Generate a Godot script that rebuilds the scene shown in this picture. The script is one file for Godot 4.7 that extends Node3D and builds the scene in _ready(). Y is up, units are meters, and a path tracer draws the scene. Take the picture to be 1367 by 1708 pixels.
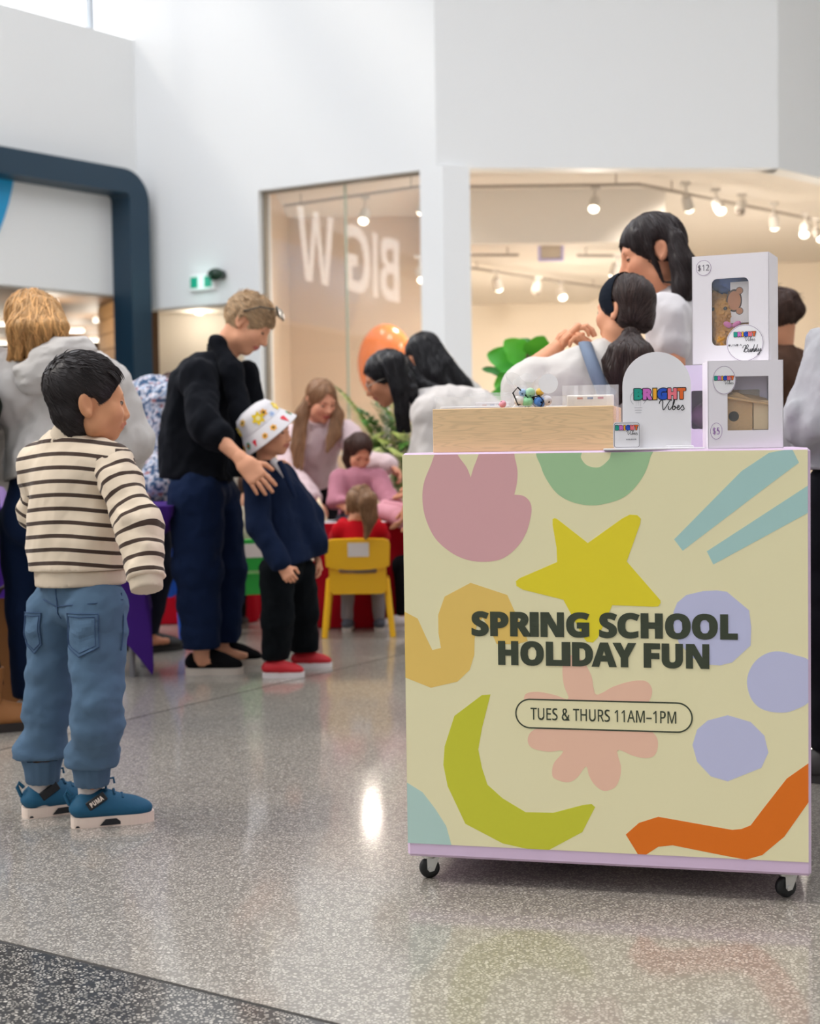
extends Node3D
# A children's craft session in a shopping-centre hall: a printed promotion cart in front, people round craft tables behind it, shopfronts at the back.

const FOCAL := 2400.0                      # focal length in pixels of the 1367 x 1708 frame
const EYE := Vector3(0, 0.94, 0)
var cam_basis := Basis.from_euler(Vector3(deg_to_rad(-2.53), 0, -0.0145))
var taken := {}
var weave: Texture2D
var strands: Texture2D
var last: Sdf
var rng := RandomNumberGenerator.new()


func _ready() -> void:
	rng.seed = 7
	# camera
	var cam := Camera3D.new()
	cam.name = "camera"
	add_child(cam, true)
	cam.position = EYE
	cam.basis = cam_basis
	var ca := CameraAttributesPhysical.new()
	ca.frustum_focal_length = 12.0 / (854.0 / FOCAL)
	ca.exposure_aperture = 2.9
	ca.frustum_focus_distance = 3.0
	cam.attributes = ca
	cam.fov = rad_to_deg(2.0 * atan(854.0 / FOCAL))
	cam.current = true
	# sky, exposure
	var we := WorldEnvironment.new()
	we.name = "world_environment"
	var e := Environment.new()
	var sm := ProceduralSkyMaterial.new()
	sm.sky_top_color = Color(0.965, 0.975, 1.0)
	sm.sky_horizon_color = Color(0.985, 0.99, 1.0)
	sm.ground_horizon_color = Color(0.7, 0.7, 0.7)
	sm.ground_bottom_color = Color(0.5, 0.5, 0.5)
	sm.sun_angle_max = 1.0
	var sky := Sky.new()
	sky.sky_material = sm
	e.background_mode = Environment.BG_SKY
	e.sky = sky
	e.background_energy_multiplier = 3.0
	e.tonemap_mode = Environment.TONE_MAPPER_LINEAR
	e.tonemap_exposure = 0.9
	e.sdfgi_enabled = true
	e.ssao_enabled = true
	e.ssil_enabled = true
	we.environment = e
	add_child(we, true)
	# low soft sun through the high windows of the left wall
	var sun := DirectionalLight3D.new()
	sun.name = "sun"
	add_child(sun, true)
	sun.look_at_from_position(Vector3.ZERO, Vector3(1.166, -1.18, -0.015), Vector3.UP)
	sun.light_color = Color(1.0, 0.97, 0.92)
	sun.light_energy = 0.4
	sun.light_angular_distance = 9.0
	sun.shadow_enabled = true

	textures()
	floor_slabs()
	hall()
	big_store()
	lit_shop()
	cart()
	goods()
	furniture()
	plants()
	people()


# ------------------------------------------------------------------ mesh building
class MB:
	var v := PackedVector3Array()
	var n := PackedVector3Array()
	var uv := PackedVector2Array()
	var c := PackedColorArray()
	var ix := PackedInt32Array()
	var col := Color.WHITE
	var tinted := false

	func vert(p: Vector3, nn: Vector3, t := Vector2.ZERO) -> int:
		v.append(p)
		n.append(nn)
		uv.append(t)
		c.append(col)
		return v.size() - 1

	func ink(k: Color) -> void:
		col = k
		tinted = true

	# corners run counter-clockwise as seen from outside
	func quad(a: Vector3, b: Vector3, e: Vector3, d: Vector3) -> void:
		var nn := (e - a).cross(d - b)
		if nn.length_squared() < 1e-18:
			return
		nn = nn.normalized()
		var i := vert(a, nn, Vector2(0, 1))
		vert(b, nn, Vector2(1, 1))
		vert(e, nn, Vector2(1, 0))
		vert(d, nn, Vector2(0, 0))
		ix.append_array(PackedInt32Array([i, i + 2, i + 1, i, i + 3, i + 2]))

	func tri(a: Vector3, b: Vector3, e: Vector3) -> void:
		var nn := (b - a).cross(e - a).normalized()
		var i := vert(a, nn)
		vert(b, nn)
		vert(e, nn)
		ix.append_array(PackedInt32Array([i, i + 2, i + 1]))

	func out_quad(a: Vector3, b: Vector3, e: Vector3, d: Vector3, centre: Vector3) -> void:
		if (e - a).cross(d - b).dot((a + e) * 0.5 - centre) > 0.0:
			quad(a, b, e, d)
		else:
			quad(a, d, e, b)

	func out_tri(a: Vector3, b: Vector3, e: Vector3, centre: Vector3) -> void:
		if (b - a).cross(e - a).dot(a - centre) > 0.0:
			tri(a, b, e)
		else:
			tri(a, e, b)

	func box(at: Vector3, size: Vector3, bs := Basis(), bev := 0.0) -> void:
		var h := size * 0.5
		var q := func(sx: float, sy: float, sz: float, ax: int) -> Vector3:
			var p := Vector3(sx * h.x, sy * h.y, sz * h.z)
			for k in 3:
				if k != ax:
					p[k] -= signf(p[k]) * bev
			return at + bs * p
		for ax in 3:
			var u := (ax + 1) % 3
			var w := (ax + 2) % 3
			for s in [-1.0, 1.0]:
				var pts := []
				for t in [[-1.0, -1.0], [1.0, -1.0], [1.0, 1.0], [-1.0, 1.0]]:
					var g := Vector3.ZERO
					g[ax] = s
					g[u] = t[0]
					g[w] = t[1]
					pts.append(q.call(g.x, g.y, g.z, ax))
				out_quad(pts[0], pts[1], pts[2], pts[3], at)
			if bev > 0.0:
				for s1 in [-1.0, 1.0]:
					for s2 in [-1.0, 1.0]:
						var g0 := Vector3.ZERO
						g0[u] = s1
						g0[w] = s2
						g0[ax] = -1.0
						var g1 := g0
						g1[ax] = 1.0
						out_quad(q.call(g0.x, g0.y, g0.z, u), q.call(g1.x, g1.y, g1.z, u), q.call(g1.x, g1.y, g1.z, w), q.call(g0.x, g0.y, g0.z, w), at)
		if bev > 0.0:
			for sx in [-1.0, 1.0]:
				for sy in [-1.0, 1.0]:
					for sz in [-1.0, 1.0]:
						out_tri(q.call(sx, sy, sz, 0), q.call(sx, sy, sz, 1), q.call(sx, sy, sz, 2), at)

	func tube(path: Array, radii: Array, seg := 8, squash := 1.0, cap := true) -> void:
		var m := path.size()
		var side := Vector3.ZERO
		var first := v.size()
		for i in m:
			var p: Vector3 = path[i]
			var d: Vector3 = (path[mini(i + 1, m - 1)] - path[maxi(i - 1, 0)]).normalized()
			if i == 0:
				side = d.cross(Vector3.UP if absf(d.y) < 0.9 else Vector3.RIGHT).normalized()
			else:
				side = (side - d * side.dot(d)).normalized()
			var up := d.cross(side)
			var r: float = radii[mini(i, radii.size() - 1)]
			for k in seg:
				var a := TAU * k / seg
				var nn := side * cos(a) + up * sin(a)
				vert(p + side * cos(a) * r + up * sin(a) * r * squash, nn, Vector2(float(k) / seg, float(i) / (m - 1)))
		for i in m - 1:
			for k in seg:
				var a := first + i * seg + k
				var b := first + i * seg + (k + 1) % seg
				ix.append_array(PackedInt32Array([a, b + seg, b, a, a + seg, b + seg]))
		if cap:
			for e in [0, m - 1]:
				var d: Vector3 = (path[0] - path[1]).normalized() if e == 0 else (path[m - 1] - path[m - 2]).normalized()
				var o := vert(path[e], d)
				var s := v.size()
				for k in seg:
					vert(v[first + e * seg + k], d)
				for k in seg:
					if e == 0:
						ix.append_array(PackedInt32Array([o, s + k, s + (k + 1) % seg]))
					else:
						ix.append_array(PackedInt32Array([o, s + (k + 1) % seg, s + k]))

	# profile: (radius, height) from bottom to top
	func lathe(pr: Array, xf: Transform3D, seg := 24, crease := 0.6) -> void:
		var m := pr.size()
		var dirs := []
		for i in m - 1:
			var d: Vector2 = pr[i + 1] - pr[i]
			dirs.append(Vector2(d.y, -d.x).normalized())
		for i in m - 1:
			var n0: Vector2 = dirs[i]
			var n1: Vector2 = dirs[i]
			if i > 0 and dirs[i - 1].dot(dirs[i]) > crease:
				n0 = (dirs[i - 1] + dirs[i]).normalized()
			if i < m - 2 and dirs[i + 1].dot(dirs[i]) > crease:
				n1 = (dirs[i + 1] + dirs[i]).normalized()
			var f := v.size()
			for k in seg + 1:
				var a := TAU * k / seg
				var e := Vector3(cos(a), 0, -sin(a))
				vert(xf * (e * pr[i].x + Vector3.UP * pr[i].y), (xf.basis * (e * n0.x + Vector3.UP * n0.y)).normalized(), Vector2(float(k) / seg, float(i) / (m - 1)))
				vert(xf * (e * pr[i + 1].x + Vector3.UP * pr[i + 1].y), (xf.basis * (e * n1.x + Vector3.UP * n1.y)).normalized(), Vector2(float(k) / seg, float(i + 1) / (m - 1)))
			for k in seg:
				var a := f + k * 2
				ix.append_array(PackedInt32Array([a, a + 3, a + 2, a, a + 1, a + 3]))

	# a polygon in the xy plane of xf, pushed out along its z
	func extr(pg: PackedVector2Array, xf: Transform3D, depth: float, back := true) -> void:
		var p := pg.duplicate()
		if Geometry2D.is_polygon_clockwise(p):
			p.reverse()
		# is_polygon_clockwise is for y down: with y up make sure the area is positive
		var area := 0.0
		for i in p.size():
			area += p[i].cross(p[(i + 1) % p.size()])
		if area < 0.0:
			p.reverse()
		var t := Geometry2D.triangulate_polygon(p)
		for s in ([0, 1] if back else [1]):
			var f := v.size()
			var z := depth if s == 1 else 0.0
			for q in p:
				vert(xf * Vector3(q.x, q.y, z), (xf.basis.z * (1.0 if s == 1 else -1.0)).normalized(), Vector2(q.x, -q.y))
			for k in range(0, t.size(), 3):
				var a := p[t[k]]
				var b := p[t[k + 1]]
				var e := p[t[k + 2]]
				var ccw := (b - a).cross(e - a) > 0.0
				if ccw == (s == 1):
					ix.append_array(PackedInt32Array([f + t[k], f + t[k + 2], f + t[k + 1]]))
				else:
					ix.append_array(PackedInt32Array([f + t[k], f + t[k + 1], f + t[k + 2]]))
		if depth != 0.0:
			for i in p.size():
				var a := p[i]
				var b := p[(i + 1) % p.size()]
				quad(xf * Vector3(a.x, a.y, 0), xf * Vector3(b.x, b.y, 0), xf * Vector3(b.x, b.y, depth), xf * Vector3(a.x, a.y, depth))

	# a flat ring between two outlines with the same number of points
	func frame(outer: PackedVector2Array, inner: PackedVector2Array, xf: Transform3D, depth: float) -> void:
		var m := outer.size()
		for i in m:
			var j := (i + 1) % m
			var A := [outer[i], outer[j], inner[j], inner[i]]
			var f := []
			var b := []
			for q in A:
				f.append(xf * Vector3(q.x, q.y, depth))
				b.append(xf * Vector3(q.x, q.y, 0))
			var mid: Vector3 = (f[0] + f[2] + b[0] + b[2]) * 0.25
			out_quad(f[0], f[1], f[2], f[3], mid)
			out_quad(b[0], b[1], b[2], b[3], mid)
			out_quad(f[0], f[1], b[1], b[0], mid)
			out_quad(f[3], f[2], b[2], b[3], mid)

	func ellipsoid(at: Vector3, bs: Basis, r: Vector3, seg := 16, rings := 10) -> void:
		var f := v.size()
		for j in rings + 1:
			var t := PI * j / rings
			for k in seg + 1:
				var a := TAU * k / seg
				var e := Vector3(sin(t) * cos(a), cos(t), sin(t) * sin(a))
				vert(at + bs * (e * r), (bs * (e / r)).normalized(), Vector2(float(k) / seg, float(j) / rings))
		for j in rings:
			for k in seg:
				var a := f + j * (seg + 1) + k
				ix.append_array(PackedInt32Array([a, a + seg + 2, a + 1, a, a + seg + 1, a + seg + 2]))

	func smooth(v0: int, i0: int) -> void:
		for i in range(v0, v.size()):
			n[i] = Vector3.ZERO
		for k in range(i0, ix.size(), 3):
			var a := ix[k]
			var b := ix[k + 1]
			var e := ix[k + 2]
			var nn := (v[e] - v[a]).cross(v[b] - v[a])
			n[a] += nn
			n[b] += nn
			n[e] += nn
		for i in range(v0, v.size()):
			n[i] = n[i].normalized()

	func mesh(org: Vector3) -> ArrayMesh:
		var arr := []
		arr.resize(Mesh.ARRAY_MAX)
		var w := v.duplicate()
		if org != Vector3.ZERO:
			for i in w.size():
				w[i] -= org
		arr[Mesh.ARRAY_VERTEX] = w
		arr[Mesh.ARRAY_NORMAL] = n
		arr[Mesh.ARRAY_TEX_UV] = uv
		if tinted:
			arr[Mesh.ARRAY_COLOR] = c
		arr[Mesh.ARRAY_INDEX] = ix
		var am := ArrayMesh.new()
		am.add_surface_from_arrays(Mesh.PRIMITIVE_TRIANGLES, arr)
		return am


# ------------------------------------------------------------------ smooth-blended shapes, meshed with surface nets
class Sdf:
	var P := []
	var cuts := []
	var nz: FastNoiseLite
	var amp := 0.0
	var nsc := Vector3.ONE
	var lo: Vector3
	var f := PackedFloat32Array()
	var nx := 0
	var ny := 0
	var nzz := 0
	var step := 0.01

	func sample(p: Vector3) -> float:
		var q := (p - lo) / step
		var x := clampi(int(q.x), 0, nx - 2)
		var y := clampi(int(q.y), 0, ny - 2)
		var z := clampi(int(q.z), 0, nzz - 2)
		var t := (q - Vector3(x, y, z)).clamp(Vector3.ZERO, Vector3.ONE)
		var i := (z * ny + y) * nx + x
		var sy := nx
		var sz := nx * ny
		var a := lerpf(lerpf(f[i], f[i + 1], t.x), lerpf(f[i + sy], f[i + sy + 1], t.x), t.y)
		i += sz
		return lerpf(a, lerpf(lerpf(f[i], f[i + 1], t.x), lerpf(f[i + sy], f[i + sy + 1], t.x), t.y), t.z)

	func slope(p: Vector3) -> Vector3:
		var e := step * 0.7
		return Vector3(sample(p + Vector3(e, 0, 0)) - sample(p - Vector3(e, 0, 0)), sample(p + Vector3(0, e, 0)) - sample(p - Vector3(0, e, 0)), sample(p + Vector3(0, 0, e)) - sample(p - Vector3(0, 0, e))) / (2.0 * e)

	# the surface point met when coming from p along d
	func hit(p: Vector3, d: Vector3, far: float) -> Vector3:
		var t := 0.0
		while t < far:
			var v := sample(p + d * t)
			if v < 0.0005:
				break
			t += clampf(v * 0.7, 0.0008, 0.02)
		return p + d * t

	func cap(a: Vector3, b: Vector3, ra: float, rb: float, k := 0.02, fl := Vector3.ZERO, s := 1.0, sub := false) -> void:
		P.append([0, a, b, ra, rb, k, fl.normalized(), s, sub])

	func ell(at: Vector3, bs: Basis, r: Vector3, k := 0.02, sub := false) -> void:
		P.append([1, at, bs, r, 0.0, k, Vector3.ZERO, 1.0, sub])

	func ball(at: Vector3, r: float, k := 0.02, sub := false) -> void:
		cap(at, at + Vector3(0, 0.0001, 0), r, r, k, Vector3.ZERO, 1.0, sub)

	func cut(p: Vector3, nn: Vector3) -> void:
		cuts.append([p, nn.normalized()])

	func reach(p: Array) -> AABB:
		var bb: AABB
		if p[0] == 0:
			bb = AABB(p[1] - Vector3.ONE * p[3], Vector3.ONE * p[3] * 2.0)
			bb = bb.merge(AABB(p[2] - Vector3.ONE * p[4], Vector3.ONE * p[4] * 2.0))
		else:
			var e: Vector3 = Vector3.ZERO
			var bs: Basis = p[2]
			for k in 3:
				e += (bs[k] * p[3][k]).abs()
			bb = AABB(p[1] - e, e * 2.0)
		return bb

	func build(mb: MB, h: float, paint = null) -> void:
		var bb: AABB
		var some := false
		for p in P:
			if not p[8]:
				var r := reach(p)
				bb = bb.merge(r) if some else r
				some = true
		var pad := 3.0 * h + amp
		bb = bb.grow(pad)
		lo = bb.position
		step = h
		nx = int(bb.size.x / h) + 2
		ny = int(bb.size.y / h) + 2
		nzz = int(bb.size.z / h) + 2
		f.resize(nx * ny * nzz)
		f.fill(1000.0)
		for p in P:
			var k: float = p[5]
			var r := reach(p).grow(k + 2.5 * h + amp)
			var a0 := Vector3i(((r.position - lo) / h).floor()).clamp(Vector3i.ZERO, Vector3i(nx - 1, ny - 1, nzz - 1))
			var a1 := Vector3i(((r.end - lo) / h).ceil()).clamp(Vector3i.ZERO, Vector3i(nx - 1, ny - 1, nzz - 1))
			var sub: bool = p[8]
			var ik := 1.0 / maxf(k, 1e-6)
			if p[0] == 0:
				var a: Vector3 = p[1]
				var fl: Vector3 = p[6]
				var s1: float = p[7] - 1.0
				var ba: Vector3 = p[2] - a
				ba += fl * (ba.dot(fl) * s1)
				var bl := 1.0 / maxf(ba.length_squared(), 1e-12)
				var ra: float = p[3]
				var rd: float = p[4] - ra
				var far := maxf(p[3], p[4]) + k + 2.5 * h + amp
				for z in range(a0.z, a1.z + 1):
					for y in range(a0.y, a1.y + 1):
						var i := (z * ny + y) * nx + a0.x
						var w := lo + Vector3(a0.x, y, z) * h - a
						for x in range(a0.x, a1.x + 1):
							var q := w + fl * (w.dot(fl) * s1)
							var t := clampf(q.dot(ba) * bl, 0.0, 1.0)
							var d := (q - ba * t).length()
							if d < far:
								d -= ra + rd * t
								var o := f[i]
								if sub:
									d = -d
									var g := maxf(k - absf(o - d), 0.0) * ik
									f[i] = maxf(o, d) + g * g * k * 0.25
								else:
									var g := maxf(k - absf(o - d), 0.0) * ik
									f[i] = minf(o, d) - g * g * k * 0.25
							w.x += h
							i += 1
			else:
				var at: Vector3 = p[1]
				var ir: Vector3 = Vector3.ONE / p[3]
				var bt: Basis = (p[2] as Basis).transposed()
				for z in range(a0.z, a1.z + 1):
					for y in range(a0.y, a1.y + 1):
						var i := (z * ny + y) * nx + a0.x
						var w := lo + Vector3(a0.x, y, z) * h - at
						for x in range(a0.x, a1.x + 1):
							var q := (bt * w) * ir
							var k0 := q.length()
							var d := k0 * (k0 - 1.0) / maxf((q * ir).length(), 1e-6)
							var o := f[i]
							var g := 0.0
							if sub:
								d = -d
								g = maxf(k - absf(o - d), 0.0) * ik
								f[i] = maxf(o, d) + g * g * k * 0.25
							else:
								g = maxf(k - absf(o - d), 0.0) * ik
								f[i] = minf(o, d) - g * g * k * 0.25
							w.x += h
							i += 1
		if cuts.size() or amp > 0.0:
			var band := 3.0 * h + amp
			var i := 0
			for z in nzz:
				for y in ny:
					var w := lo + Vector3(0, y, z) * h
					for x in nx:
						var d := f[i]
						if d < band:
							if amp > 0.0 and d > -band:
								d += amp * nz.get_noise_3dv(w * nsc)
							for q in cuts:
								d = maxf(d, (w - q[0]).dot(q[1]))
							f[i] = d
						w.x += h
						i += 1
		# surface nets
		var id := PackedInt32Array()
		id.resize(f.size())
		id.fill(-1)
		var sy := nx
		var sz := nx * ny
		var offs := PackedInt32Array([0, 1, sy, sy + 1, sz, sz + 1, sz + sy, sz + sy + 1])
		var edges := PackedInt32Array([0, 1, 2, 3, 4, 5, 6, 7, 0, 2, 1, 3, 4, 6, 5, 7, 0, 4, 1, 5, 2, 6, 3, 7])
		var v0 := mb.v.size()
		var i0 := mb.ix.size()
		var reach_ := 4.0 * h
		var corner := [Vector3(0, 0, 0), Vector3(1, 0, 0), Vector3(0, 1, 0), Vector3(1, 1, 0), Vector3(0, 0, 1), Vector3(1, 0, 1), Vector3(0, 1, 1), Vector3(1, 1, 1)]
		var cells := PackedInt32Array()
		for z in nzz - 1:
			for y in ny - 1:
				var i := z * sz + y * sy
				for x in nx - 1:
					if absf(f[i]) < reach_:
						var m := 0
						for j in 8:
							if f[i + offs[j]] < 0.0:
								m += 1
						if m > 0 and m < 8:
							var sum := Vector3.ZERO
							var cnt := 0
							for e in range(0, 24, 2):
								var fa := f[i + offs[edges[e]]]
								var fb := f[i + offs[edges[e + 1]]]
								if (fa < 0.0) != (fb < 0.0):
									sum += (corner[edges[e]] as Vector3).lerp(corner[edges[e + 1]], fa / (fa - fb))
									cnt += 1
							var p := lo + (Vector3(x, y, z) + sum / cnt) * h
							if paint != null:
								mb.ink(paint.call(p))
							id[i] = mb.vert(p, Vector3.UP, Vector2(p.x, -p.y))
							cells.append(i)
					i += 1
		for i in cells:
			var a := f[i] < 0.0
			for ax in 3:
				var st := 1 if ax == 0 else (sy if ax == 1 else sz)
				if (f[i + st] < 0.0) == a:
					continue
				var u := sy if ax == 0 else (sz if ax == 1 else 1)
				var w := sz if ax == 0 else (1 if ax == 1 else sy)
				if i - u - w < 0:
					continue
				var p0 := id[i]
				var p1 := id[i - u]
				var p2 := id[i - u - w]
				var p3 := id[i - w]
				if p1 < 0 or p2 < 0 or p3 < 0:
					continue
				if a:
					mb.ix.append_array(PackedInt32Array([p0, p2, p1, p0, p3, p2]))
				else:
					mb.ix.append_array(PackedInt32Array([p0, p1, p2, p0, p2, p3]))
		mb.smooth(v0, i0)


# ------------------------------------------------------------------ scene helpers
func px(u: float, v: float, z: float) -> Vector3:      # the point at distance z in front of the lens that is seen at pixel u, v
	var d := cam_basis * Vector3((u - 683.5) / FOCAL, (854.0 - v) / FOCAL, -1.0)
	return EYE + d * (z / -d.z)

func fl(u: float, v: float) -> Vector3:                # the floor point seen at pixel u, v
	var d := cam_basis * Vector3((u - 683.5) / FOCAL, (854.0 - v) / FOCAL, -1.0)
	return EYE + d * (EYE.y / -d.y)

func on_plane(u: float, v: float, o: Vector3, nn: Vector3) -> Vector3:
	var d := cam_basis * Vector3((u - 683.5) / FOCAL, (854.0 - v) / FOCAL, -1.0)
	return EYE + d * ((o - EYE).dot(nn) / d.dot(nn))

func numbered(called: String) -> String:
	var k: int = taken.get(called, -1) + 1
	taken[called] = k
	return called if k == 0 else "%s_%03d" % [called, k]

func thing(called: String, label: String, category: String, at := Vector3.ZERO, turn := 0.0, group := "") -> Node3D:
	var o := Node3D.new()
	o.name = numbered(called)
	add_child(o, true)
	o.position = at
	o.rotation.y = turn
	tag(o, label, category, group)
	return o

func tag(o: Node, label: String, category := "", group := "") -> Node:
	o.set_meta("label", label)
	if category:
		o.set_meta("category", category)
	if group:
		o.set_meta("group", group)
	return o

# local: the shape is given in the parent's own axes; otherwise in the world's, for parents that are not turned
func obj(called: String, mb: MB, m: Material, parent: Node = null, local := false) -> MeshInstance3D:
	var org := Vector3.ZERO
	var p: Node = parent
	while p and p != self and not local:
		org += (p as Node3D).position
		p = p.get_parent()
	var o := MeshInstance3D.new()
	o.mesh = mb.mesh(org)
	o.material_override = null
	o.mesh.surface_set_material(0, m)
	if parent == null:
		o.name = numbered(called)
		add_child(o, true)
	else:
		o.name = called
		parent.add_child(o, true)
	return o

func struct(called: String, mb: MB, m: Material, label: String) -> MeshInstance3D:
	var o := obj(called, mb, m)
	o.set_meta("kind", "structure")
	o.set_meta("label", label)
	return o

func mat(c: Color, rough := 0.6, metal := 0.0, spec := 0.5) -> StandardMaterial3D:
	var m := StandardMaterial3D.new()
	m.albedo_color = c
	m.roughness = rough
	m.metallic = metal
	m.metallic_specular = spec
	return m

func cloth(c: Color, grain := 40.0, rim := 0.3) -> StandardMaterial3D:
	var m := mat(c, 0.95, 0.0, 0.2)
	m.albedo_texture = weave
	m.uv1_triplanar = true
	m.uv1_scale = Vector3.ONE * grain
	if rim > 0.0:
		m.rim_enabled = true
		m.rim = rim
		m.rim_tint = 0.7
	return m

func painted(rough := 0.6, spec := 0.4) -> StandardMaterial3D:      # colour comes from the vertices
	var m := mat(Color.WHITE, rough, 0.0, spec)
	m.vertex_color_use_as_albedo = true
	return m

func glow(c: Color, e: float) -> StandardMaterial3D:
	var m := mat(Color(0.9, 0.9, 0.9), 0.5)
	m.emission_enabled = true
	m.emission = c
	m.emission_energy_multiplier = e
	return m

func glass(a := 0.06, tint := Color(0.95, 1.0, 0.98)) -> StandardMaterial3D:
	var m := mat(Color(tint.r, tint.g, tint.b, a), 0.02)
	m.transparency = BaseMaterial3D.TRANSPARENCY_ALPHA
	return m

func lin(c: Color) -> Color:
	return c.srgb_to_linear()

func rgb(r: float, g: float, b: float) -> Color:
	return Color(r / 255.0, g / 255.0, b / 255.0)

func noise(seed_: int, freq: float, kind := FastNoiseLite.TYPE_SIMPLEX_SMOOTH, oct := 3) -> FastNoiseLite:
	var n := FastNoiseLite.new()
	n.seed = seed_
	n.noise_type = kind
	n.frequency = freq
	n.fractal_octaves = oct
	return n

func rounded(w: float, h: float, r: float, seg := 6) -> PackedVector2Array:
	var p := PackedVector2Array()
	for q in [[1, 1, 0.0], [-1, 1, PI / 2], [-1, -1, PI], [1, -1, PI * 1.5]]:
		for k in seg + 1:
			var a: float = q[2] + PI / 2 * k / seg
			p.append(Vector2(q[0] * (w / 2 - r) + cos(a) * r, q[1] * (h / 2 - r) + sin(a) * r))
	return p

func circle(r: float, seg := 32, ry := -1.0) -> PackedVector2Array:
	var p := PackedVector2Array()
	for k in seg:
		p.append(Vector2(cos(TAU * k / seg) * r, sin(TAU * k / seg) * (r if ry < 0.0 else ry)))
	return p

# Catmull-Rom through a closed list of points
func curved(pts: Array, steps := 6, closed := true) -> PackedVector2Array:
	var out := PackedVector2Array()
	var n := pts.size()
	for i in (n if closed else n - 1):
		var p0: Vector2 = pts[(i - 1 + n) % n] if closed else pts[maxi(i - 1, 0)]
		var p1: Vector2 = pts[i]
		var p2: Vector2 = pts[(i + 1) % n]
		var p3: Vector2 = pts[(i + 2) % n] if closed else pts[mini(i + 2, n - 1)]
		for k in steps:
			out.append(p1.cubic_interpolate(p2, p0, p3, float(k) / steps))
	if not closed:
		out.append(pts[n - 1])
	return out

# a flat ribbon along a 2D line, in the xy plane of xf
func ribbon(mb: MB, line: PackedVector2Array, w: float, xf: Transform3D, depth: float) -> void:
	var m := line.size()
	var L := []
	var R := []
	for i in m:
		var d := (line[mini(i + 1, m - 1)] - line[maxi(i - 1, 0)]).normalized()
		var s := Vector2(-d.y, d.x) * w * 0.5
		L.append(line[i] + s)
		R.append(line[i] - s)
	for i in m - 1:
		mb.quad(xf * Vector3(R[i].x, R[i].y, depth), xf * Vector3(R[i + 1].x, R[i + 1].y, depth), xf * Vector3(L[i + 1].x, L[i + 1].y, depth), xf * Vector3(L[i].x, L[i].y, depth))

# lettering as thin solid glyphs cut from the font's outlines; width and height: the inked box (0 keeps the proportion); fat: how far strokes are thickened, in ems
func text(called: String, s: String, parent: Node, xf: Transform3D, width: float, height: float, m: Material, bold := false, fat := 0.0, gap := 0.0, depth := 0.0006) -> MeshInstance3D:
	var sf := SystemFont.new()
	sf.font_names = PackedStringArray(["Droid Sans"])
	sf.font_weight = 700 if bold else 400
	var ts := TextServerManager.get_primary_interface()
	var rid: RID = sf.get_rids()[0]
	var em := 256
	var solids := []
	var x := 0.0
	for ch in s:
		if ch == "I":                                 # a plain bar: the font's own capital I has feet
			var sw := (0.19 if bold else 0.09) * em * 0.5 + fat * em
			x += (0.05 if bold else 0.07) * em
			solids.append(PackedVector2Array([Vector2(x + 0.095 * em - sw, fat * em), Vector2(x + 0.095 * em + sw, fat * em), Vector2(x + 0.095 * em + sw, -0.714 * em - fat * em), Vector2(x + 0.095 * em - sw, -0.714 * em - fat * em)]))
			x += ((0.24 if bold else 0.26) + gap) * em
			continue
		var gi := ts.font_get_glyph_index(rid, em, ch.unicode_at(0), 0)
		var d: Dictionary = ts.font_get_glyph_contours(rid, em, gi)
		solids.append_array(glyph(d, x, fat * em))
		x += ts.font_get_glyph_advance(rid, em, gi).x + gap * em
	var lo := Vector2(1e9, 1e9)
	var hi := -lo
	for pg in solids:
		for q in pg:
			lo = lo.min(q)
			hi = hi.max(q)
	var sx := width / (hi.x - lo.x) if width > 0.0 else height / (hi.y - lo.y)
	var sy := height / (hi.y - lo.y) if height > 0.0 else sx
	var mb := MB.new()
	for pg in solids:
		var q := PackedVector2Array()
		for k in pg:
			q.append(Vector2((k.x - (lo.x + hi.x) * 0.5) * sx, ((lo.y + hi.y) * 0.5 - k.y) * sy))
		mb.extr(q, Transform3D(Basis(), Vector3(0, 0, depth)), 0.0, false)
	var o := obj(called, mb, m, parent, true)
	o.transform = xf
	return o


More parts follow.
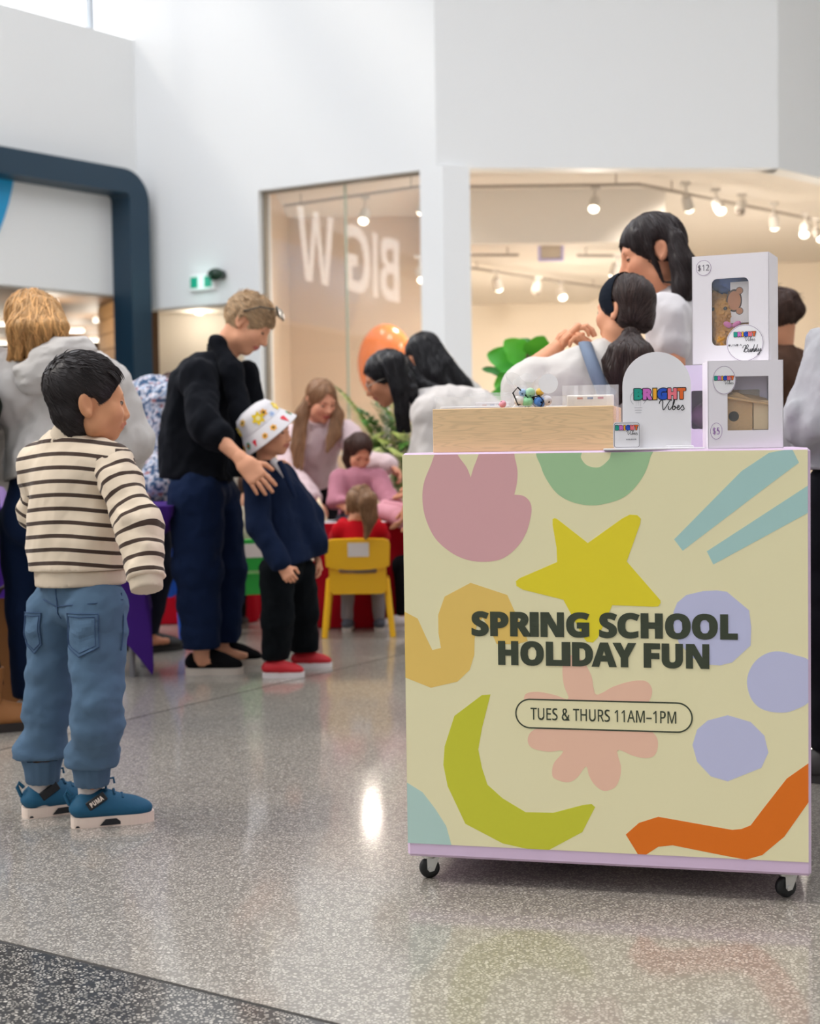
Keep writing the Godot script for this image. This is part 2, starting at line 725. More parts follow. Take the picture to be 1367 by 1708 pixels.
# the solid pieces of one glyph, without holes: pieces with holes are cut apart through the holes
func glyph(d: Dictionary, x: float, fat: float) -> Array:
	var pts: PackedVector3Array = d.get("points", PackedVector3Array())
	var ends: PackedInt32Array = d.get("contours", PackedInt32Array())
	var loops := []
	var from := 0
	for e in ends:
		var raw := []
		for i in range(from, e + 1):
			raw.append(pts[i])
		from = e + 1
		var n := raw.size()
		var full := []
		for i in n:                                   # put the implied on-curve points between two off-curve ones
			var a: Vector3 = raw[i]
			var b: Vector3 = raw[(i + 1) % n]
			full.append(a)
			if int(a.z) != 1 and int(b.z) != 1:
				full.append(Vector3((a.x + b.x) * 0.5, (a.y + b.y) * 0.5, 1))
		var first := 0
		while int(full[first].z) != 1:
			first += 1
		var pg := PackedVector2Array()
		n = full.size()
		for k in n:
			var a: Vector3 = full[(first + k) % n]
			if int(a.z) == 1:
				pg.append(Vector2(a.x + x, a.y))
			else:
				var p: Vector3 = full[(first + k - 1 + n) % n]
				var q: Vector3 = full[(first + k + 1) % n]
				for t in [0.25, 0.5, 0.75]:
					var r := p.lerp(a, t).lerp(a.lerp(q, t), t)
					pg.append(Vector2(r.x + x, r.y))
		loops.append(pg)
	var outer := []
	var holes := []
	for i in loops.size():
		var inside := false
		for j in loops.size():
			if i != j and Geometry2D.is_point_in_polygon(loops[i][0], loops[j]):
				inside = not inside
		var pg: PackedVector2Array = loops[i]
		if Geometry2D.is_polygon_clockwise(pg):
			pg.reverse()
		if inside:
			if fat > 0.0:
				for q in Geometry2D.offset_polygon(pg, -fat, Geometry2D.JOIN_ROUND):
					holes.append(q)
			else:
				holes.append(pg)
		else:
			if fat > 0.0:
				outer.append_array(Geometry2D.offset_polygon(pg, fat, Geometry2D.JOIN_ROUND if fat > 10.0 else Geometry2D.JOIN_MITER))
			else:
				outer.append(pg)
	var done := []
	var cuts := []
	for h in holes:
		var c := 0.0
		for q in h:
			c += q.x / h.size()
		cuts.append(c + 0.013)
	cuts.sort()
	for o in outer:
		var edges := [-1e5] + cuts + [1e5]
		for k in edges.size() - 1:
			var band := PackedVector2Array([Vector2(edges[k], -1e5), Vector2(edges[k + 1], -1e5), Vector2(edges[k + 1], 1e5), Vector2(edges[k], 1e5)])
			var parts := Geometry2D.intersect_polygons(o, band)
			for h in holes:
				var next := []
				for q in parts:
					for w in Geometry2D.clip_polygons(q, h):
						next.append(w)
				parts.assign(next)
			done.append_array(parts)
	return done


func textures() -> void:
	var nt := NoiseTexture2D.new()
	nt.width = 512
	nt.height = 512
	nt.seamless = true
	nt.noise = noise(3, 0.05, FastNoiseLite.TYPE_SIMPLEX, 4)
	var g := Gradient.new()
	g.set_color(0, Color(0.8, 0.8, 0.8))
	g.set_color(1, Color(1, 1, 1))
	nt.color_ramp = g
	weave = nt
	var n2 := NoiseTexture2D.new()
	n2.width = 512
	n2.height = 512
	n2.seamless = true
	n2.noise = noise(9, 0.03, FastNoiseLite.TYPE_SIMPLEX, 4)
	var g2 := Gradient.new()
	g2.set_color(0, Color(0.45, 0.45, 0.45))
	g2.set_color(1, Color(1, 1, 1))
	n2.color_ramp = g2
	strands = n2


# stone chips in cement: the chips' outlines from one cellular noise, their tones from the same cells' values
func terrazzo(cement: Color, chip_a: Color, chip_b: Color, cover: float, seed_: int) -> StandardMaterial3D:
	var size := 1536
	var a := noise(seed_, 0.095, FastNoiseLite.TYPE_CELLULAR, 1)
	a.fractal_type = FastNoiseLite.FRACTAL_NONE
	a.cellular_jitter = 1.0
	a.cellular_return_type = FastNoiseLite.RETURN_DISTANCE2_SUB
	var b := a.duplicate()
	b.cellular_return_type = FastNoiseLite.RETURN_CELL_VALUE
	var da := a.get_seamless_image(size, size, false, false, 0.03, false).get_data()
	var db: PackedByteArray = b.get_seamless_image(size, size, false, false, 0.03, false).get_data()
	var out := PackedByteArray()
	out.resize(size * size * 3)
	var lut := PackedByteArray()
	lut.resize(256 * 3)
	for i in 256:
		var k := chip_a.lerp(chip_b, i / 255.0)
		lut[i * 3] = int(k.r * 255)
		lut[i * 3 + 1] = int(k.g * 255)
		lut[i * 3 + 2] = int(k.b * 255)
	var c0 := int(cement.r * 255)
	var c1 := int(cement.g * 255)
	var c2 := int(cement.b * 255)
	var lim := int(cover * 255)
	var j := 0
	for i in size * size:
		var t := db[i]
		# a third of the cells hold no chip, and each chip has its own size
		if t > 36 and da[i] > lim + (t * 7) % 26:
			out[j] = lut[t * 3]
			out[j + 1] = lut[t * 3 + 1]
			out[j + 2] = lut[t * 3 + 2]
		else:
			out[j] = c0
			out[j + 1] = c1
			out[j + 2] = c2
		j += 3
	var im := Image.create_from_data(size, size, false, Image.FORMAT_RGB8, out)
	var m := mat(Color.WHITE, 0.36, 0.0, 0.5)
	m.albedo_texture = ImageTexture.create_from_image(im)
	m.clearcoat_enabled = true
	m.clearcoat = 0.8
	m.clearcoat_roughness = 0.09
	m.uv1_triplanar = true
	m.uv1_world_triplanar = true
	m.uv1_scale = Vector3.ONE * 0.95
	return m


func xz(p: Vector3) -> Vector2:
	return Vector2(p.x, p.z)


func slab(mb: MB, pg: Array, top: float, bottom: float) -> void:
	var q := PackedVector2Array()
	for p in pg:
		q.append(Vector2(p.x, -p.y))
	mb.extr(q, Transform3D(Basis(Vector3.RIGHT, Vector3(0, 0, -1), Vector3.UP), Vector3(0, bottom, 0)), top - bottom)


func floor_slabs() -> void:
	var light := terrazzo(rgb(134, 128, 119), rgb(156, 149, 138), rgb(204, 197, 185), 0.085, 11)
	var dark := terrazzo(rgb(46, 44, 42), rgb(120, 116, 108), rgb(205, 198, 186), 0.11, 23)
	var strip := mat(rgb(48, 45, 42), 0.6)
	# the border line at the front and the joint behind the boy, both from where they run in the place
	var a := xz(fl(0, 1570))
	var b := xz(fl(560, 1708))
	var d := (b - a).normalized()
	var nn := Vector2(-d.y, d.x)
	if nn.y < 0.0:
		nn = -nn
	var c := xz(fl(0, 1251))
	var g := 0.0055
	# the joint runs square to the border: both are laid out along the border's direction d and its normal
	var dj := (c - a).dot(d)
	var at := func(u: float, n: float) -> Vector2: return a + d * u + nn * n
	var o: MeshInstance3D
	var fields := [[-40.0, dj - g], [dj + g, dj + 4.9 - g], [dj + 4.9 + g, 45.0]]
	for k in 3:
		var mb := MB.new()
		slab(mb, [at.call(fields[k][0], -60.0), at.call(fields[k][1], -60.0), at.call(fields[k][1], -g), at.call(fields[k][0], -g)], 0.0, -0.2)
		if k == 0:
			o = struct("floor", mb, light, "pale terrazzo floor with light stone chips and thin dark joints")
		else:
			obj("terrazzo_field", mb, light, o)
	for q in [["border_band", 0.0 + g, 1.4 - g, dark], ["terrazzo_field", 1.4 + g, 40.0, light]]:
		var mb := MB.new()
		slab(mb, [at.call(-40.0, q[1]), at.call(45.0, q[1]), at.call(45.0, q[2]), at.call(-40.0, q[2])], 0.0, -0.2)
		obj(q[0], mb, q[3], o)
	for q in [[-40.0, 45.0, -g, g], [-40.0, 45.0, 1.4 - g, 1.4 + g], [dj - g, dj + g, -60.0, -g], [dj + 4.9 - g, dj + 4.9 + g, -60.0, -g]]:
		var mb := MB.new()
		slab(mb, [at.call(q[0], q[2]), at.call(q[1], q[2]), at.call(q[1], q[3]), at.call(q[0], q[3])], -0.0012, -0.2)
		obj("joint_strip", mb, strip, o)


# one upright wall piece from p to q on the plan, between two heights, its thickness on the side `away`
func wall(mb: MB, p: Vector2, q: Vector2, y0: float, y1: float, away: Vector2, thick := 0.25) -> void:
	slab(mb, [p, q, q + away * thick, p + away * thick], y1, y0)


const C1 := Vector2(-3.33, -18.03)          # corner of left and middle wall
const C2 := Vector2(0.341, -15.895)         # outer corner of the bulkhead
const C3 := Vector2(4.16, -16.2)
const C4 := Vector2(6.5, -18.45)
const LD := Vector2(-0.632, 0.775)          # along the left wall, from the corner
const LN := Vector2(-0.775, -0.632)         # out of the hall through the left wall
const MD := Vector2(0.864, 0.503)           # along the middle wall
const MN := Vector2(0.503, -0.864)          # out of the hall through the middle wall


func hall() -> void:
	var white := mat(rgb(240, 241, 241), 0.7, 0.0, 0.3)
	var top := 9.5
	# middle wall: beam over the recess, pier, beam over the shop window; two high windows above the frame
	var mb := MB.new()
	wall(mb, C1, C1 + MD * 1.60, 2.71, 6.75, MN)
	wall(mb, C1 + MD * 1.60, C1 + MD * 1.846, 0.0, 6.75, MN)
	wall(mb, C1 + MD * 1.846, C2, 4.0, 6.75, MN)
	wall(mb, C1, C2, 9.2, top, MN)
	var hw := [[0.0, 0.25], [0.85, 2.05], [3.15, 4.243]]
	for q in hw:
		wall(mb, C1 + MD * q[0], C1 + MD * q[1], 6.75, 9.2, MN)
	struct("wall_middle", mb, white, "tall white wall above the recess and the shop window, left of the square column")
	var pane := glass(0.05)
	var trim := mat(rgb(190, 198, 206), 0.5)
	var idx := 1
	for q in [[0.25, 0.85], [2.05, 3.15]]:
		mb = MB.new()
		wall(mb, C1 + MD * q[0] + MN * 0.1, C1 + MD * q[1] + MN * 0.1, 6.75, 9.2, MN, 0.008)
		struct("window_%d" % idx, mb, pane, "high narrow window in the white wall above the recess" if idx == 1 else "high window in the white wall above the shop window")
		idx += 1
	# right wall: a beam over the open shopfront, then the turned facet
	mb = MB.new()
	wall(mb, C2, C3, 4.0, top, Vector2(0.078, -0.997))
	wall(mb, C3, C4, 4.0, top, Vector2(-0.69, -0.72), 0.25)
	wall(mb, C4, Vector2(12, -18.45), 0.0, top, Vector2(0, -1))
	wall(mb, Vector2(12, -18.7), Vector2(12, 7), 0.0, top, Vector2(1, 0))
	struct("wall_right", mb, white, "white bulkhead wall over the open lit shopfront, right of the column")
	mb = MB.new()
	wall(mb, Vector2(12.2, 7), Vector2(-11.2, 7), 0.0, top, Vector2(0, 1))
	struct("wall_back", mb, white, "white wall behind the camera")
	# left wall: fascia over the big store's opening, band of high windows
	mb = MB.new()
	var end := 12.0
	wall(mb, C1, C1 + LD * end, 2.87, 6.04, LN)
	wall(mb, C1, C1 + LD * end, 8.9, top, LN)
	wall(mb, C1 + LD * 11.0, C1 + LD * end, 0.0, 2.87, LN)
	wall(mb, C1 + LD * 11.4, C1 + LD * end, 6.04, 8.9, LN)
	wall(mb, C1 + LD * end, Vector2(-10.914, 7), 0.0, top, Vector2(-1, 0))
	struct("wall_left", mb, white, "white wall on the left with the high bright windows and the dark framed store entrance")
	var win := Node3D.new()
	win.name = "window_%d" % idx
	add_child(win, true)
	win.set_meta("kind", "structure")
	win.set_meta("label", "band of bright high windows with thin mullions at the top left")
	var s := -0.75
	while s < 11.0:
		var s0 := maxf(s, 0.0)
		var s1 := minf(s + 1.34, 11.4)
		mb = MB.new()
		wall(mb, C1 + LD * s0 + LN * 0.1, C1 + LD * s1 + LN * 0.1, 6.04, 8.9, LN, 0.008)
		obj("pane", mb, pane, win)
		mb = MB.new()
		wall(mb, C1 + LD * (s1 - 0.025) + LN * 0.05, C1 + LD * (s1 + 0.025) + LN * 0.05, 6.04, 8.9, LN, 0.1)
		obj("mullion", mb, trim, win)
		s += 1.34
	# ceiling with a large roof light
	mb = MB.new()
	var cm := Vector3(0, top + 0.15, 0)
	slab(mb, [C1 + Vector2(0, -0.3), C1 + LD * 12.0, Vector2(-11.0, 7.2), Vector2(-5.0, 7.2), Vector2(-5.0, -10.7), Vector2(-3.5, -10.7), Vector2(-3.5, -18.3)], top + 0.3, top)
	mb.box(Vector3(10.5, cm.y, -6), Vector3(4, 0.3, 27))
	mb.box(Vector3(2.5, cm.y, -15.1), Vector3(12, 0.3, 8.8))
	mb.box(Vector3(1.75, cm.y, 4.2), Vector3(13.5, 0.3, 6.6))
	for x in [-3.0, -0.5, 2.5, 5.5]:
		mb.box(Vector3(x, cm.y, -4.9), Vector3(0.14, 0.25, 11.6))
	for z in [-8.4, -6.2, -4.0, -1.6]:
		mb.box(Vector3(1.75, cm.y - 0.03, z), Vector3(13.5, 0.19, 0.14))
	struct("ceiling", mb, white, "white hall ceiling with a gridded roof light")

	# recess under the beam beside the dark frame
	var beige := mat(rgb(214, 206, 194), 0.8)
	mb = MB.new()
	wall(mb, Vector2(-3.5, -19.3), Vector2(-1.92, -19.3), 0.0, 3.0, Vector2(0, -1), 0.1)
	wall(mb, Vector2(-1.92, -17.42), Vector2(-1.92, -19.3), 0.0, 3.0, Vector2(1, 0), 0.015)
	wall(mb, Vector2(-3.22, -18.25), Vector2(-3.45, -19.3), 0.0, 3.0, Vector2(-1, 0), 0.08)
	slab(mb, [Vector2(-3.26, -18.3), Vector2(-1.94, -17.5), Vector2(-1.94, -19.38), Vector2(-3.5, -19.38)], 3.0, 2.76)
	struct("wall_recess", mb, beige, "beige recess wall under the white beam behind the older woman")

	var rl := Vector2(-2.7, -18.8)
	var dl := thing("downlight", "small round downlight in the recess ceiling behind the older woman", "light", Vector3(rl.x, 2.74, rl.y))
	mb = MB.new()
	mb.tube([Vector3(rl.x, 2.762, rl.y), Vector3(rl.x, 2.735, rl.y)], [0.07], 18)
	obj("trim_ring", mb, mat(rgb(230, 230, 230), 0.4), dl)
	mb = MB.new()
	mb.ellipsoid(Vector3(rl.x, 2.735, rl.y), Basis(), Vector3(0.05, 0.012, 0.05), 16, 8)
	obj("lamp", mb, glow(rgb(255, 244, 226), 0.8), dl)
	var ol := OmniLight3D.new()
	ol.name = "downlight_lamp"
	ol.position = Vector3(rl.x, 2.66, rl.y)
	ol.light_color = rgb(255, 244, 226)
	ol.light_energy = 0.35
	ol.light_size = 0.06
	ol.omni_range = 20.0
	ol.shadow_enabled = true
	add_child(ol, true)

	# square column at the corner
	mb = MB.new()
	slab(mb, [Vector2(0.16, -16.0), Vector2(0.407, -15.85), Vector2(0.705, -15.874), Vector2(0.458, -16.05)], 4.02, 0.0)
	struct("column", mb, white, "square white column at the corner between the shop windows")

	# exit sign and the small dome beside it
	var sgn := C1 + MD * 1.02
	var p := Vector3(sgn.x, 0, sgn.y)
	var face := Basis(Vector3(MD.x, 0, MD.y), Vector3.UP, Vector3(-MN.x, 0, -MN.y))
	var ex := thing("exit_sign", "white exit sign with two green squares on the white wall", "sign", p + Vector3(0, 2.86, 0))
	var xf := Transform3D(face, p + Vector3(-MN.x, 0, -MN.y) * 0.002)
	mb = MB.new()
	mb.box(xf * Vector3(0, 2.98, 0.03), Vector3(0.37, 0.2, 0.06), face, 0.008)
	obj("housing", mb, glow(rgb(240, 250, 248), 0.12), ex)
	for k in [-1, 1]:
		mb = MB.new()
		mb.box(xf * Vector3(k * 0.105, 2.98, 0.062), Vector3(0.11, 0.13, 0.004), face)
		var gp := mat(rgb(0, 140, 112), 0.5)
		gp.emission_enabled = true
		gp.emission = rgb(0, 150, 120)
		gp.emission_energy_multiplier = 0.25
		obj("green_panel", mb, gp, ex)
	# running figure in white on one square and an arrow on the other
	mb = MB.new()
	var wt := func(x: float, y: float) -> Vector3: return xf * Vector3(x, 2.98 + y, 0.0655)
	mb.tube([wt.call(-0.02, 0.035), wt.call(0.0, 0.0), wt.call(-0.022, -0.045)], [0.006], 6)
	mb.tube([wt.call(0.0, 0.0), wt.call(0.025, -0.04)], [0.006], 6)
	mb.tube([wt.call(-0.015, 0.03), wt.call(0.02, 0.01)], [0.005], 6)
	mb.ellipsoid(wt.call(-0.022, 0.05), face, Vector3(0.009, 0.009, 0.004), 8, 6)
	obj("running_figure", mb, mat(Color(0.95, 1, 0.98), 0.5), ex)
	var em := OmniLight3D.new()
	em.name = "exit_sign_light"
	em.position = xf * Vector3(0, 2.98, 0.2)
	em.light_color = rgb(200, 255, 240)
	em.light_energy = 0.03
	em.light_size = 0.1
	em.omni_range = 30.0
	em.shadow_enabled = true
	add_child(em, true)
	sgn = C1 + MD * 1.3
	p = Vector3(sgn.x, 3.05, sgn.y)
	var dome := thing("camera_dome", "small dark green dome fitting on the wall beside the exit sign", "camera", p)
	var out := Vector3(-MN.x, 0, -MN.y)
	mb = MB.new()
	mb.tube([p, p + out * 0.05], [0.06, 0.055], 16)
	obj("mount", mb, mat(rgb(60, 66, 64), 0.4), dome)
	mb = MB.new()
	mb.ellipsoid(p + out * 0.1 - Vector3(MD.x, 0, MD.y) * 0.03, face, Vector3(0.11, 0.075, 0.08), 20, 12)
	obj("dome", mb, mat(rgb(16, 52, 34), 0.25), dome)


func big_store() -> void:
	# dark rounded frame round the entrance, standing 0.35 m off the wall
	var navy := mat(rgb(26, 56, 76), 0.45)
	var xf := Transform3D(Basis(Vector3(-LD.x, 0, -LD.y), Vector3.UP, Vector3(-LN.x, 0, -LN.y)), Vector3(C1.x, 0, C1.y))    # x runs back towards the corner, z into the hall
	var outer := PackedVector2Array()
	var inner := PackedVector2Array()
	var R := 0.38
	outer.append(Vector2(-0.108, 0.0))
	inner.append(Vector2(-0.411, 0.0))
	for k in 9:
		var t := PI / 2 * k / 8
		outer.append(Vector2(-0.108 - R + cos(t) * R, 4.35 - R + sin(t) * R))
		inner.append(Vector2(-0.411 - 0.06 + cos(t) * 0.06, 4.06 - 0.06 + sin(t) * 0.06))
	for k in 9:
		var t := PI / 2 + PI / 2 * k / 8
		outer.append(Vector2(-10.9 + R + cos(t) * R, 4.35 - R + sin(t) * R))
		inner.append(Vector2(-10.6 + 0.06 + cos(t) * 0.06, 4.06 - 0.06 + sin(t) * 0.06))
	outer.append(Vector2(-10.9, 0.0))
	inner.append(Vector2(-10.6, 0.0))
	var mb := MB.new()
	var m := outer.size()
	for i in m - 1:
		var q := [outer[i], outer[i + 1], inner[i + 1], inner[i]]
		var f := []
		var b := []
		for k in q:
			f.append(xf * Vector3(k.x, k.y, 0.35))
			b.append(xf * Vector3(k.x, k.y, 0.0))
		var mid: Vector3 = (f[0] + f[2] + b[0] + b[2]) * 0.25
		mb.out_quad(f[0], f[1], f[2], f[3], mid)
		mb.out_quad(f[0], f[1], b[1], b[0], mid)
		mb.out_quad(f[3], f[2], b[2], b[3], mid)
	tag(obj("entrance_frame", mb, navy), "dark navy frame with a rounded corner round the store entrance on the left", "frame")
	# blue disc on the fascia and the lit letters before it
	mb = MB.new()
	var disc := PackedVector2Array()
	for k in 97:
		var t := TAU * k / 96
		var q := Vector2(-4.31 + cos(t) * 2.53, 4.6 + sin(t) * 2.53)
		q.y = clampf(q.y, 2.9, 4.3)
		if disc.is_empty() or disc[-1].distance_to(q) > 1e-4:
			disc.append(q)
	mb.extr(disc, xf.translated_local(Vector3(0, 0, 0.0)), 0.03)
	tag(obj("sign_disc", mb, mat(rgb(0, 158, 216), 0.35)), "bright blue disc on the white fascia at the left edge", "sign")
	var sgn := thing("store_sign", "white lit store letters on the left wall, mirrored in the shop glass", "sign", xf * Vector3(-5.5, 3.46, 0.37))
	var gx := -2.0
	for q in [["B", 0.86], ["I", 0.2], ["G", 1.0], ["W", 1.3]]:
		text("letter", q[0], sgn, Transform3D(xf.basis, xf.basis * Vector3(gx + q[1] * 0.5, 0.535, 0.0)), q[1], 1.07, glow(Color(1, 1, 1), 4.5), true, 0.0, 0.0, 0.03)
		gx += q[1] + (0.45 if q[0] == "G" else 0.12)
	# inside the store
	var brown := mat(rgb(120, 92, 66), 0.6)
	mb = MB.new()
	var a := C1 + LD * 0.2 + LN * 0.25
	var b := C1 + LD * 11.3 + LN * 0.25
	var far := Vector2(-6.5, -32.0)
	slab(mb, [Vector2(-3.3, -18.35), b, Vector2(-19.0, -12.0), Vector2(-19.0, -32.2), Vector2(-3.3, -32.2)], 3.4, 3.02)
	struct("ceiling_store", mb, brown, "brown ceiling inside the big store on the left")
	mb = MB.new()
	wall(mb, Vector2(-19.0, -32.0), far, 0.0, 3.4, Vector2(0, -1))
	wall(mb, Vector2(-19.0, -32.0), Vector2(-19.0, -12.0), 0.0, 3.4, Vector2(-1, 0))
	wall(mb, Vector2(-19.0, -12.0), b, 0.0, 3.4, Vector2(0.2, 1.0).normalized())
	wall(mb, xz(px(167, 600, 20.7)), far, 0.0, 3.4, Vector2(1, -0.1).normalized())
	struct("wall_store", mb, mat(rgb(176, 152, 120), 0.7), "tan inner walls of the big store behind its entrance")
	# timber boards beside the entrance
	var w0 := xz(px(236, 600, 18.35))
	var w1 := xz(px(165, 600, 20.6))
	var along := (w1 - w0).normalized()
	var nn := Vector2(along.y, -along.x)
	if nn.dot(-w0) < 0.0:
		nn = -nn
	mb = MB.new()
	wall(mb, w0 - nn * 0.03, w1 - nn * 0.03, 0.0, 3.02, -nn, 0.2)
	var tw := struct("wall_timber", mb, mat(rgb(92, 64, 38), 0.7), "timber board wall just inside the big store entrance")
	var tones := [rgb(226, 170, 104), rgb(204, 148, 86), rgb(236, 184, 120), rgb(212, 158, 92)]
	for k in 14:
		mb = MB.new()
		var y := 0.1 + k * 0.208
		wall(mb, w0, w1, y, y + 0.196, -nn, 0.03)
		var tm := mat(tones[(k * 7 + k / 3) % 4], 0.55)
		tm.albedo_texture = strands
		tm.uv1_triplanar = true
		tm.uv1_scale = Vector3(0.6, 12, 0.6)
		obj("board", mb, tm, tw)
	# linear ceiling lights
	var warm := rgb(255, 244, 226)
	for q in [[-40, 20, 540, 22.7], [112, 140, 551, 24.0], [143, 167, 567, 26.0], [-30, 12, 572, 26.3], [78, 96, 502, 19.6], [156, 166, 533, 22.0]]:
		var p0 := px(q[0], q[2], q[3])
		var p1 := px(q[1], q[2], q[3])
		p1.y = p0.y
		mb = MB.new()
		mb.tube([p0, p1], [0.04], 8)
		var t := thing("ceiling_light", ["short", "long"][int(q[1] - q[0] > 25)] + " glowing linear light " + ["at the left edge inside the big store, upper one", "beside the blonde head inside the big store", "nearest the timber boards, lower one", "at the left edge inside the big store, lower one", "just right of the blonde crown inside the big store", "round and small beside the timber boards"][[540, 551, 567, 572, 502, 533].find(q[2])], "light", p0, 0.0, "store ceiling lights")
		obj("tube", mb, glow(warm, 1.8), t)
		for e in [p0, p1]:
			mb = MB.new()
			mb.tube([e + Vector3(0, 0.02, 0), Vector3(e.x, 3.03, e.z)], [0.01], 6)
			obj("hanger", mb, mat(rgb(60, 50, 40), 0.6), t)
		var l := OmniLight3D.new()
		l.name = "ceiling_light_lamp"
		l.position = (p0 + p1) * 0.5 - Vector3(0, 0.4, 0)
		l.light_color = warm
		l.light_energy = 0.8
		l.light_size = 0.1
		l.omni_range = 40.0
		l.shadow_enabled = true
		add_child(l, true)


func track_head(bulb: Vector3, rail_y: float, aim: Vector3, lit: bool, label: String, power: float) -> void:
	var t := thing("track_light", label, "light", Vector3(bulb.x, bulb.y, bulb.z), 0.0, "track lights in the shop")
	var d := (aim - bulb).normalized()
	var grey := mat(rgb(206, 200, 192), 0.45)
	var back := bulb - d * 0.17
	var mb := MB.new()
	mb.tube([back, back + d * 0.02, back + d * 0.05, bulb + d * 0.012], [0.045, 0.06, 0.066, 0.066], 16, 1.0, true)
	obj("lamp_housing", mb, grey, t)
	mb = MB.new()
	mb.tube([Vector3(back.x, rail_y, back.z), back + d * 0.06], [0.014], 8)
	mb.box(Vector3(back.x, rail_y - 0.015, back.z), Vector3(0.12, 0.04, 0.05), Basis(), 0.006)
	obj("arm", mb, grey, t)
	mb = MB.new()
	mb.ellipsoid(bulb + d * 0.012, Basis(), Vector3(0.06, 0.05, 0.06), 16, 10)
	obj("bulb", mb, glow(rgb(255, 240, 214), 7.0) if lit else mat(rgb(120, 110, 100), 0.3), t)
	if lit:
		var l := SpotLight3D.new()
		l.name = "track_light_lamp"
		add_child(l, true)
		l.look_at_from_position(bulb + d * 0.05, bulb + d * 2.0, Vector3(0.01, 1, 0.02))
		l.light_color = rgb(255, 243, 229)
		l.light_energy = power
		l.light_size = 0.09
		l.spot_angle = 78.0
		l.spot_angle_attenuation = 0.8
		l.spot_range = 40.0
		l.shadow_enabled = true


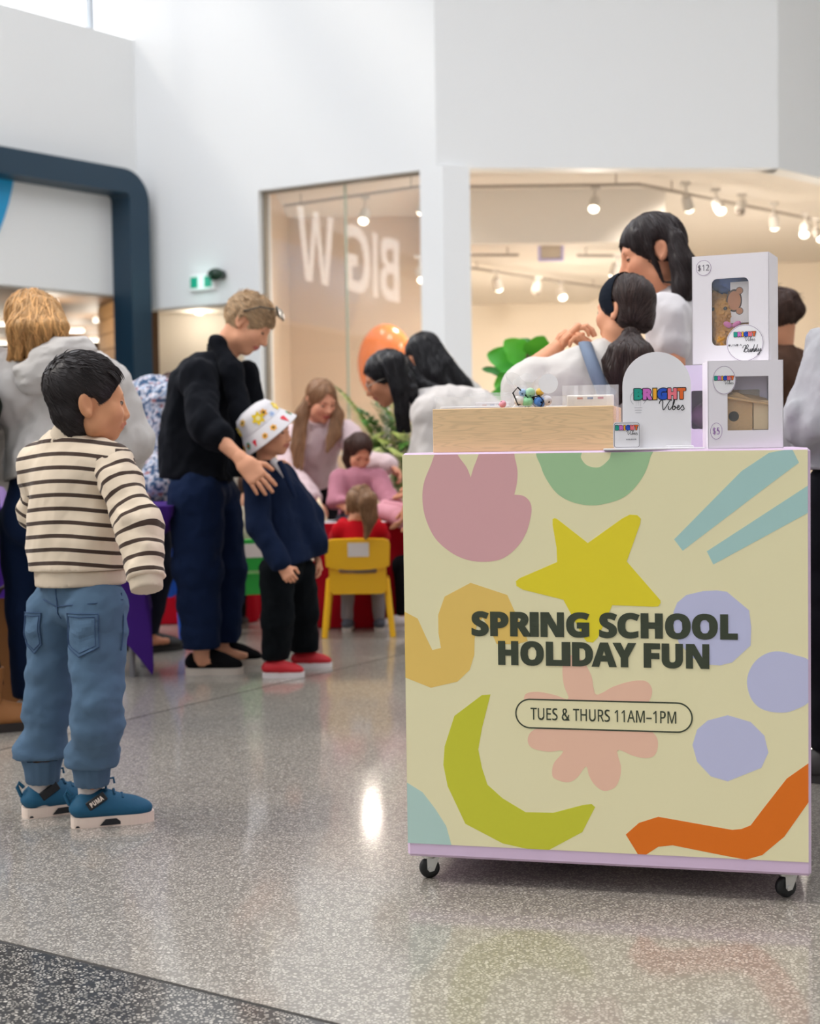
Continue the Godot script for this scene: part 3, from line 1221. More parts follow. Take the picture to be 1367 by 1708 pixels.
func lit_shop() -> void:
	var cream := mat(rgb(246, 234, 216), 0.8)
	var mb := MB.new()
	# left inner wall, set-back wall with its return, far wall, right wall
	wall(mb, Vector2(0.2, -21.21), Vector2(0.2, -27.0), 0.0, 4.5, Vector2(-1, 0), 0.2)
	wall(mb, Vector2(0.0, -27.01), Vector2(14.0, -27.01), 0.0, 4.5, Vector2(0, -1), 0.2)
	wall(mb, Vector2(14.0, -27.2), Vector2(14.0, -18.7), 0.0, 4.5, Vector2(1, 0), 0.2)
	wall(mb, Vector2(11.5, -18.7), Vector2(14.2, -18.7), 0.0, 4.5, Vector2(0, 1), 0.2)
	struct("wall_shop", mb, cream, "warm cream inner walls of the lit shop behind the glass")
	mb = MB.new()
	wall(mb, Vector2(-1.7, -17.45), Vector2(-1.7, -20.99), 0.0, 4.5, Vector2(-1, 0), 0.2)
	wall(mb, Vector2(-1.9, -21.0), Vector2(0.2, -21.0), 0.0, 4.5, Vector2(0, -1), 0.2)
	struct("wall_partition", mb, mat(rgb(224, 200, 172), 0.8), "beige partition inside the shop behind the left window panes")
	mb = MB.new()
	slab(mb, [Vector2(-1.9, -17.45), Vector2(0.2, -16.2), Vector2(4.2, -16.5), Vector2(6.5, -18.7), Vector2(14.2, -18.7), Vector2(14.2, -27.2), Vector2(-1.9, -27.2)], 4.6, 4.3)
	# dropped ceiling behind a face at z = -19
	mb.box(Vector3(1.8, 3.95, -23.1), Vector3(3.2, 0.7, 8.2))
	struct("ceiling_shop", mb, mat(rgb(240, 234, 226), 0.8), "cream shop ceiling with a dropped bulkhead behind the track lights")
	# the glass left of the column
	var win := Node3D.new()
	win.name = "window_4"
	add_child(win, true)
	win.set_meta("kind", "structure")
	win.set_meta("label", "tall shop window of two panes left of the square column, with mirrored letters in it")
	var steel := mat(rgb(150, 140, 126), 0.4, 0.3)
	mb = MB.new()
	wall(mb, C1 + MD * 1.846 + MN * 0.08, C1 + MD * 1.89 + MN * 0.08, 0.0, 4.0, MN, 0.07)
	wall(mb, C1 + MD * 1.846 + MN * 0.08, C1 + MD * 4.1 + MN * 0.08, 0.0, 0.06, MN, 0.07)
	wall(mb, C1 + MD * 1.846 + MN * 0.08, C1 + MD * 4.1 + MN * 0.08, 3.97, 4.0, MN, 0.07)
	obj("window_frame", mb, steel, win)
	for q in [[1.89, 2.985], [2.995, 4.1]]:
		mb = MB.new()
		wall(mb, C1 + MD * q[0] + MN * 0.11, C1 + MD * q[1] + MN * 0.11, 0.05, 3.98, MN, 0.012)
		obj("pane", mb, glass(0.05), win)
	mb = MB.new()
	wall(mb, C1 + MD * 2.98 + MN * 0.105, C1 + MD * 3.0 + MN * 0.105, 0.05, 3.98, MN, 0.022)
	obj("joint_seal", mb, mat(rgb(160, 170, 150), 0.5), win)
	# rails
	var rail := mat(rgb(150, 140, 130), 0.5)
	for q in [["light track along the front of the shop ceiling", [Vector3(0.5, 4.17, -18.0), Vector3(2.9, 4.17, -18.0), Vector3(7.0, 4.17, -22.1)]], ["light track behind the shop window left of the column", [Vector3(-1.6, 4.17, -19.19), Vector3(0.3, 4.17, -17.85)]],
			["light track under the dropped shop ceiling", [Vector3(0.7, 3.5, -20.4), Vector3(3.3, 3.5, -23.6)]], ["short light track behind the column under the dropped ceiling", [Vector3(0.25, 3.5, -19.2), Vector3(1.5, 3.5, -19.35)]], ["short light track behind the dark haired woman's face", [Vector3(2.3, 3.5, -19.5), Vector3(3.3, 3.5, -19.65)]]]:
		mb = MB.new()
		for k in q[1].size() - 1:
			var a: Vector3 = q[1][k]
			var b: Vector3 = q[1][k + 1]
			var z := (b - a).normalized()
			mb.box((a + b) * 0.5, Vector3(0.035, 0.03, a.distance_to(b)), Basis(z.cross(Vector3.UP).normalized() * -1.0, Vector3.UP, z))
			for s in [0.12, 0.88]:
				var h: Vector3 = a.lerp(b, s)
				mb.tube([h, Vector3(h.x, 4.31 if a.y > 4.0 else 3.61, h.z)], [0.008], 6)
		tag(obj("light_track", mb, rail), q[0], "light track")
	# heads: pixel of the bulb, depth, whether lit, rail height
	var heads := [
		[606, 367, 18.5, true, 4.17, "lit track head in the shop window left of the column"],
		[704, 352, 17.9, true, 4.17, "lit track head half hidden by the column, upper one"],
		[703, 465, 19.2, true, 3.5, "lit track head half hidden by the column, lower one"],
		[990, 347, 18.0, true, 4.17, "lit track head alone above the air vent"],
		[1148, 347, 18.0, true, 4.17, "lit track head just above the dark haired woman's crown"],
		[1201, 350, 18.3, true, 4.17, "lit track head tilted sideways, next right of the crown"],
		[1234, 352, 18.7, false, 4.17, "dark unlit track head among the lit ones at the right"],
		[1291, 377, 19.6, true, 4.17, "lit track head above the tall white box"],
		[1341, 390, 20.3, true, 4.17, "lit track head near the right edge of the shop"],
		[1368, 397, 20.8, true, 4.17, "lit track head cut by the right edge of the frame"],
		[831, 480, 21.0, true, 3.5, "lit track head on the lower track right of the column"],
		[893, 486, 21.8, false, 3.5, "dark unlit track head on the lower track below the vent"],
		[938, 495, 22.4, true, 3.5, "lit track head on the lower track left of the raised hands"],
		[1024, 457, 19.6, true, 3.5, "lit track head peeking out beside the dark haired woman's face"],
	]
	for i in heads.size():
		var h: Array = heads[i]
		var p := px(h[0], h[1], h[2])
		var aim := p + Vector3([0.35, -0.4, 0.3, -0.3, 0.5][i % 5], -1.2, [0.8, -0.9, 0.6][i % 3])
		if i == 0:
			aim = p + Vector3(-0.2, -1.0, 0.55)
		track_head(p, h[4], aim, h[3], h[5], [1.2, 1.2, 3.0][i] if i < 3 else 12.0)
	# framed vent under the bulkhead
	var v0 := px(918, 421, 19.3)
	var vent := thing("air_vent", "small air vent in a pale lilac frame under the shop bulkhead", "vent", v0)
	mb = MB.new()
	mb.frame(rounded(0.34, 0.24, 0.005, 1), rounded(0.27, 0.17, 0.005, 1), Transform3D(Basis(), v0), 0.04)
	obj("vent_frame", mb, mat(rgb(206, 200, 246), 0.5), vent)
	for k in 6:
		mb = MB.new()
		mb.box(v0 + Vector3(0, -0.07 + k * 0.028, 0.015), Vector3(0.27, 0.02, 0.006), Basis(Vector3.RIGHT, 0.5))
		obj("louvre", mb, mat(rgb(190, 170, 140), 0.5), vent)
	mb = MB.new()
	mb.tube([v0 + Vector3(0, 0.11, 0.01), Vector3(v0.x, 3.62, v0.z + 0.01)], [0.02], 8)
	obj("vent_hanger", mb, mat(rgb(200, 190, 180), 0.5), vent)
	# orange pod shining behind the glass
	var o := px(643, 607, 19.0)
	var pod := thing("display_pod", "large glossy orange egg shaped display pod behind the shop glass", "display", Vector3(o.x, 0, o.z))
	mb = MB.new()
	mb.ellipsoid(o, Basis(), Vector3(0.37, 0.52, 0.3), 36, 24)
	obj("shell", mb, mat(rgb(240, 122, 18), 0.2), pod)
	mb = MB.new()
	mb.lathe([Vector2(0, 0), Vector2(0.28, 0), Vector2(0.28, 0.03), Vector2(0.05, 0.06), Vector2(0.04, o.y - 0.48), Vector2(0, o.y - 0.48)], Transform3D(Basis(), Vector3(o.x, 0, o.z)), 24)
	obj("stand", mb, mat(rgb(230, 226, 220), 0.4), pod)
	# white display tables deeper in the shop
	for q in [[0.9, -19.6, 1.5], [3.2, -21.5, 1.8], [-0.6, -20.3, 1.2], [5.6, -23.0, 2.0]]:
		var t := thing("display_table", "white display table inside the lit shop " + {0.9: "behind the fig plant", 3.2: "in the middle of the floor", -0.6: "behind the shop window", 5.6: "at the far right"}[q[0]], "table", Vector3(q[0], 0, q[1]))
		mb = MB.new()
		mb.box(Vector3(q[0], 0.88, q[1]), Vector3(q[2], 0.04, 0.7), Basis(), 0.005)
		obj("tabletop", mb, mat(rgb(240, 236, 230), 0.4), t)
		for sx in [-1, 1]:
			for sz in [-1, 1]:
				mb = MB.new()
				mb.box(Vector3(q[0] + sx * (q[2] / 2 - 0.05), 0.43, q[1] + sz * 0.3), Vector3(0.05, 0.86, 0.05))
				obj("leg", mb, mat(rgb(226, 220, 212), 0.5), t)


const CART_N := Vector3(-0.225, 0, 0.974)
const CART_M := Vector3(0.3945, 0, -2.985)      # middle of the front face on the plan
const CART_TURN := -0.227
const CART_TOP := 0.93


# pixel -> place on the plane z = zl in the axes of thing t
func loc(t: Node3D, u: float, v: float, zl: float) -> Vector2:
	var p := on_plane(u, v, t.transform * Vector3(0, 0, zl), t.basis.z)
	var q := t.transform.affine_inverse() * p
	return Vector2(q.x, q.y)


func shift(z: float) -> Transform3D:
	return Transform3D(Basis(), Vector3(0, 0, z))


func cart() -> void:
	var D := 0.88
	var W := 0.843
	var c := CART_M - CART_N * D * 0.5
	var t := thing("promotion_cart", "wide cream promotion cart on castors printed with bright shapes and holiday lettering", "cart", c, CART_TURN)
	var lilac := mat(rgb(220, 194, 222), 0.5)
	var mb := MB.new()
	mb.box(Vector3(0, (0.058 + CART_TOP) * 0.5, 0), Vector3(W, CART_TOP - 0.058, D), Basis(), 0.006)
	obj("body", mb, lilac, t, true)
	var zf := D * 0.5
	# printed sheet
	var x0 := -W / 2 + 0.0015
	var x1 := W / 2 - 0.0055
	var y0 := 0.0875
	var y1 := CART_TOP - 0.004
	var sheet := PackedVector2Array([Vector2(x0, y0), Vector2(x1, y0), Vector2(x1, y1), Vector2(x0, y1)])
	var cream := mat(rgb(240, 232, 188), 0.55)
	mb = MB.new()
	mb.extr(sheet, shift(zf), 0.0012, false)
	obj("printed_sheet", mb, cream, t, true)
	var P := func(a: Array) -> Array:
		var out := []
		for q in a:
			out.append(loc(t, 670.0 + q[0] / 1.961, 740.0 + q[1] / 1.961, zf))
		return out
	var z := zf + 0.0012
	var lay := func(called: String, a: Array, k: Color, round_it: bool, level: int) -> void:
		var pts: Array = P.call(a)
		var pg: PackedVector2Array = curved(pts, 6) if round_it else PackedVector2Array(pts)
		for q in Geometry2D.intersect_polygons(pg, sheet):
			var b := MB.new()
			b.extr(q, shift(z), 0.0003 * level, false)
			obj(called, b, mat(k, 0.55), t, true)
	lay.call("printed_tulip", [[118, 20], [95, 70], [72, 130], [68, 190], [80, 250], [110, 310], [160, 355], [215, 380], [275, 386], [330, 375], [375, 340], [405, 295], [420, 245], [424, 210], [415, 185], [395, 170], [369, 167], [368, 165], [376, 130], [378, 90], [370, 50], [355, 15], [270, 15], [240, 65], [226, 108], [224.5, 108], [212, 78], [190, 48], [168, 20]], rgb(222, 170, 172), true, 1)
	lay.call("printed_arch", [[447, 20], [455, 75], [475, 120], [510, 165], [560, 192], [625, 202], [690, 190], [730, 172], [765, 140], [795, 95], [812, 45], [814, 15], [700, 15], [678, 50], [655, 72], [638, 78], [615, 75], [598, 65], [585, 45], [578, 15]], rgb(165, 202, 154), true, 1)
	lay.call("printed_bar", [[890, 313], [1110, 90], [1200, 30], [1275, 16], [1298, 62], [1200, 135], [918, 350]], rgb(172, 210, 206), false, 1)
	lay.call("printed_bar", [[997, 352], [1335, 132], [1335, 222], [1018, 395]], rgb(172, 210, 206), false, 1)
	lay.call("printed_squiggle", [[0, 545], [10, 550], [52, 572], [78, 630], [100, 675], [128, 668], [120, 620], [119, 560], [140, 500], [225, 455], [345, 495], [365, 540], [395, 600], [412, 645], [380, 655], [310, 655], [290, 610], [265, 570], [245, 590], [238, 640], [237, 690], [222, 740], [182, 778], [95, 798], [0, 760]], rgb(238, 200, 104), false, 1)
	lay.call("printed_star", [[493, 247], [500, 243], [510, 248], [608, 325], [720, 245], [745, 232], [770, 234], [781, 245], [779, 262], [735, 385], [845, 512], [846, 521], [838, 532], [820, 533], [688, 528], [640, 635], [625, 650], [605, 648], [595, 635], [528, 510], [395, 477], [375, 465], [373, 450], [385, 440], [508, 387], [506, 340], [493, 265]], rgb(236, 218, 36), false, 2)
	lay.call("printed_dot", [[985, 482], [1030, 480], [1062, 484], [1135, 545], [1142, 600], [1140, 660], [1080, 715], [1040, 725], [1000, 722], [950, 700], [905, 650], [888, 600], [888, 550], [900, 520], [930, 495]], rgb(198, 200, 232), false, 1)
	lay.call("printed_dot", [[1225, 679], [1180, 692], [1145, 725], [1128, 775], [1140, 830], [1172, 865], [1225, 879], [1280, 872], [1340, 830], [1340, 720], [1280, 690]], rgb(198, 200, 232), true, 1)
	lay.call("printed_dot", [[950, 985], [965, 935], [1000, 905], [1065, 888], [1140, 910], [1185, 955], [1198, 1010], [1175, 1060], [1065, 1104], [1010, 1088], [965, 1040]], rgb(198, 200, 232), false, 1)
	lay.call("printed_flower", [[525, 740], [532, 705], [560, 692], [595, 715], [620, 760], [635, 820], [690, 795], [745, 778], [795, 776], [817, 800], [812, 835], [780, 880], [740, 910], [790, 925], [830, 955], [837, 990], [825, 1020], [795, 1028], [755, 1020], [705, 1002], [716, 1055], [712, 1095], [695, 1125], [660, 1135], [630, 1115], [612, 1085], [602, 1055], [575, 1090], [545, 1107], [510, 1100], [492, 1085], [497, 1045], [528, 1005], [480, 1007], [430, 997], [412, 975], [420, 945], [455, 925], [500, 905], [440, 870], [405, 845], [400, 828], [412, 815], [450, 812], [500, 822], [545, 835], [530, 790]], rgb(244, 198, 172), true, 1)
	lay.call("printed_crescent", [[262, 822], [290, 820], [262, 930], [250, 1000], [262, 1060], [280, 1115], [330, 1160], [405, 1205], [495, 1207], [590, 1182], [620, 1178], [632, 1188], [590, 1270], [465, 1337], [330, 1307], [208, 1243], [150, 1120], [136, 1050], [140, 990], [172, 890]], rgb(206, 206, 50), false, 1)
	lay.call("printed_ribbon", [[732, 1278], [775, 1240], [838, 1220], [1080, 1263], [1110, 1260], [1140, 1248], [1180, 1195], [1258, 1095], [1345, 1034], [1345, 1150], [1250, 1285], [1178, 1345], [1125, 1360], [1060, 1348], [885, 1313], [838, 1318], [780, 1356]], rgb(232, 116, 0), false, 1)
	lay.call("printed_corner", [[5, 1098], [20, 1110], [68, 1140], [110, 1195], [145, 1250], [170, 1340], [5, 1340]], rgb(184, 214, 206), false, 1)
	var ink := mat(rgb(56, 64, 46), 0.55)
	for q in [["SPRING SCHOOL", 228, 590, 1098, 599, 84.0, 663, 594], ["HOLIDAY FUN", 315, 684, 1005, 696, 82.0, 660, 690]]:
		var a: Vector2 = P.call([[q[1], q[2]]])[0]
		var b: Vector2 = P.call([[q[3], q[4]]])[0]
		var m: Vector2 = P.call([[q[6], q[7]]])[0]
		text("lettering", q[0], t, Transform3D(Basis(), Vector3((a.x + b.x) * 0.5, m.y, z + 0.0008)), b.x - a.x, q[5] / 1.961 * 3.0 / FOCAL, ink, true, 0.034, -0.022)
	var a: Vector2 = P.call([[371, 885]])[0]
	var b: Vector2 = P.call([[951, 893]])[0]
	var m := Vector2((a.x + b.x) * 0.5, P.call([[661, 889]])[0].y)
	var ph := 100.0 / 1.961 * 2.99 / FOCAL
	var pw := b.x - a.x
	mb = MB.new()
	mb.extr(rounded(pw, ph, ph * 0.499, 14), Transform3D(Basis(), Vector3(m.x, m.y, z)), 0.0006, false)
	obj("pill", mb, cream, t, true)
	mb = MB.new()
	mb.frame(rounded(pw, ph, ph * 0.499, 14), rounded(pw - 0.006, ph - 0.006, ph * 0.499 - 0.003, 14), Transform3D(Basis(), Vector3(m.x, m.y, z)), 0.0009)
	obj("pill_outline", mb, ink, t, true)
	a = P.call([[421, 880]])[0]
	b = P.call([[897, 895]])[0]
	text("lettering", "TUES & THURS 11AM–1PM", t, Transform3D(Basis(), Vector3((a.x + b.x) * 0.5, m.y, z + 0.0007)), b.x - a.x, 41.0 / 1.961 * 2.99 / FOCAL, ink, false, 0.004, -0.01)
	# castors
	var chrome := mat(rgb(200, 200, 198), 0.25, 0.9)
	var rubber := mat(rgb(20, 20, 21), 0.5)
	for q in [[-0.383, 0.395, 0.4], [0.372, 0.395, 0.5], [-0.383, -0.39, 1.2], [0.372, -0.39, 2.0]]:
		var rig := Node3D.new()
		rig.name = "castor"
		t.add_child(rig, true)
		rig.position = Vector3(q[0], 0, q[1])
		rig.rotation.y = q[2]
		mb = MB.new()
		mb.box(Vector3(0, 0.0555, 0), Vector3(0.05, 0.003, 0.042), Basis(), 0.001)
		mb.lathe([Vector2(0, 0.046), Vector2(0.016, 0.046), Vector2(0.018, 0.05), Vector2(0.018, 0.054), Vector2(0, 0.054)], Transform3D(), 18)
		for s in [-1, 1]:
			var pg := PackedVector2Array([Vector2(-0.012, 0.05), Vector2(0.017, 0.05), Vector2(0.004, 0.018), Vector2(-0.006, 0.016), Vector2(-0.011, 0.022)])
			mb.extr(pg, Transform3D(Basis(), Vector3(0.004, 0, s * 0.0125 - 0.001)), 0.002)
		obj("fork", mb, chrome, rig, true)
		mb = MB.new()
		mb.lathe([Vector2(0.0, -0.009), Vector2(0.012, -0.009), Vector2(0.019, -0.0085), Vector2(0.0222, -0.005), Vector2(0.0226, 0.0), Vector2(0.0222, 0.005), Vector2(0.019, 0.0085), Vector2(0.012, 0.009), Vector2(0, 0.009)], Transform3D(Basis(Vector3.RIGHT, PI / 2), Vector3(0, 0.0226, 0)), 28)
		obj("wheel", mb, rubber, rig, true)
		mb = MB.new()
		mb.tube([Vector3(0, 0.0226, -0.016), Vector3(0, 0.0226, 0.016)], [0.005], 8)
		obj("axle", mb, chrome, rig, true)


# a place on the cart's top: pixel column u, set back from the front edge by `back`
func on_cart(u: float, back: float) -> Vector3:
	var p := on_plane(u, 748, CART_M - CART_N * back, CART_N)
	p.y = CART_TOP
	return p


const CURSIVE := {
	"Vibes": [[[0.0, 0.62], [0.02, 0.85], [0.09, 0.98], [0.13, 0.8], [0.14, 0.4], [0.19, 0.03], [0.27, 0.3], [0.36, 0.75], [0.43, 1.0], [0.47, 0.9]], [[0.36, 0.42], [0.38, 0.12], [0.42, 0.03], [0.47, 0.15], [0.55, 0.55], [0.575, 0.9], [0.545, 0.98], [0.53, 0.6], [0.535, 0.15], [0.58, 0.02], [0.63, 0.15], [0.62, 0.35], [0.565, 0.35], [0.63, 0.3], [0.68, 0.22], [0.76, 0.28], [0.77, 0.42], [0.725, 0.42], [0.71, 0.15], [0.76, 0.02], [0.83, 0.18], [0.9, 0.45], [0.93, 0.3], [0.97, 0.1], [0.92, -0.02], [0.86, 0.03]], [[0.385, 0.56], [0.392, 0.58]]],
	"Buddy": [[[0.0, 0.55], [0.05, 0.85], [0.15, 0.9], [0.13, 0.5], [0.08, 0.05], [0.17, 0.5], [0.22, 0.95], [0.29, 0.85], [0.25, 0.55], [0.16, 0.5], [0.28, 0.4], [0.27, 0.1], [0.16, 0.02], [0.12, 0.12]], [[0.31, 0.42], [0.31, 0.1], [0.36, 0.02], [0.41, 0.42], [0.41, 0.08], [0.45, 0.05], [0.53, 0.4], [0.47, 0.35], [0.46, 0.1], [0.5, 0.02], [0.56, 0.4], [0.59, 0.95], [0.57, 0.2], [0.61, 0.03], [0.69, 0.4], [0.63, 0.35], [0.62, 0.1], [0.66, 0.02], [0.72, 0.4], [0.75, 0.95], [0.73, 0.2], [0.77, 0.03], [0.83, 0.42], [0.83, 0.15], [0.87, 0.05], [0.93, 0.42], [0.92, -0.1], [0.85, -0.4], [0.82, -0.3], [0.92, -0.02], [1.0, 0.2]]],
}


func cursive(parent: Node3D, s: String, at: Vector3, w: float, h: float, thick: float, m: Material) -> void:
	var mb := MB.new()
	for st in CURSIVE[s]:
		var pts := []
		for q in st:
			pts.append(Vector2((q[0] - 0.5) * w + q[1] * 0.12 * h, (q[1] - 0.45) * h))
		ribbon(mb, curved(pts, 6, false), thick, Transform3D(Basis(), at), 0.0004)
	obj("script_lettering", mb, m, parent, true)


# the coloured bubble letters with the script line under them; w is the width of the top word
func logo(parent: Node3D, at: Vector3, w: float) -> void:
	var dark := mat(rgb(28, 30, 34), 0.5)
	var ks := [rgb(10, 160, 140), rgb(214, 112, 200), rgb(246, 176, 40), rgb(22, 82, 200), rgb(244, 122, 136), rgb(232, 104, 34)]
	var adv := [0.09, 0.265, 0.405, 0.545, 0.735, 0.91]
	var wid := [0.165, 0.175, 0.07, 0.18, 0.175, 0.16]
	for i in 6:
		var p := at + Vector3((adv[i] - 0.5) * w, 0, 0)
		text("letter_outline", "BRIGHT"[i], parent, Transform3D(Basis(), p), wid[i] * w + 0.028 * w, 0.245 * w, dark, true, 0.085, 0.0, 0.0004)
		text("letter", "BRIGHT"[i], parent, Transform3D(Basis(), p + Vector3(0, 0, 0.0004)), wid[i] * w - 0.004 * w, 0.212 * w, mat(ks[i], 0.45), true, 0.045, 0.0, 0.0004)
	cursive(parent, "Vibes", at + Vector3(w * 0.22, -w * 0.225, 0.0009), w * 0.5, w * 0.2, w * 0.017, dark)


# a carton: size w, h, d; its front has an opening ow x oh round (ox, oy) with rounded corners
func carton(t: Node3D, w: float, h: float, d: float, o: Rect2, r: float, m: Material) -> void:
	var mb := MB.new()
	var th := 0.0015
	mb.box(Vector3(-w / 2 + th / 2, h / 2, 0), Vector3(th, h, d))
	mb.box(Vector3(w / 2 - th / 2, h / 2, 0), Vector3(th, h, d))
	mb.box(Vector3(0, th / 2, 0), Vector3(w - 2 * th, th, d))
	mb.box(Vector3(0, h / 2, -d / 2 + th / 2), Vector3(w - 2 * th, h - 2 * th, th))
	obj("carton_sides", mb, m, t, true)
	mb = MB.new()
	mb.box(Vector3(0, h - th / 2, 0), Vector3(w - 2 * th, th, d - 0.001), Basis(), 0.0004)
	obj("lid_flap", mb, m, t, true)
	mb = MB.new()
	var outer := rounded(w, h, 0.0015, 6)
	var inner := rounded(o.size.x, o.size.y, r, 6)
	var c := o.get_center()
	for i in outer.size():
		outer[i] += Vector2(0, h / 2)
		inner[i] += c
	mb.frame(outer, inner, shift(d / 2 - th), th)
	obj("front_panel", mb, m, t, true)
	mb = MB.new()
	mb.box(Vector3(c.x, c.y, d / 2 - th - 0.001), Vector3(o.size.x + 0.01, o.size.y + 0.01, 0.0004))
	obj("clear_window", mb, glass(0.01), t, true)


func sticker(t: Node3D, c: Vector2, rx: float, ry: float, z: float, fill: Color, line: Color) -> void:
	var mb := MB.new()
	mb.extr(circle(rx, 40, ry), Transform3D(Basis(), Vector3(c.x, c.y, z)), 0.0004, false)
	obj("round_sticker", mb, mat(fill, 0.4), t, true)
	mb = MB.new()
	mb.frame(circle(rx * 0.97, 40, ry * 0.97), circle(rx * 0.97 - 0.0008, 40, ry * 0.97 - 0.0008), Transform3D(Basis(), Vector3(c.x, c.y, z)), 0.0007)
	obj("sticker_outline", mb, mat(line, 0.5), t, true)


func goods() -> void:
	var white := mat(rgb(243, 238, 244), 0.45)
	var lilac := mat(rgb(226, 214, 240), 0.45)
	# wooden crate
	var p0 := on_cart(722, 0.035)
	var p1 := on_cart(1023, 0.035)
	var L := p0.distance_to(p1)
	var H := 0.0935
	var dd := 0.2
	var t := thing("wooden_crate", "pale wooden crate holding wrapped craft packets on the cart", "crate", (p0 + p1) * 0.5 - CART_N * dd * 0.5, CART_TURN)
	var wood := mat(rgb(238, 206, 162), 0.55)
	wood.albedo_texture = wood_tex()
	wood.uv1_triplanar = true
	wood.uv1_scale = Vector3(1.6, 4.2, 1.6)
	var mb: MB
	for q in [["front_board", Vector3(0, H / 2, dd / 2 - 0.006), Vector3(L, H, 0.012)], ["back_board", Vector3(0, H / 2, -dd / 2 + 0.006), Vector3(L, H, 0.012)], ["end_board", Vector3(-L / 2 + 0.006, H / 2, 0), Vector3(0.012, H, dd - 0.024)], ["end_board", Vector3(L / 2 - 0.006, H / 2, 0), Vector3(0.012, H, dd - 0.024)], ["bottom_board", Vector3(0, 0.006, 0), Vector3(L - 0.024, 0.012, dd - 0.024)]]:
		mb = MB.new()
		mb.box(q[1], q[2], Basis(), 0.0012)
		obj(q[0], mb, wood, t, true)
	var film := glass(0.2, Color(1, 1, 1))
	film.roughness = 0.06
	# flat wrapped packets leaning out of the crate
	for q in [[792, 0.06, 0.15, 0.104, 0.012, "wide flat wrapped craft packet at the left end of the crate", rgb(240, 238, 240), 0.1], [822, 0.1, 0.08, 0.113, 0.01, "small upright wrapped packet second from the left in the crate", rgb(236, 230, 236), -0.06], [985, 0.07, 0.1, 0.123, 0.02, "cream wrapped packet at the right end of the crate", rgb(246, 240, 232), 0.03], [945, 0.12, 0.09, 0.103, 0.01, "low wrapped packet behind the beads in the crate", rgb(232, 228, 226), 0.0]]:
		var pos := on_cart(q[0], 0.035 + q[1])
		var k := thing("craft_packet", q[5], "packet", pos + Vector3(0, 0.013, 0), CART_TURN + q[7], "packets in the crate")
		mb = MB.new()
		mb.box(Vector3(0, q[3] * 0.5 - 0.008, 0), Vector3(q[2], q[3] - 0.018, q[4] * 0.6), Basis(), 0.002)
		obj("card", mb, mat(q[6], 0.5), k, true)
		mb = MB.new()
		var steps := 14
		for side in [-1.0, 1.0]:
			for i in steps:
				for j in 5:
					var pt := func(a: int, b: int) -> Vector3:
						var x: float = (float(a) / steps - 0.5) * (q[2] + 0.02)
						var y: float = b / 5.0 * (q[3] + 0.004)
						return Vector3(x, y, side * (q[4] * 0.5 + 0.003 * sin(a * 2.3 + b * 1.7 + q[0])) * (0.25 if b == 5 or a == 0 or a == steps else 1.0))
					mb.quad(pt.call(i, j), pt.call(i + 1, j), pt.call(i + 1, j + 1), pt.call(i, j + 1))
		obj("clear_wrap", mb, film, k, true)
		for s in 3:
			mb = MB.new()
			mb.box(Vector3((s - 1) * q[2] * 0.22, q[3] - 0.024, q[4] * 0.3 + 0.0004), Vector3(q[2] * 0.12, 0.004, 0.0006))
			obj("printed_mark", mb, mat([rgb(206, 120, 90), rgb(90, 120, 170), rgb(200, 110, 130)][s], 0.6), k, true)
	# bag of beads tied with black twine
	var bp := on_cart(882, 0.08) + Vector3(0, 0.013, 0)
	var bag := thing("bead_bag", "clear bag of coloured beads tied with black and white twine, standing in the crate", "bag", bp)
	mb = MB.new()
	var nz := noise(5, 30.0)
	var rows := [[0.0, 0.05], [0.03, 0.056], [0.06, 0.05], [0.085, 0.034], [0.1, 0.012], [0.112, 0.02], [0.13, 0.036], [0.145, 0.045]]
	for i in rows.size() - 1:
		for k in 22:
			var pt := func(a: int, b: int) -> Vector3:
				var an := TAU * b / 22
				var r: float = rows[a][1] * (1.0 + 0.22 * nz.get_noise_3d(cos(an) * 0.05, rows[a][0], sin(an) * 0.05) + 0.18 * sin(an * 5.0) * (1.0 if a > 3 else 0.2))
				return bp + Vector3(cos(an) * r, rows[a][0] + (0.012 * sin(an * 3.0) if a == rows.size() - 1 else 0.0), sin(an) * r * 0.7)
			mb.quad(pt.call(i, k + 1), pt.call(i, k), pt.call(i + 1, k), pt.call(i + 1, k + 1))
	obj("clear_film", mb, film, bag)
	var twine := mat(rgb(26, 26, 28), 0.8)
	mb = MB.new()
	var knot := bp + Vector3(0, 0.1, 0.012)
	for lp in [[-0.035, 0.012, -0.03, -0.014], [0.03, -0.006, 0.026, -0.026], [-0.012, -0.03, -0.004, -0.034]]:
		mb.tube([knot, knot + Vector3(lp[0] * 0.7, lp[1] + 0.012, 0.006), knot + Vector3(lp[0], lp[1], 0.01), knot + Vector3(lp[2] * 0.8, lp[3], 0.008), knot + Vector3(0, -0.004, 0.002)], [0.0017], 6)
	mb.lathe([Vector2(0.013, -0.003), Vector2(0.0145, 0), Vector2(0.013, 0.003)], Transform3D(Basis(), knot - Vector3(0, 0, 0.012)), 16)
	obj("twine_bow", mb, twine, bag)
	mb = MB.new()
	var tagc := px(914, 640, -knot.z - 0.02)
	mb.extr(circle(0.021, 28), Transform3D(Basis(Vector3.UP, -0.3), tagc), 0.0008)
	obj("paper_tag", mb, mat(rgb(244, 242, 244), 0.6), bag)
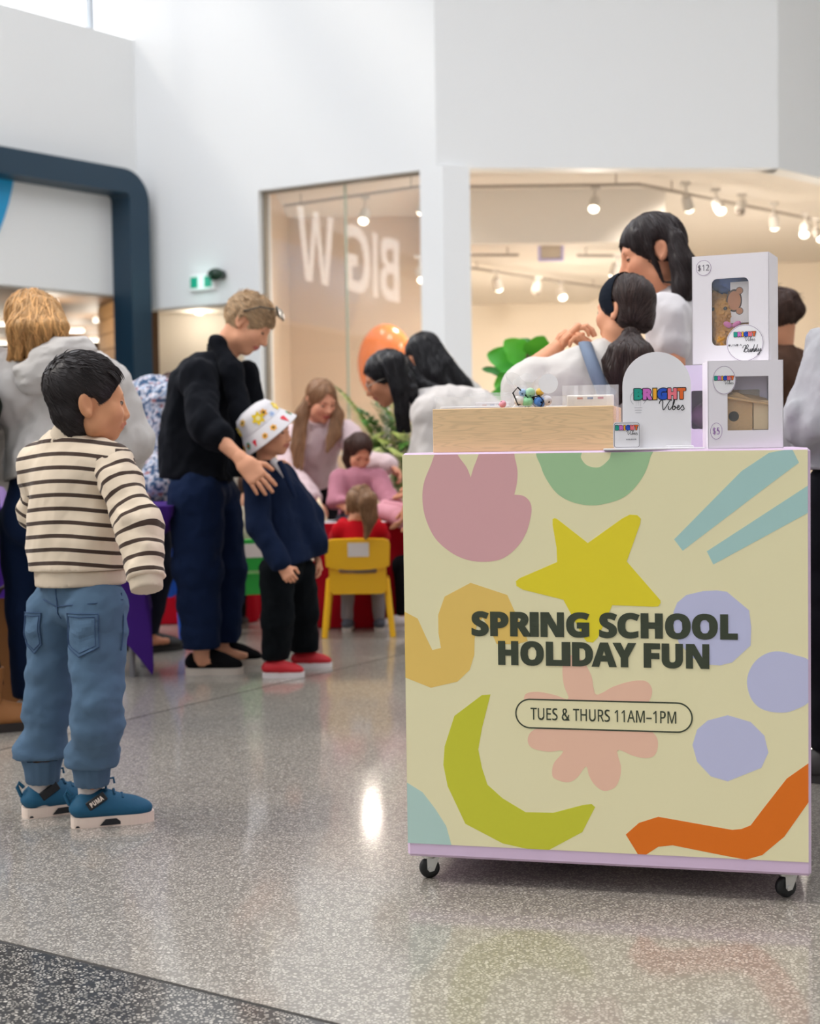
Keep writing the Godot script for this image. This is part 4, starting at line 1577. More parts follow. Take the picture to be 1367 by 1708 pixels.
	var beads := [[879, 670, "mint green bead low in the clear bag", rgb(150, 214, 160), 0.013], [884, 655, "pale green bead above the mint one in the bag", rgb(176, 224, 184), 0.011], [899, 671, "blue bead at the right in the clear bag", rgb(76, 130, 206), 0.013], [900, 654, "yellow bead at the top of the bag", rgb(240, 190, 70), 0.009], [866, 668, "ivory bead at the left in the clear bag", rgb(238, 230, 222), 0.012], [871, 655, "pale blue bead high at the left in the bag", rgb(170, 200, 236), 0.008], [912, 668, "pale grey bead at the right edge of the bag", rgb(226, 222, 226), 0.011], [838, 674, "pink bead lying left of the clear bag", rgb(228, 150, 164), 0.008]]
	for q in beads:
		var c := px(q[0], q[1], -bp.z - 0.012)
		var bd := MB.new()
		bd.lathe([Vector2(0.002, -q[4] * 0.8), Vector2(q[4] * 0.6, -q[4] * 0.78), Vector2(q[4] * 0.9, -q[4] * 0.45), Vector2(q[4], 0), Vector2(q[4] * 0.9, q[4] * 0.45), Vector2(q[4] * 0.6, q[4] * 0.78), Vector2(0.002, q[4] * 0.8)], Transform3D(Basis(Vector3(1, 0.3, 0).normalized(), 1.2 + q[0]), c), 18)
		var bo := obj("bead", bd, mat(q[3], 0.3))
		tag(bo, q[2], "bead", "beads in and by the bag")

	# arched acrylic sign on its base
	var sp := on_cart(1095, 0.022)
	t = thing("arch_sign", "white arched acrylic sign with rainbow bubble lettering, standing before the girl's ponytail", "sign", sp, CART_TURN + 0.1)
	var a := loc(t, 1038, 700, 0.0)
	var b := loc(t, 1152, 700, 0.0)
	var topp := loc(t, 1094, 587, 0.0)
	var w := b.x - a.x
	var cx := (a.x + b.x) * 0.5
	var pg := PackedVector2Array([Vector2(cx - w / 2, 0.002), Vector2(cx + w / 2, 0.002)])
	var hy := topp.y - w * 0.5
	for k in 25:
		var an := PI * k / 24
		pg.append(Vector2(cx + cos(an) * w / 2, hy + sin(an) * w / 2))
	var acrylic := mat(rgb(244, 242, 246), 0.25)
	mb = MB.new()
	mb.extr(pg, shift(-0.0025), 0.005)
	obj("arch_panel", mb, acrylic, t, true)
	mb = MB.new()
	a = loc(t, 1006, 746, 0.03)
	b = loc(t, 1176, 746, 0.03)
	mb.box(Vector3((a.x + b.x) * 0.5, 0.002, 0.0), Vector3(b.x - a.x, 0.004, 0.04), Basis(), 0.001)
	mb.box(Vector3(cx + w * 0.33, 0.005, 0.01), Vector3(w * 0.4, 0.006, 0.008), Basis(), 0.001)
	obj("base_plate", mb, acrylic, t, true)
	var lp := loc(t, 1100, 657, 0.003)
	logo(t, Vector3(lp.x, lp.y, 0.0027), 0.107)
	# faint engraved bulb
	mb = MB.new()
	lp = loc(t, 1064, 664, 0.003)
	var line := []
	for k in 19:
		var an := -0.9 + (PI + 1.8) * k / 18
		line.append(Vector2(lp.x + cos(an) * 0.016, lp.y + sin(an) * 0.016))
	ribbon(mb, PackedVector2Array(line), 0.0014, shift(0.0026), 0.0003)
	for k in 3:
		ribbon(mb, PackedVector2Array([Vector2(lp.x - 0.008 + k * 0.001, lp.y - 0.02 - k * 0.005), Vector2(lp.x + 0.008 - k * 0.001, lp.y - 0.02 - k * 0.005)]), 0.0016, shift(0.0026), 0.0003)
	for k in [-1, 0, 1]:
		ribbon(mb, PackedVector2Array([Vector2(lp.x + k * 0.004, lp.y - 0.016), Vector2(lp.x + k * 0.005, lp.y - 0.002)]), 0.0006, shift(0.0026), 0.0003)
	obj("engraved_bulb", mb, mat(rgb(200, 200, 206), 0.5), t, true)

	# small card
	sp = on_cart(1045, 0.006)
	t = thing("name_card", "small rounded white card with rainbow lettering, before the arched sign", "card", sp, CART_TURN + 0.12)
	a = loc(t, 1023, 725, 0.0)
	b = loc(t, 1068, 725, 0.0)
	topp = loc(t, 1045, 704, 0.0)
	w = b.x - a.x
	mb = MB.new()
	var cc := Transform3D(Basis(), Vector3(0, topp.y * 0.5 + 0.002, -0.0015))
	mb.extr(rounded(w, topp.y - 0.004, 0.006), cc, 0.003)
	obj("card_panel", mb, acrylic, t, true)
	mb = MB.new()
	mb.frame(rounded(w - 0.003, topp.y - 0.007, 0.005), rounded(w - 0.005, topp.y - 0.009, 0.004), cc, 0.0034)
	obj("card_outline", mb, mat(rgb(120, 116, 124), 0.5), t, true)
	mb = MB.new()
	mb.box(Vector3(0, 0.002, -0.012), Vector3(w * 0.7, 0.004, 0.026), Basis(), 0.001)
	obj("card_foot", mb, acrylic, t, true)
	logo(t, Vector3(0, topp.y * 0.8, 0.0017), w * 0.86)
	for k in 7:
		mb = MB.new()
		mb.box(Vector3(w * (0.0 + 0.055 * k), topp.y * 0.38, 0.0018), Vector3(w * 0.035, 0.003, 0.0004))
		obj("printed_mark", mb, mat(rgb(150, 150, 156), 0.5), t, true)

	# lower lilac box, tall white box on it, small box in front
	var lb := on_cart(1214, 0.135)
	var low := thing("craft_box", "lilac craft box under the tall white box, mostly hidden by the small box", "box", lb, -0.33, "craft boxes on the cart")
	carton(low, 0.172, 0.176, 0.1, Rect2(-0.07, 0.042, 0.14, 0.08), 0.004, lilac)
	var dome := MB.new()
	dome.ellipsoid(low.transform * Vector3(-0.02, 0.07, 0.0), low.basis, Vector3(0.06, 0.035, 0.03), 24, 16)
	tag(obj("craft_shape", dome, mat(rgb(176, 120, 176), 0.35)), "purple rounded craft shape inside the lilac box", "craft")
	var tall := thing("craft_box", "tall white craft box marked $12 with a toy bear behind its window", "box", lb + Vector3(0, 0.1765, 0) + Vector3(0.004, 0, 0), -0.42, "craft boxes on the cart")
	var zf := 0.053
	a = loc(tall, 1154, 520, zf)
	b = loc(tall, 1282, 520, zf)
	w = b.x - a.x
	tall.position += tall.basis.x * (a.x + b.x) * 0.5
	var h := loc(tall, 1218, 424, zf).y
	a = loc(tall, 1187, 577, zf)
	b = loc(tall, 1248, 462, zf)
	var op := Rect2(a.x, a.y, b.x - a.x, b.y - a.y)
	carton(tall, w, h, zf * 2.0, op, 0.011, white)
	var q := loc(tall, 1173, 447, zf)
	sticker(tall, q, 0.0165, 0.0165, zf, rgb(246, 242, 246), rgb(150, 120, 160))
	text("price", "$12", tall, Transform3D(Basis(), Vector3(q.x, q.y, zf + 0.0006)), 0.024, 0.014, mat(rgb(120, 112, 124), 0.5))
	q = loc(tall, 1242, 572, zf)
	sticker(tall, q, 0.0385, 0.0385, zf + 0.0004, rgb(247, 245, 248), rgb(150, 120, 160))
	logo(tall, Vector3(q.x, q.y + 0.018, zf + 0.0014), 0.046)
	text("lettering", "BUILD·A", tall, Transform3D(Basis(), Vector3(q.x - 0.02, q.y - 0.004, zf + 0.0014)), 0.028, 0.004, mat(rgb(90, 90, 96), 0.5))
	cursive(tall, "Buddy", Vector3(q.x + 0.014, q.y - 0.012, zf + 0.001), 0.04, 0.016, 0.0012, mat(rgb(40, 40, 46), 0.5))
	# inside: toy bear, blue bag, card, certificate
	var c := op.get_center()
	var W := func(x: float, y: float, z: float) -> Vector3: return tall.transform * Vector3(c.x + x, c.y + y, z)
	var bear := thing("toy_bear", "curly brown toy bear inside the tall white box", "toy", W.call(0, -0.08, 0))
	mb = MB.new()
	var s := Sdf.new()
	s.nz = noise(31, 130.0, FastNoiseLite.TYPE_SIMPLEX_SMOOTH, 2)
	s.amp = 0.006
	s.ell(W.call(0.0, -0.055, 0.006), tall.basis, Vector3(0.05, 0.045, 0.036), 0.01)
	s.ell(W.call(-0.024, 0.0, 0.012), tall.basis, Vector3(0.036, 0.04, 0.032), 0.01)
	s.ball(W.call(-0.042, 0.034, 0.014), 0.014, 0.006)
	s.ball(W.call(0.0, 0.036, 0.012), 0.013, 0.006)
	s.cap(W.call(0.03, -0.03, 0.016), W.call(0.034, -0.065, 0.03), 0.016, 0.018, 0.006)
	s.cap(W.call(-0.03, -0.03, 0.02), W.call(-0.02, -0.06, 0.034), 0.016, 0.018, 0.006)
	s.build(mb, 0.0025)
	var fur := mat(rgb(226, 164, 84), 0.95, 0.0, 0.1)
	fur.albedo_texture = weave
	fur.uv1_triplanar = true
	fur.uv1_scale = Vector3.ONE * 30.0
	obj("body", mb, fur, bear)
	for e in [[-0.038, 0.008, 0.043], [-0.012, 0.008, 0.044]]:
		mb = MB.new()
		mb.ellipsoid(W.call(e[0], e[1], e[2]), tall.basis, Vector3(0.004, 0.004, 0.003), 10, 8)
		obj("eye", mb, mat(rgb(20, 16, 14), 0.2), bear)
	mb = MB.new()
	for k in [-1, 1]:
		mb.ellipsoid(W.call(0.002 + k * 0.009, -0.026, 0.043), tall.basis * Basis(Vector3.BACK, 0.5 * k), Vector3(0.01, 0.006, 0.004), 12, 8)
	obj("bow", mb, mat(rgb(206, 110, 170), 0.5), bear)
	mb = MB.new()
	s = Sdf.new()
	s.nz = noise(33, 60.0)
	s.amp = 0.006
	s.ell(W.call(-0.01, 0.075, 0.0), tall.basis, Vector3(0.045, 0.036, 0.03), 0.01)
	s.build(mb, 0.004)
	tag(obj("stuffing_bag", mb, mat(rgb(70, 110, 190), 0.15)), "shiny blue bag above the toy bear in the tall box", "bag")
	var card := thing("bear_card", "white card printed with a brown bear face beside the toy bear", "card", W.call(0.017, 0.02, 0.036), -0.42)
	mb = MB.new()
	mb.box(Vector3(0.005, 0, 0), Vector3(0.05, 0.085, 0.001))
	obj("card_panel", mb, mat(rgb(232, 226, 226), 0.6), card, true)
	for st in [[0.0125, rgb(60, 36, 24), 0.0006], [0.0105, rgb(186, 122, 80), 0.001]]:
		mb = MB.new()
		var g: float = st[0]
		mb.extr(circle(g * 1.3, 28, g * 1.9), Transform3D(Basis(), Vector3(-0.012, 0.004, 0)), st[2], false)
		mb.extr(circle(g * 0.62, 20), Transform3D(Basis(), Vector3(-0.001, 0.024, 0)), st[2] + 0.0001, false)
		mb.extr(circle(g * 0.62, 20), Transform3D(Basis(), Vector3(-0.001, -0.018, 0)), st[2] + 0.0001, false)
		obj("printed_bear", mb, mat(st[1], 0.6), card, true)
	text("lettering", "CERTIFICATE", card, Transform3D(Basis(Vector3.BACK, -PI / 2), Vector3(0.0225, -0.005, 0.0007)), 0.075, 0.009, mat(rgb(214, 60, 74), 0.5))
	mb = MB.new()
	mb.extr(circle(0.006, 18), Transform3D(Basis(), Vector3(0.026, 0.036, 0)), 0.0012, false)
	obj("printed_spot", mb, mat(rgb(60, 120, 190), 0.5), card, true)

	# small box with the wooden bird house
	sp = on_cart(1243, 0.024 + 0.04)
	t = thing("craft_box", "small white craft box marked $5 with a wooden bird house behind its window", "box", sp, CART_TURN + 0.16, "craft boxes on the cart")
	zf = 0.04
	a = loc(t, 1180, 680, zf)
	b = loc(t, 1306, 680, zf)
	w = b.x - a.x
	h = loc(t, 1243, 601, zf).y
	t.position += t.basis.x * (a.x + b.x) * 0.5
	a = loc(t, 1213, 718, zf)
	b = loc(t, 1281, 627, zf)
	op = Rect2(a.x, a.y, b.x - a.x, b.y - a.y)
	carton(t, w, h, zf * 2.0, op, 0.001, white)
	q = loc(t, 1207, 634, zf)
	sticker(t, q, 0.0235, 0.0295, zf + 0.0004, rgb(247, 245, 248), rgb(150, 120, 160))
	logo(t, Vector3(q.x, q.y + 0.004, zf + 0.0012), 0.04)
	q = loc(t, 1194, 719, zf)
	sticker(t, q, 0.0125, 0.0175, zf, rgb(246, 242, 246), rgb(160, 120, 180))
	text("price", "$5", t, Transform3D(Basis(), Vector3(q.x, q.y, zf + 0.0006)), 0.014, 0.016, mat(rgb(170, 130, 190), 0.5))
	var at := t.transform * Vector3(op.get_center().x, 0.004, 0.0)
	var bh := thing("bird_house", "unpainted wooden bird house kit inside the small box", "bird house", at, t.rotation.y)
	var ply := mat(rgb(226, 186, 136), 0.6)
	ply.albedo_texture = wood.albedo_texture
	ply.uv1_triplanar = true
	ply.uv1_scale = Vector3.ONE * 8.0
	var fp := PackedVector2Array([Vector2(-0.05, 0.03), Vector2(0.012, 0.03), Vector2(0.012, 0.096), Vector2(-0.02, 0.112), Vector2(-0.05, 0.098)])
	mb = MB.new()
	mb.extr(fp, shift(0.018), 0.004)
	obj("front_board", mb, ply, bh, true)
	mb = MB.new()
	mb.extr(circle(0.0105, 28), Transform3D(Basis(), Vector3(-0.026, 0.062, 0.0185)), 0.0042, false)
	obj("entrance_hole", mb, mat(rgb(40, 26, 16), 0.9), bh, true)
	mb = MB.new()
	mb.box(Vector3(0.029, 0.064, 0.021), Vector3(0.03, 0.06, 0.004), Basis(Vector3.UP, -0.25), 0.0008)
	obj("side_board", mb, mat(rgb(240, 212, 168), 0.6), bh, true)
	mb = MB.new()
	mb.box(Vector3(0.001, 0.1, 0.012), Vector3(0.09, 0.004, 0.05), Basis(Vector3.RIGHT, 0.3) * Basis(Vector3.BACK, -0.18), 0.0008)
	obj("roof_board", mb, ply, bh, true)
	mb = MB.new()
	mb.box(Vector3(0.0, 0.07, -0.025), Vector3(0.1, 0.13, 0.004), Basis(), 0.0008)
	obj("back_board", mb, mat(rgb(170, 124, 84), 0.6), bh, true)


func wood_tex() -> Texture2D:
	var im := Image.create(256, 256, false, Image.FORMAT_RGB8)
	var n := noise(17, 0.012, FastNoiseLite.TYPE_SIMPLEX_SMOOTH, 3)
	var f := noise(18, 0.3, FastNoiseLite.TYPE_SIMPLEX, 2)
	for y in 256:
		for x in 256:
			var w := absf(fposmod(n.get_noise_2d(x * 0.35, y * 1.6) * 7.0 + y * 0.02, 1.0) - 0.5) * 2.0
			var k := 0.925 + 0.06 * smoothstep(0.0, 0.6, w) + 0.02 * f.get_noise_2d(x * 0.06, y * 2.0)
			im.set_pixel(x, y, Color(k, k * 0.985, k * 0.96))
	return ImageTexture.create_from_image(im)


# a child's plastic chair, front towards -z of its own axes
func kids_chair(called: String, label: String, at: Vector3, turn: float, k: Color) -> Node3D:
	var t := thing(called, label, "chair", at, turn, "")
	var pl := mat(k, 0.38)
	var mb := MB.new()
	# shaped seat: a lipped shallow pan
	var rim := rounded(0.31, 0.3, 0.05, 8)
	var pan := rounded(0.27, 0.26, 0.04, 8)
	var flat := Basis(Vector3.RIGHT, Vector3(0, 0, -1), Vector3.UP)
	mb.frame(rim, pan, Transform3D(flat, Vector3(0, 0.255, -0.01)), 0.028)
	mb.extr(pan, Transform3D(flat, Vector3(0, 0.258, -0.01)), 0.016)
	obj("seat", mb, pl, t, true)
	# backrest: deep lower band with a slot, thicker bowed upper band
	mb = MB.new()
	var back := Transform3D(Basis(Vector3.RIGHT, 0.1), Vector3(0, 0.0, 0.125))
	var low := rounded(0.285, 0.17, 0.03, 8)
	var slot := rounded(0.19, 0.026, 0.012, 8)
	for i in low.size():
		low[i] += Vector2(0, 0.305)
		slot[i] += Vector2(0, 0.332 + 0.06 * (absf(slot[i].x) / 0.1) ** 2 * 0.12)
	mb.frame(low, slot, back, 0.012)
	var up := PackedVector2Array()
	for q in [[-0.158, 0.37], [-0.162, 0.47], [-0.155, 0.49], [-0.13, 0.498], [0.0, 0.502], [0.13, 0.498], [0.155, 0.49], [0.162, 0.47], [0.158, 0.37]]:
		up.append(Vector2(q[0], q[1]))
	for i in 11:
		var x := 0.155 - 0.031 * i
		up.append(Vector2(x, 0.362 - 0.018 * (1.0 - (x / 0.155) ** 2)))
	mb.extr(up, back, 0.026)
	obj("backrest", mb, pl, t, true)
	for q in [[-1, 1], [1, 1], [-1, -1], [1, -1]]:
		mb = MB.new()
		var top := Vector3(q[0] * 0.142, 0.29 if q[1] > 0 else 0.262, q[1] * 0.125)
		mb.tube([top + Vector3(0, 0.004, 0), top, Vector3(q[0] * 0.15, 0.2, q[1] * 0.132), Vector3(q[0] * 0.17, 0.012, q[1] * 0.158), Vector3(q[0] * 0.171, 0.0, q[1] * 0.159)], [0.013, 0.0165, 0.0165, 0.0155, 0.014], 12)
		obj("leg", mb, pl, t, true)
	mb = MB.new()
	mb.box(Vector3(0.005, 0.442, 0.197), Vector3(0.105, 0.07, 0.0012), Basis(Vector3.RIGHT, 0.1))
	var st := obj("label_sticker", mb, mat(rgb(238, 228, 220), 0.5), t, true)
	mb = MB.new()
	for k2 in 3:
		mb.box(Vector3(-0.012, 0.462 - k2 * 0.013, 0.1985 - k2 * 0.0013), Vector3(0.055, 0.0035, 0.0006), Basis(Vector3.RIGHT, 0.1))
	mb.box(Vector3(0.03, 0.425, 0.1955), Vector3(0.026, 0.02, 0.0006), Basis(Vector3.RIGHT, 0.1))
	obj("printed_lines", mb, mat(rgb(150, 130, 120), 0.6), t, true)
	return t


# a table under a cloth that hangs to the floor in folds
func draped_table(x0: float, x1: float, z0: float, z1: float, h: float, m: Material, lt: String, lc: String, seed_: int) -> void:
	var c := Vector3((x0 + x1) * 0.5, 0, (z0 + z1) * 0.5)
	var t := thing("craft_table", lt, "table", c)
	var mb := MB.new()
	mb.box(c + Vector3(0, h - 0.02, 0), Vector3(x1 - x0 - 0.02, 0.03, z1 - z0 - 0.02), Basis(), 0.004)
	obj("tabletop", mb, mat(rgb(226, 224, 220), 0.5), t)
	for sx in [-1, 1]:
		for sz in [-1, 1]:
			mb = MB.new()
			mb.tube([c + Vector3(sx * ((x1 - x0) * 0.5 - 0.06), 0, sz * ((z1 - z0) * 0.5 - 0.06)), c + Vector3(sx * ((x1 - x0) * 0.5 - 0.06), h - 0.03, sz * ((z1 - z0) * 0.5 - 0.06))], [0.015], 10)
			obj("leg", mb, mat(rgb(150, 150, 150), 0.4, 0.6), t)
	var nz := noise(seed_, 1.0, FastNoiseLite.TYPE_SIMPLEX_SMOOTH, 2)
	var ring := []
	var per := rounded(x1 - x0, z1 - z0, 0.03, 4)
	for i in per.size():
		var a := per[i]
		var b := per[(i + 1) % per.size()]
		var n := maxi(1, int(a.distance_to(b) / 0.03))
		for k in n:
			ring.append(a.lerp(b, float(k) / n))
	mb = MB.new()
	var rows := [[0.0, 0.0], [0.012, 0.004], [0.1, 0.008], [0.25, 0.018], [0.4, 0.026], [h - 0.004, 0.034]]
	var nr := ring.size()
	var v0 := 0
	for r in rows:
		for i in nr:
			var q: Vector2 = ring[i]
			var nn := (ring[(i + 1) % nr] - ring[(i - 1 + nr) % nr] as Vector2).normalized()
			nn = Vector2(nn.y, -nn.x)
			if nn.dot(q) < 0.0:
				nn = -nn
			var wv: float = nz.get_noise_1d(i * 0.16) * 1.6 * r[1] + r[1] * 0.5
			mb.vert(Vector3(c.x + q.x + nn.x * wv, h - r[0], c.z + q.y + nn.y * wv), Vector3.UP, Vector2(i * 0.03, r[0]))
	for j in rows.size() - 1:
		for i in nr:
			var a := j * nr + i
			var b := j * nr + (i + 1) % nr
			mb.ix.append_array(PackedInt32Array([a, b, b + nr, a, b + nr, a + nr]))
	mb.smooth(0, 0)
	var flat := PackedVector2Array()
	for q in ring:
		flat.append(Vector2(q.x, -q.y))
	mb.extr(flat, Transform3D(Basis(Vector3.RIGHT, Vector3(0, 0, -1), Vector3.UP), Vector3(c.x, h - 0.001, c.z)), 0.001, false)
	tag(obj("tablecloth", mb, m), lc, "tablecloth")


func furniture() -> void:
	var yc := fl(597, 1064)
	kids_chair("childrens_chair", "yellow plastic children's chair under the girl in red", Vector3(yc.x, 0, yc.z - 0.17), 0.02, rgb(255, 194, 24))
	kids_chair("childrens_chair", "green plastic children's chair behind the older woman's legs", Vector3(px(408, 1000, 7.25).x, 0, -7.35), 0.25, rgb(40, 168, 60))
	kids_chair("childrens_chair", "blue plastic children's chair between the boy's sleeve and the older woman", Vector3(px(262, 1000, 7.2).x, 0, -7.3), -0.2, rgb(22, 84, 190))
	var red := cloth(rgb(196, 22, 40), 30.0, 0.1)
	draped_table(px(527, 870, 7.6).x, px(527, 870, 7.6).x + 0.62, -7.95, -7.55, 0.55, red, "low craft table under the red cloth before the girl in red", "red tablecloth hanging to the floor behind the yellow chair", 3)
	draped_table(px(252, 870, 7.8).x, px(412, 870, 7.8).x, -8.6, -7.8, 0.55, red, "low craft table under the red cloth behind the blue and green chairs", "red tablecloth behind the blue and green chairs", 8)
	# papers and crayons on the red table
	for q in [[545, 860, 7.75, 0.3, "white paper sheet on the red table by the boy's open jacket"], [580, 862, 7.8, -0.5, "white paper sheet on the red table left of the girl in red"], [645, 862, 7.75, 0.2, "white paper sheet on the red table right of the girl in red"]]:
		var p := px(q[0], q[1], q[2])
		var mb := MB.new()
		mb.box(Vector3(p.x, 0.5525, p.z), Vector3(0.21, 0.002, 0.29), Basis(Vector3.UP, q[3]))
		tag(obj("paper_sheet", mb, mat(rgb(240, 236, 238), 0.7)), q[4], "paper", "paper on the red table")
	var pc := px(532, 848, 7.85)
	var cup := thing("paper_cone", "small cream paper cone standing on the red table", "cone", Vector3(pc.x, 0.55, pc.z))
	var mb2 := MB.new()
	mb2.lathe([Vector2(0.045, 0), Vector2(0.046, 0.004), Vector2(0.003, 0.13), Vector2(0, 0.131)], Transform3D(Basis(), Vector3(pc.x, 0.55, pc.z)), 20)
	obj("cone", mb2, mat(rgb(238, 216, 180), 0.6), cup)
	for k in 4:
		var p := Vector3(px(600, 860, 7.9).x + k * 0.05, 0.5565, -7.66 - 0.03 * k)
		var mb := MB.new()
		var d := Vector3(cos(k * 1.3), 0, sin(k * 1.3)) * 0.035
		mb.tube([p - d, p + d, p + d * 1.25], [0.0045, 0.0045, 0.001], 8)
		tag(obj("crayon", mb, mat([rgb(220, 60, 60), rgb(60, 120, 210), rgb(250, 200, 40), rgb(60, 170, 90)][k], 0.5)), ["red", "blue", "yellow", "green"][k] + " crayon lying on the red table", "crayon", "crayons on the red table")

	# purple table with a stretched cover
	var corner := px(286, 845, 5.85)
	var h := corner.y
	var x1 := corner.x
	var x0 := x1 - 1.85
	var z0 := -5.85
	var z1 := -6.42
	var c := Vector3((x0 + x1) * 0.5, 0, (z0 + z1) * 0.5)
	var t := thing("craft_table", "long trestle table under the purple stretch cover beside the boy", "table", c)
	var mb := MB.new()
	mb.box(c + Vector3(0, h - 0.03, 0), Vector3(1.7, 0.04, 0.44), Basis(), 0.005)
	obj("tabletop", mb, mat(rgb(226, 224, 220), 0.5), t)
	for sx in [-1, 1]:
		for sz in [-1, 1]:
			mb = MB.new()
			mb.tube([c + Vector3(sx * 0.72, 0.0, sz * 0.13), c + Vector3(sx * 0.72, h - 0.05, sz * 0.13)], [0.014], 10)
			obj("leg", mb, mat(rgb(140, 140, 144), 0.4, 0.6), t)
	mb = MB.new()
	var ring := []
	var per := rounded(x1 - x0, z0 - z1, 0.02, 4)
	for i in per.size():
		var a := per[i]
		var b := per[(i + 1) % per.size()]
		var n := maxi(1, int(a.distance_to(b) / 0.04))
		for k in n:
			ring.append(a.lerp(b, float(k) / n))
	var nr := ring.size()
	var hx := (x1 - x0) * 0.5
	var hz := (z0 - z1) * 0.5
	for j in 15:
		var f := j / 14.0
		for i in nr:
			var q: Vector2 = ring[i]
			# 1 in the corners, 0 in the middle of a side
			var ux := clampf((absf(q.x) / hx - 0.5) / 0.5, 0.0, 1.0)
			var uz := clampf((absf(q.y) / hz - 0.3) / 0.7, 0.0, 1.0)
			var cr := minf(ux, uz) ** 2.0
			var y := h * (1.0 - f * lerpf(0.62, 1.0, cr))
			var pull := smoothstep(0.02, 0.4, f) * (1.0 - 0.25 * smoothstep(0.5, 1.0, f))
			var qx := q.x - signf(q.x) * lerpf(0.24, 0.14, q.y / hz * 0.5 + 0.5) * pull * ux
			var qz := q.y - signf(q.y) * 0.14 * pull * uz
			mb.vert(Vector3(c.x + qx, y + (0.0 if j else 0.002), c.z + qz), Vector3.UP, Vector2(i * 0.04, y))
	for j in 14:
		for i in nr:
			var a := j * nr + i
			var b := j * nr + (i + 1) % nr
			mb.ix.append_array(PackedInt32Array([a, b, b + nr, a, b + nr, a + nr]))
	mb.smooth(0, 0)
	var flat := PackedVector2Array()
	for q in ring:
		flat.append(Vector2(q.x, -q.y))
	mb.extr(flat, Transform3D(Basis(Vector3.RIGHT, Vector3(0, 0, -1), Vector3.UP), Vector3(c.x, h, c.z)), 0.002, false)
	tag(obj("tablecloth", mb, cloth(rgb(74, 40, 128), 30.0, 0.2)), "purple stretch table cover reaching the floor in points", "tablecloth")
	# pinkish cup with brushes at the left end of the purple table
	var cp := px(14, 832, 6.0)
	t = thing("paint_cup", "pale purple cup of brushes on the purple table at the left edge", "cup", Vector3(cp.x, h + 0.002, cp.z))
	mb = MB.new()
	mb.lathe([Vector2(0, 0), Vector2(0.032, 0), Vector2(0.042, 0.1), Vector2(0.039, 0.1), Vector2(0.03, 0.006), Vector2(0, 0.006)], Transform3D(Basis(), Vector3(cp.x, h + 0.002, cp.z)), 24)
	obj("cup", mb, mat(rgb(190, 160, 214), 0.4), t)
	for k in 3:
		mb = MB.new()
		var q := Vector3(cp.x + (k - 1) * 0.014, h + 0.01, cp.z)
		mb.tube([q, q + Vector3((k - 1) * 0.03, 0.15, 0.01 * k)], [0.004, 0.003], 8)
		obj("brush", mb, mat([rgb(200, 90, 60), rgb(230, 190, 120), rgb(90, 60, 110)][k], 0.5), t)

	# brown paper carrier bag on the floor at the left edge
	var bp := fl(16, 1178)
	t = thing("paper_bag", "brown paper carrier bag with dark handles on the floor at the left edge", "bag", bp, 0.15)
	var kraft := mat(rgb(150, 98, 52), 0.8)
	mb = MB.new()
	var q0 := [Vector3(-0.16, 0, -0.06), Vector3(0.085, 0, -0.06), Vector3(0.085, 0, 0.06), Vector3(-0.16, 0, 0.06)]
	var q1 := [Vector3(-0.17, 0.4, -0.05), Vector3(0.095, 0.4, -0.05), Vector3(0.095, 0.4, 0.05), Vector3(-0.17, 0.4, 0.05)]
	for i in 4:
		var j := (i + 1) % 4
		mb.out_quad(q0[i], q0[j], q1[j], q1[i], Vector3(-0.04, 0.2, 0))
		mb.out_quad(q0[i] * 0.98 + Vector3(0, 0.004, 0), q0[j] * 0.98 + Vector3(0, 0.004, 0), q1[j] * 0.985, q1[i] * 0.985, Vector3(-0.04, 5, 0))
	mb.out_quad(q0[0], q0[1], q0[2], q0[3], Vector3(0, 1, 0))
	obj("bag_body", mb, kraft, t, true)
	for s in [-1, 1]:
		mb = MB.new()
		var line := []
		for k in 13:
			var an := PI * k / 12
			line.append(Vector3(0.0 + cos(an) * 0.05, 0.34 + sin(an) * 0.11, s * 0.052))
		mb.tube(line, [0.006], 8)
		obj("handle", mb, mat(rgb(52, 30, 30), 0.7), t, true)


func leaf(mb: MB, base: Vector3, dir: Vector3, face: Vector3, length: float, width: float, droop: float, wave := 0.0) -> void:
	var side := dir.cross(face).normalized()
	var nn := side.cross(dir).normalized()
	var n := 10
	var rows := []
	for i in n + 1:
		var t := float(i) / n
		var w := width * 0.5 * pow(sin(PI * clampf(pow(t, 0.8) * 0.96 + 0.02, 0.0, 1.0)), 0.75)
		var mid := base + dir * length * t - Vector3(0, droop * t * t, 0)
		var cup := 0.25 * w
		var wv := wave * sin(t * 16.0)
		rows.append([mid + side * w + nn * (cup + wv), mid + side * w * 0.5 + nn * cup * 0.35, mid, mid - side * w * 0.5 + nn * cup * 0.35, mid - side * w + nn * (cup - wv)])
	var v0 := mb.v.size()
	var i0 := mb.ix.size()
	for r in rows:
		for q in r:
			mb.vert(q, nn)
	for i in n:
		for k in 4:
			var a := v0 + i * 5 + k
			mb.ix.append_array(PackedInt32Array([a, a + 6, a + 1, a, a + 5, a + 6]))
	mb.smooth(v0, i0)


func leafy(k: Color, back: Color) -> StandardMaterial3D:
	var m := mat(k, 0.45)
	m.backlight_enabled = true
	m.backlight = back
	m.cull_mode = BaseMaterial3D.CULL_DISABLED
	return m


func pot(t: Node3D, at: Vector3, r: float, h: float, k: Color) -> void:
	var mb := MB.new()
	mb.lathe([Vector2(0, 0), Vector2(r * 0.75, 0), Vector2(r, h), Vector2(r * 0.93, h), Vector2(r * 0.9, h - 0.05), Vector2(0, h - 0.05)], Transform3D(Basis(), at), 32)
	obj("pot", mb, mat(k, 0.5), t)


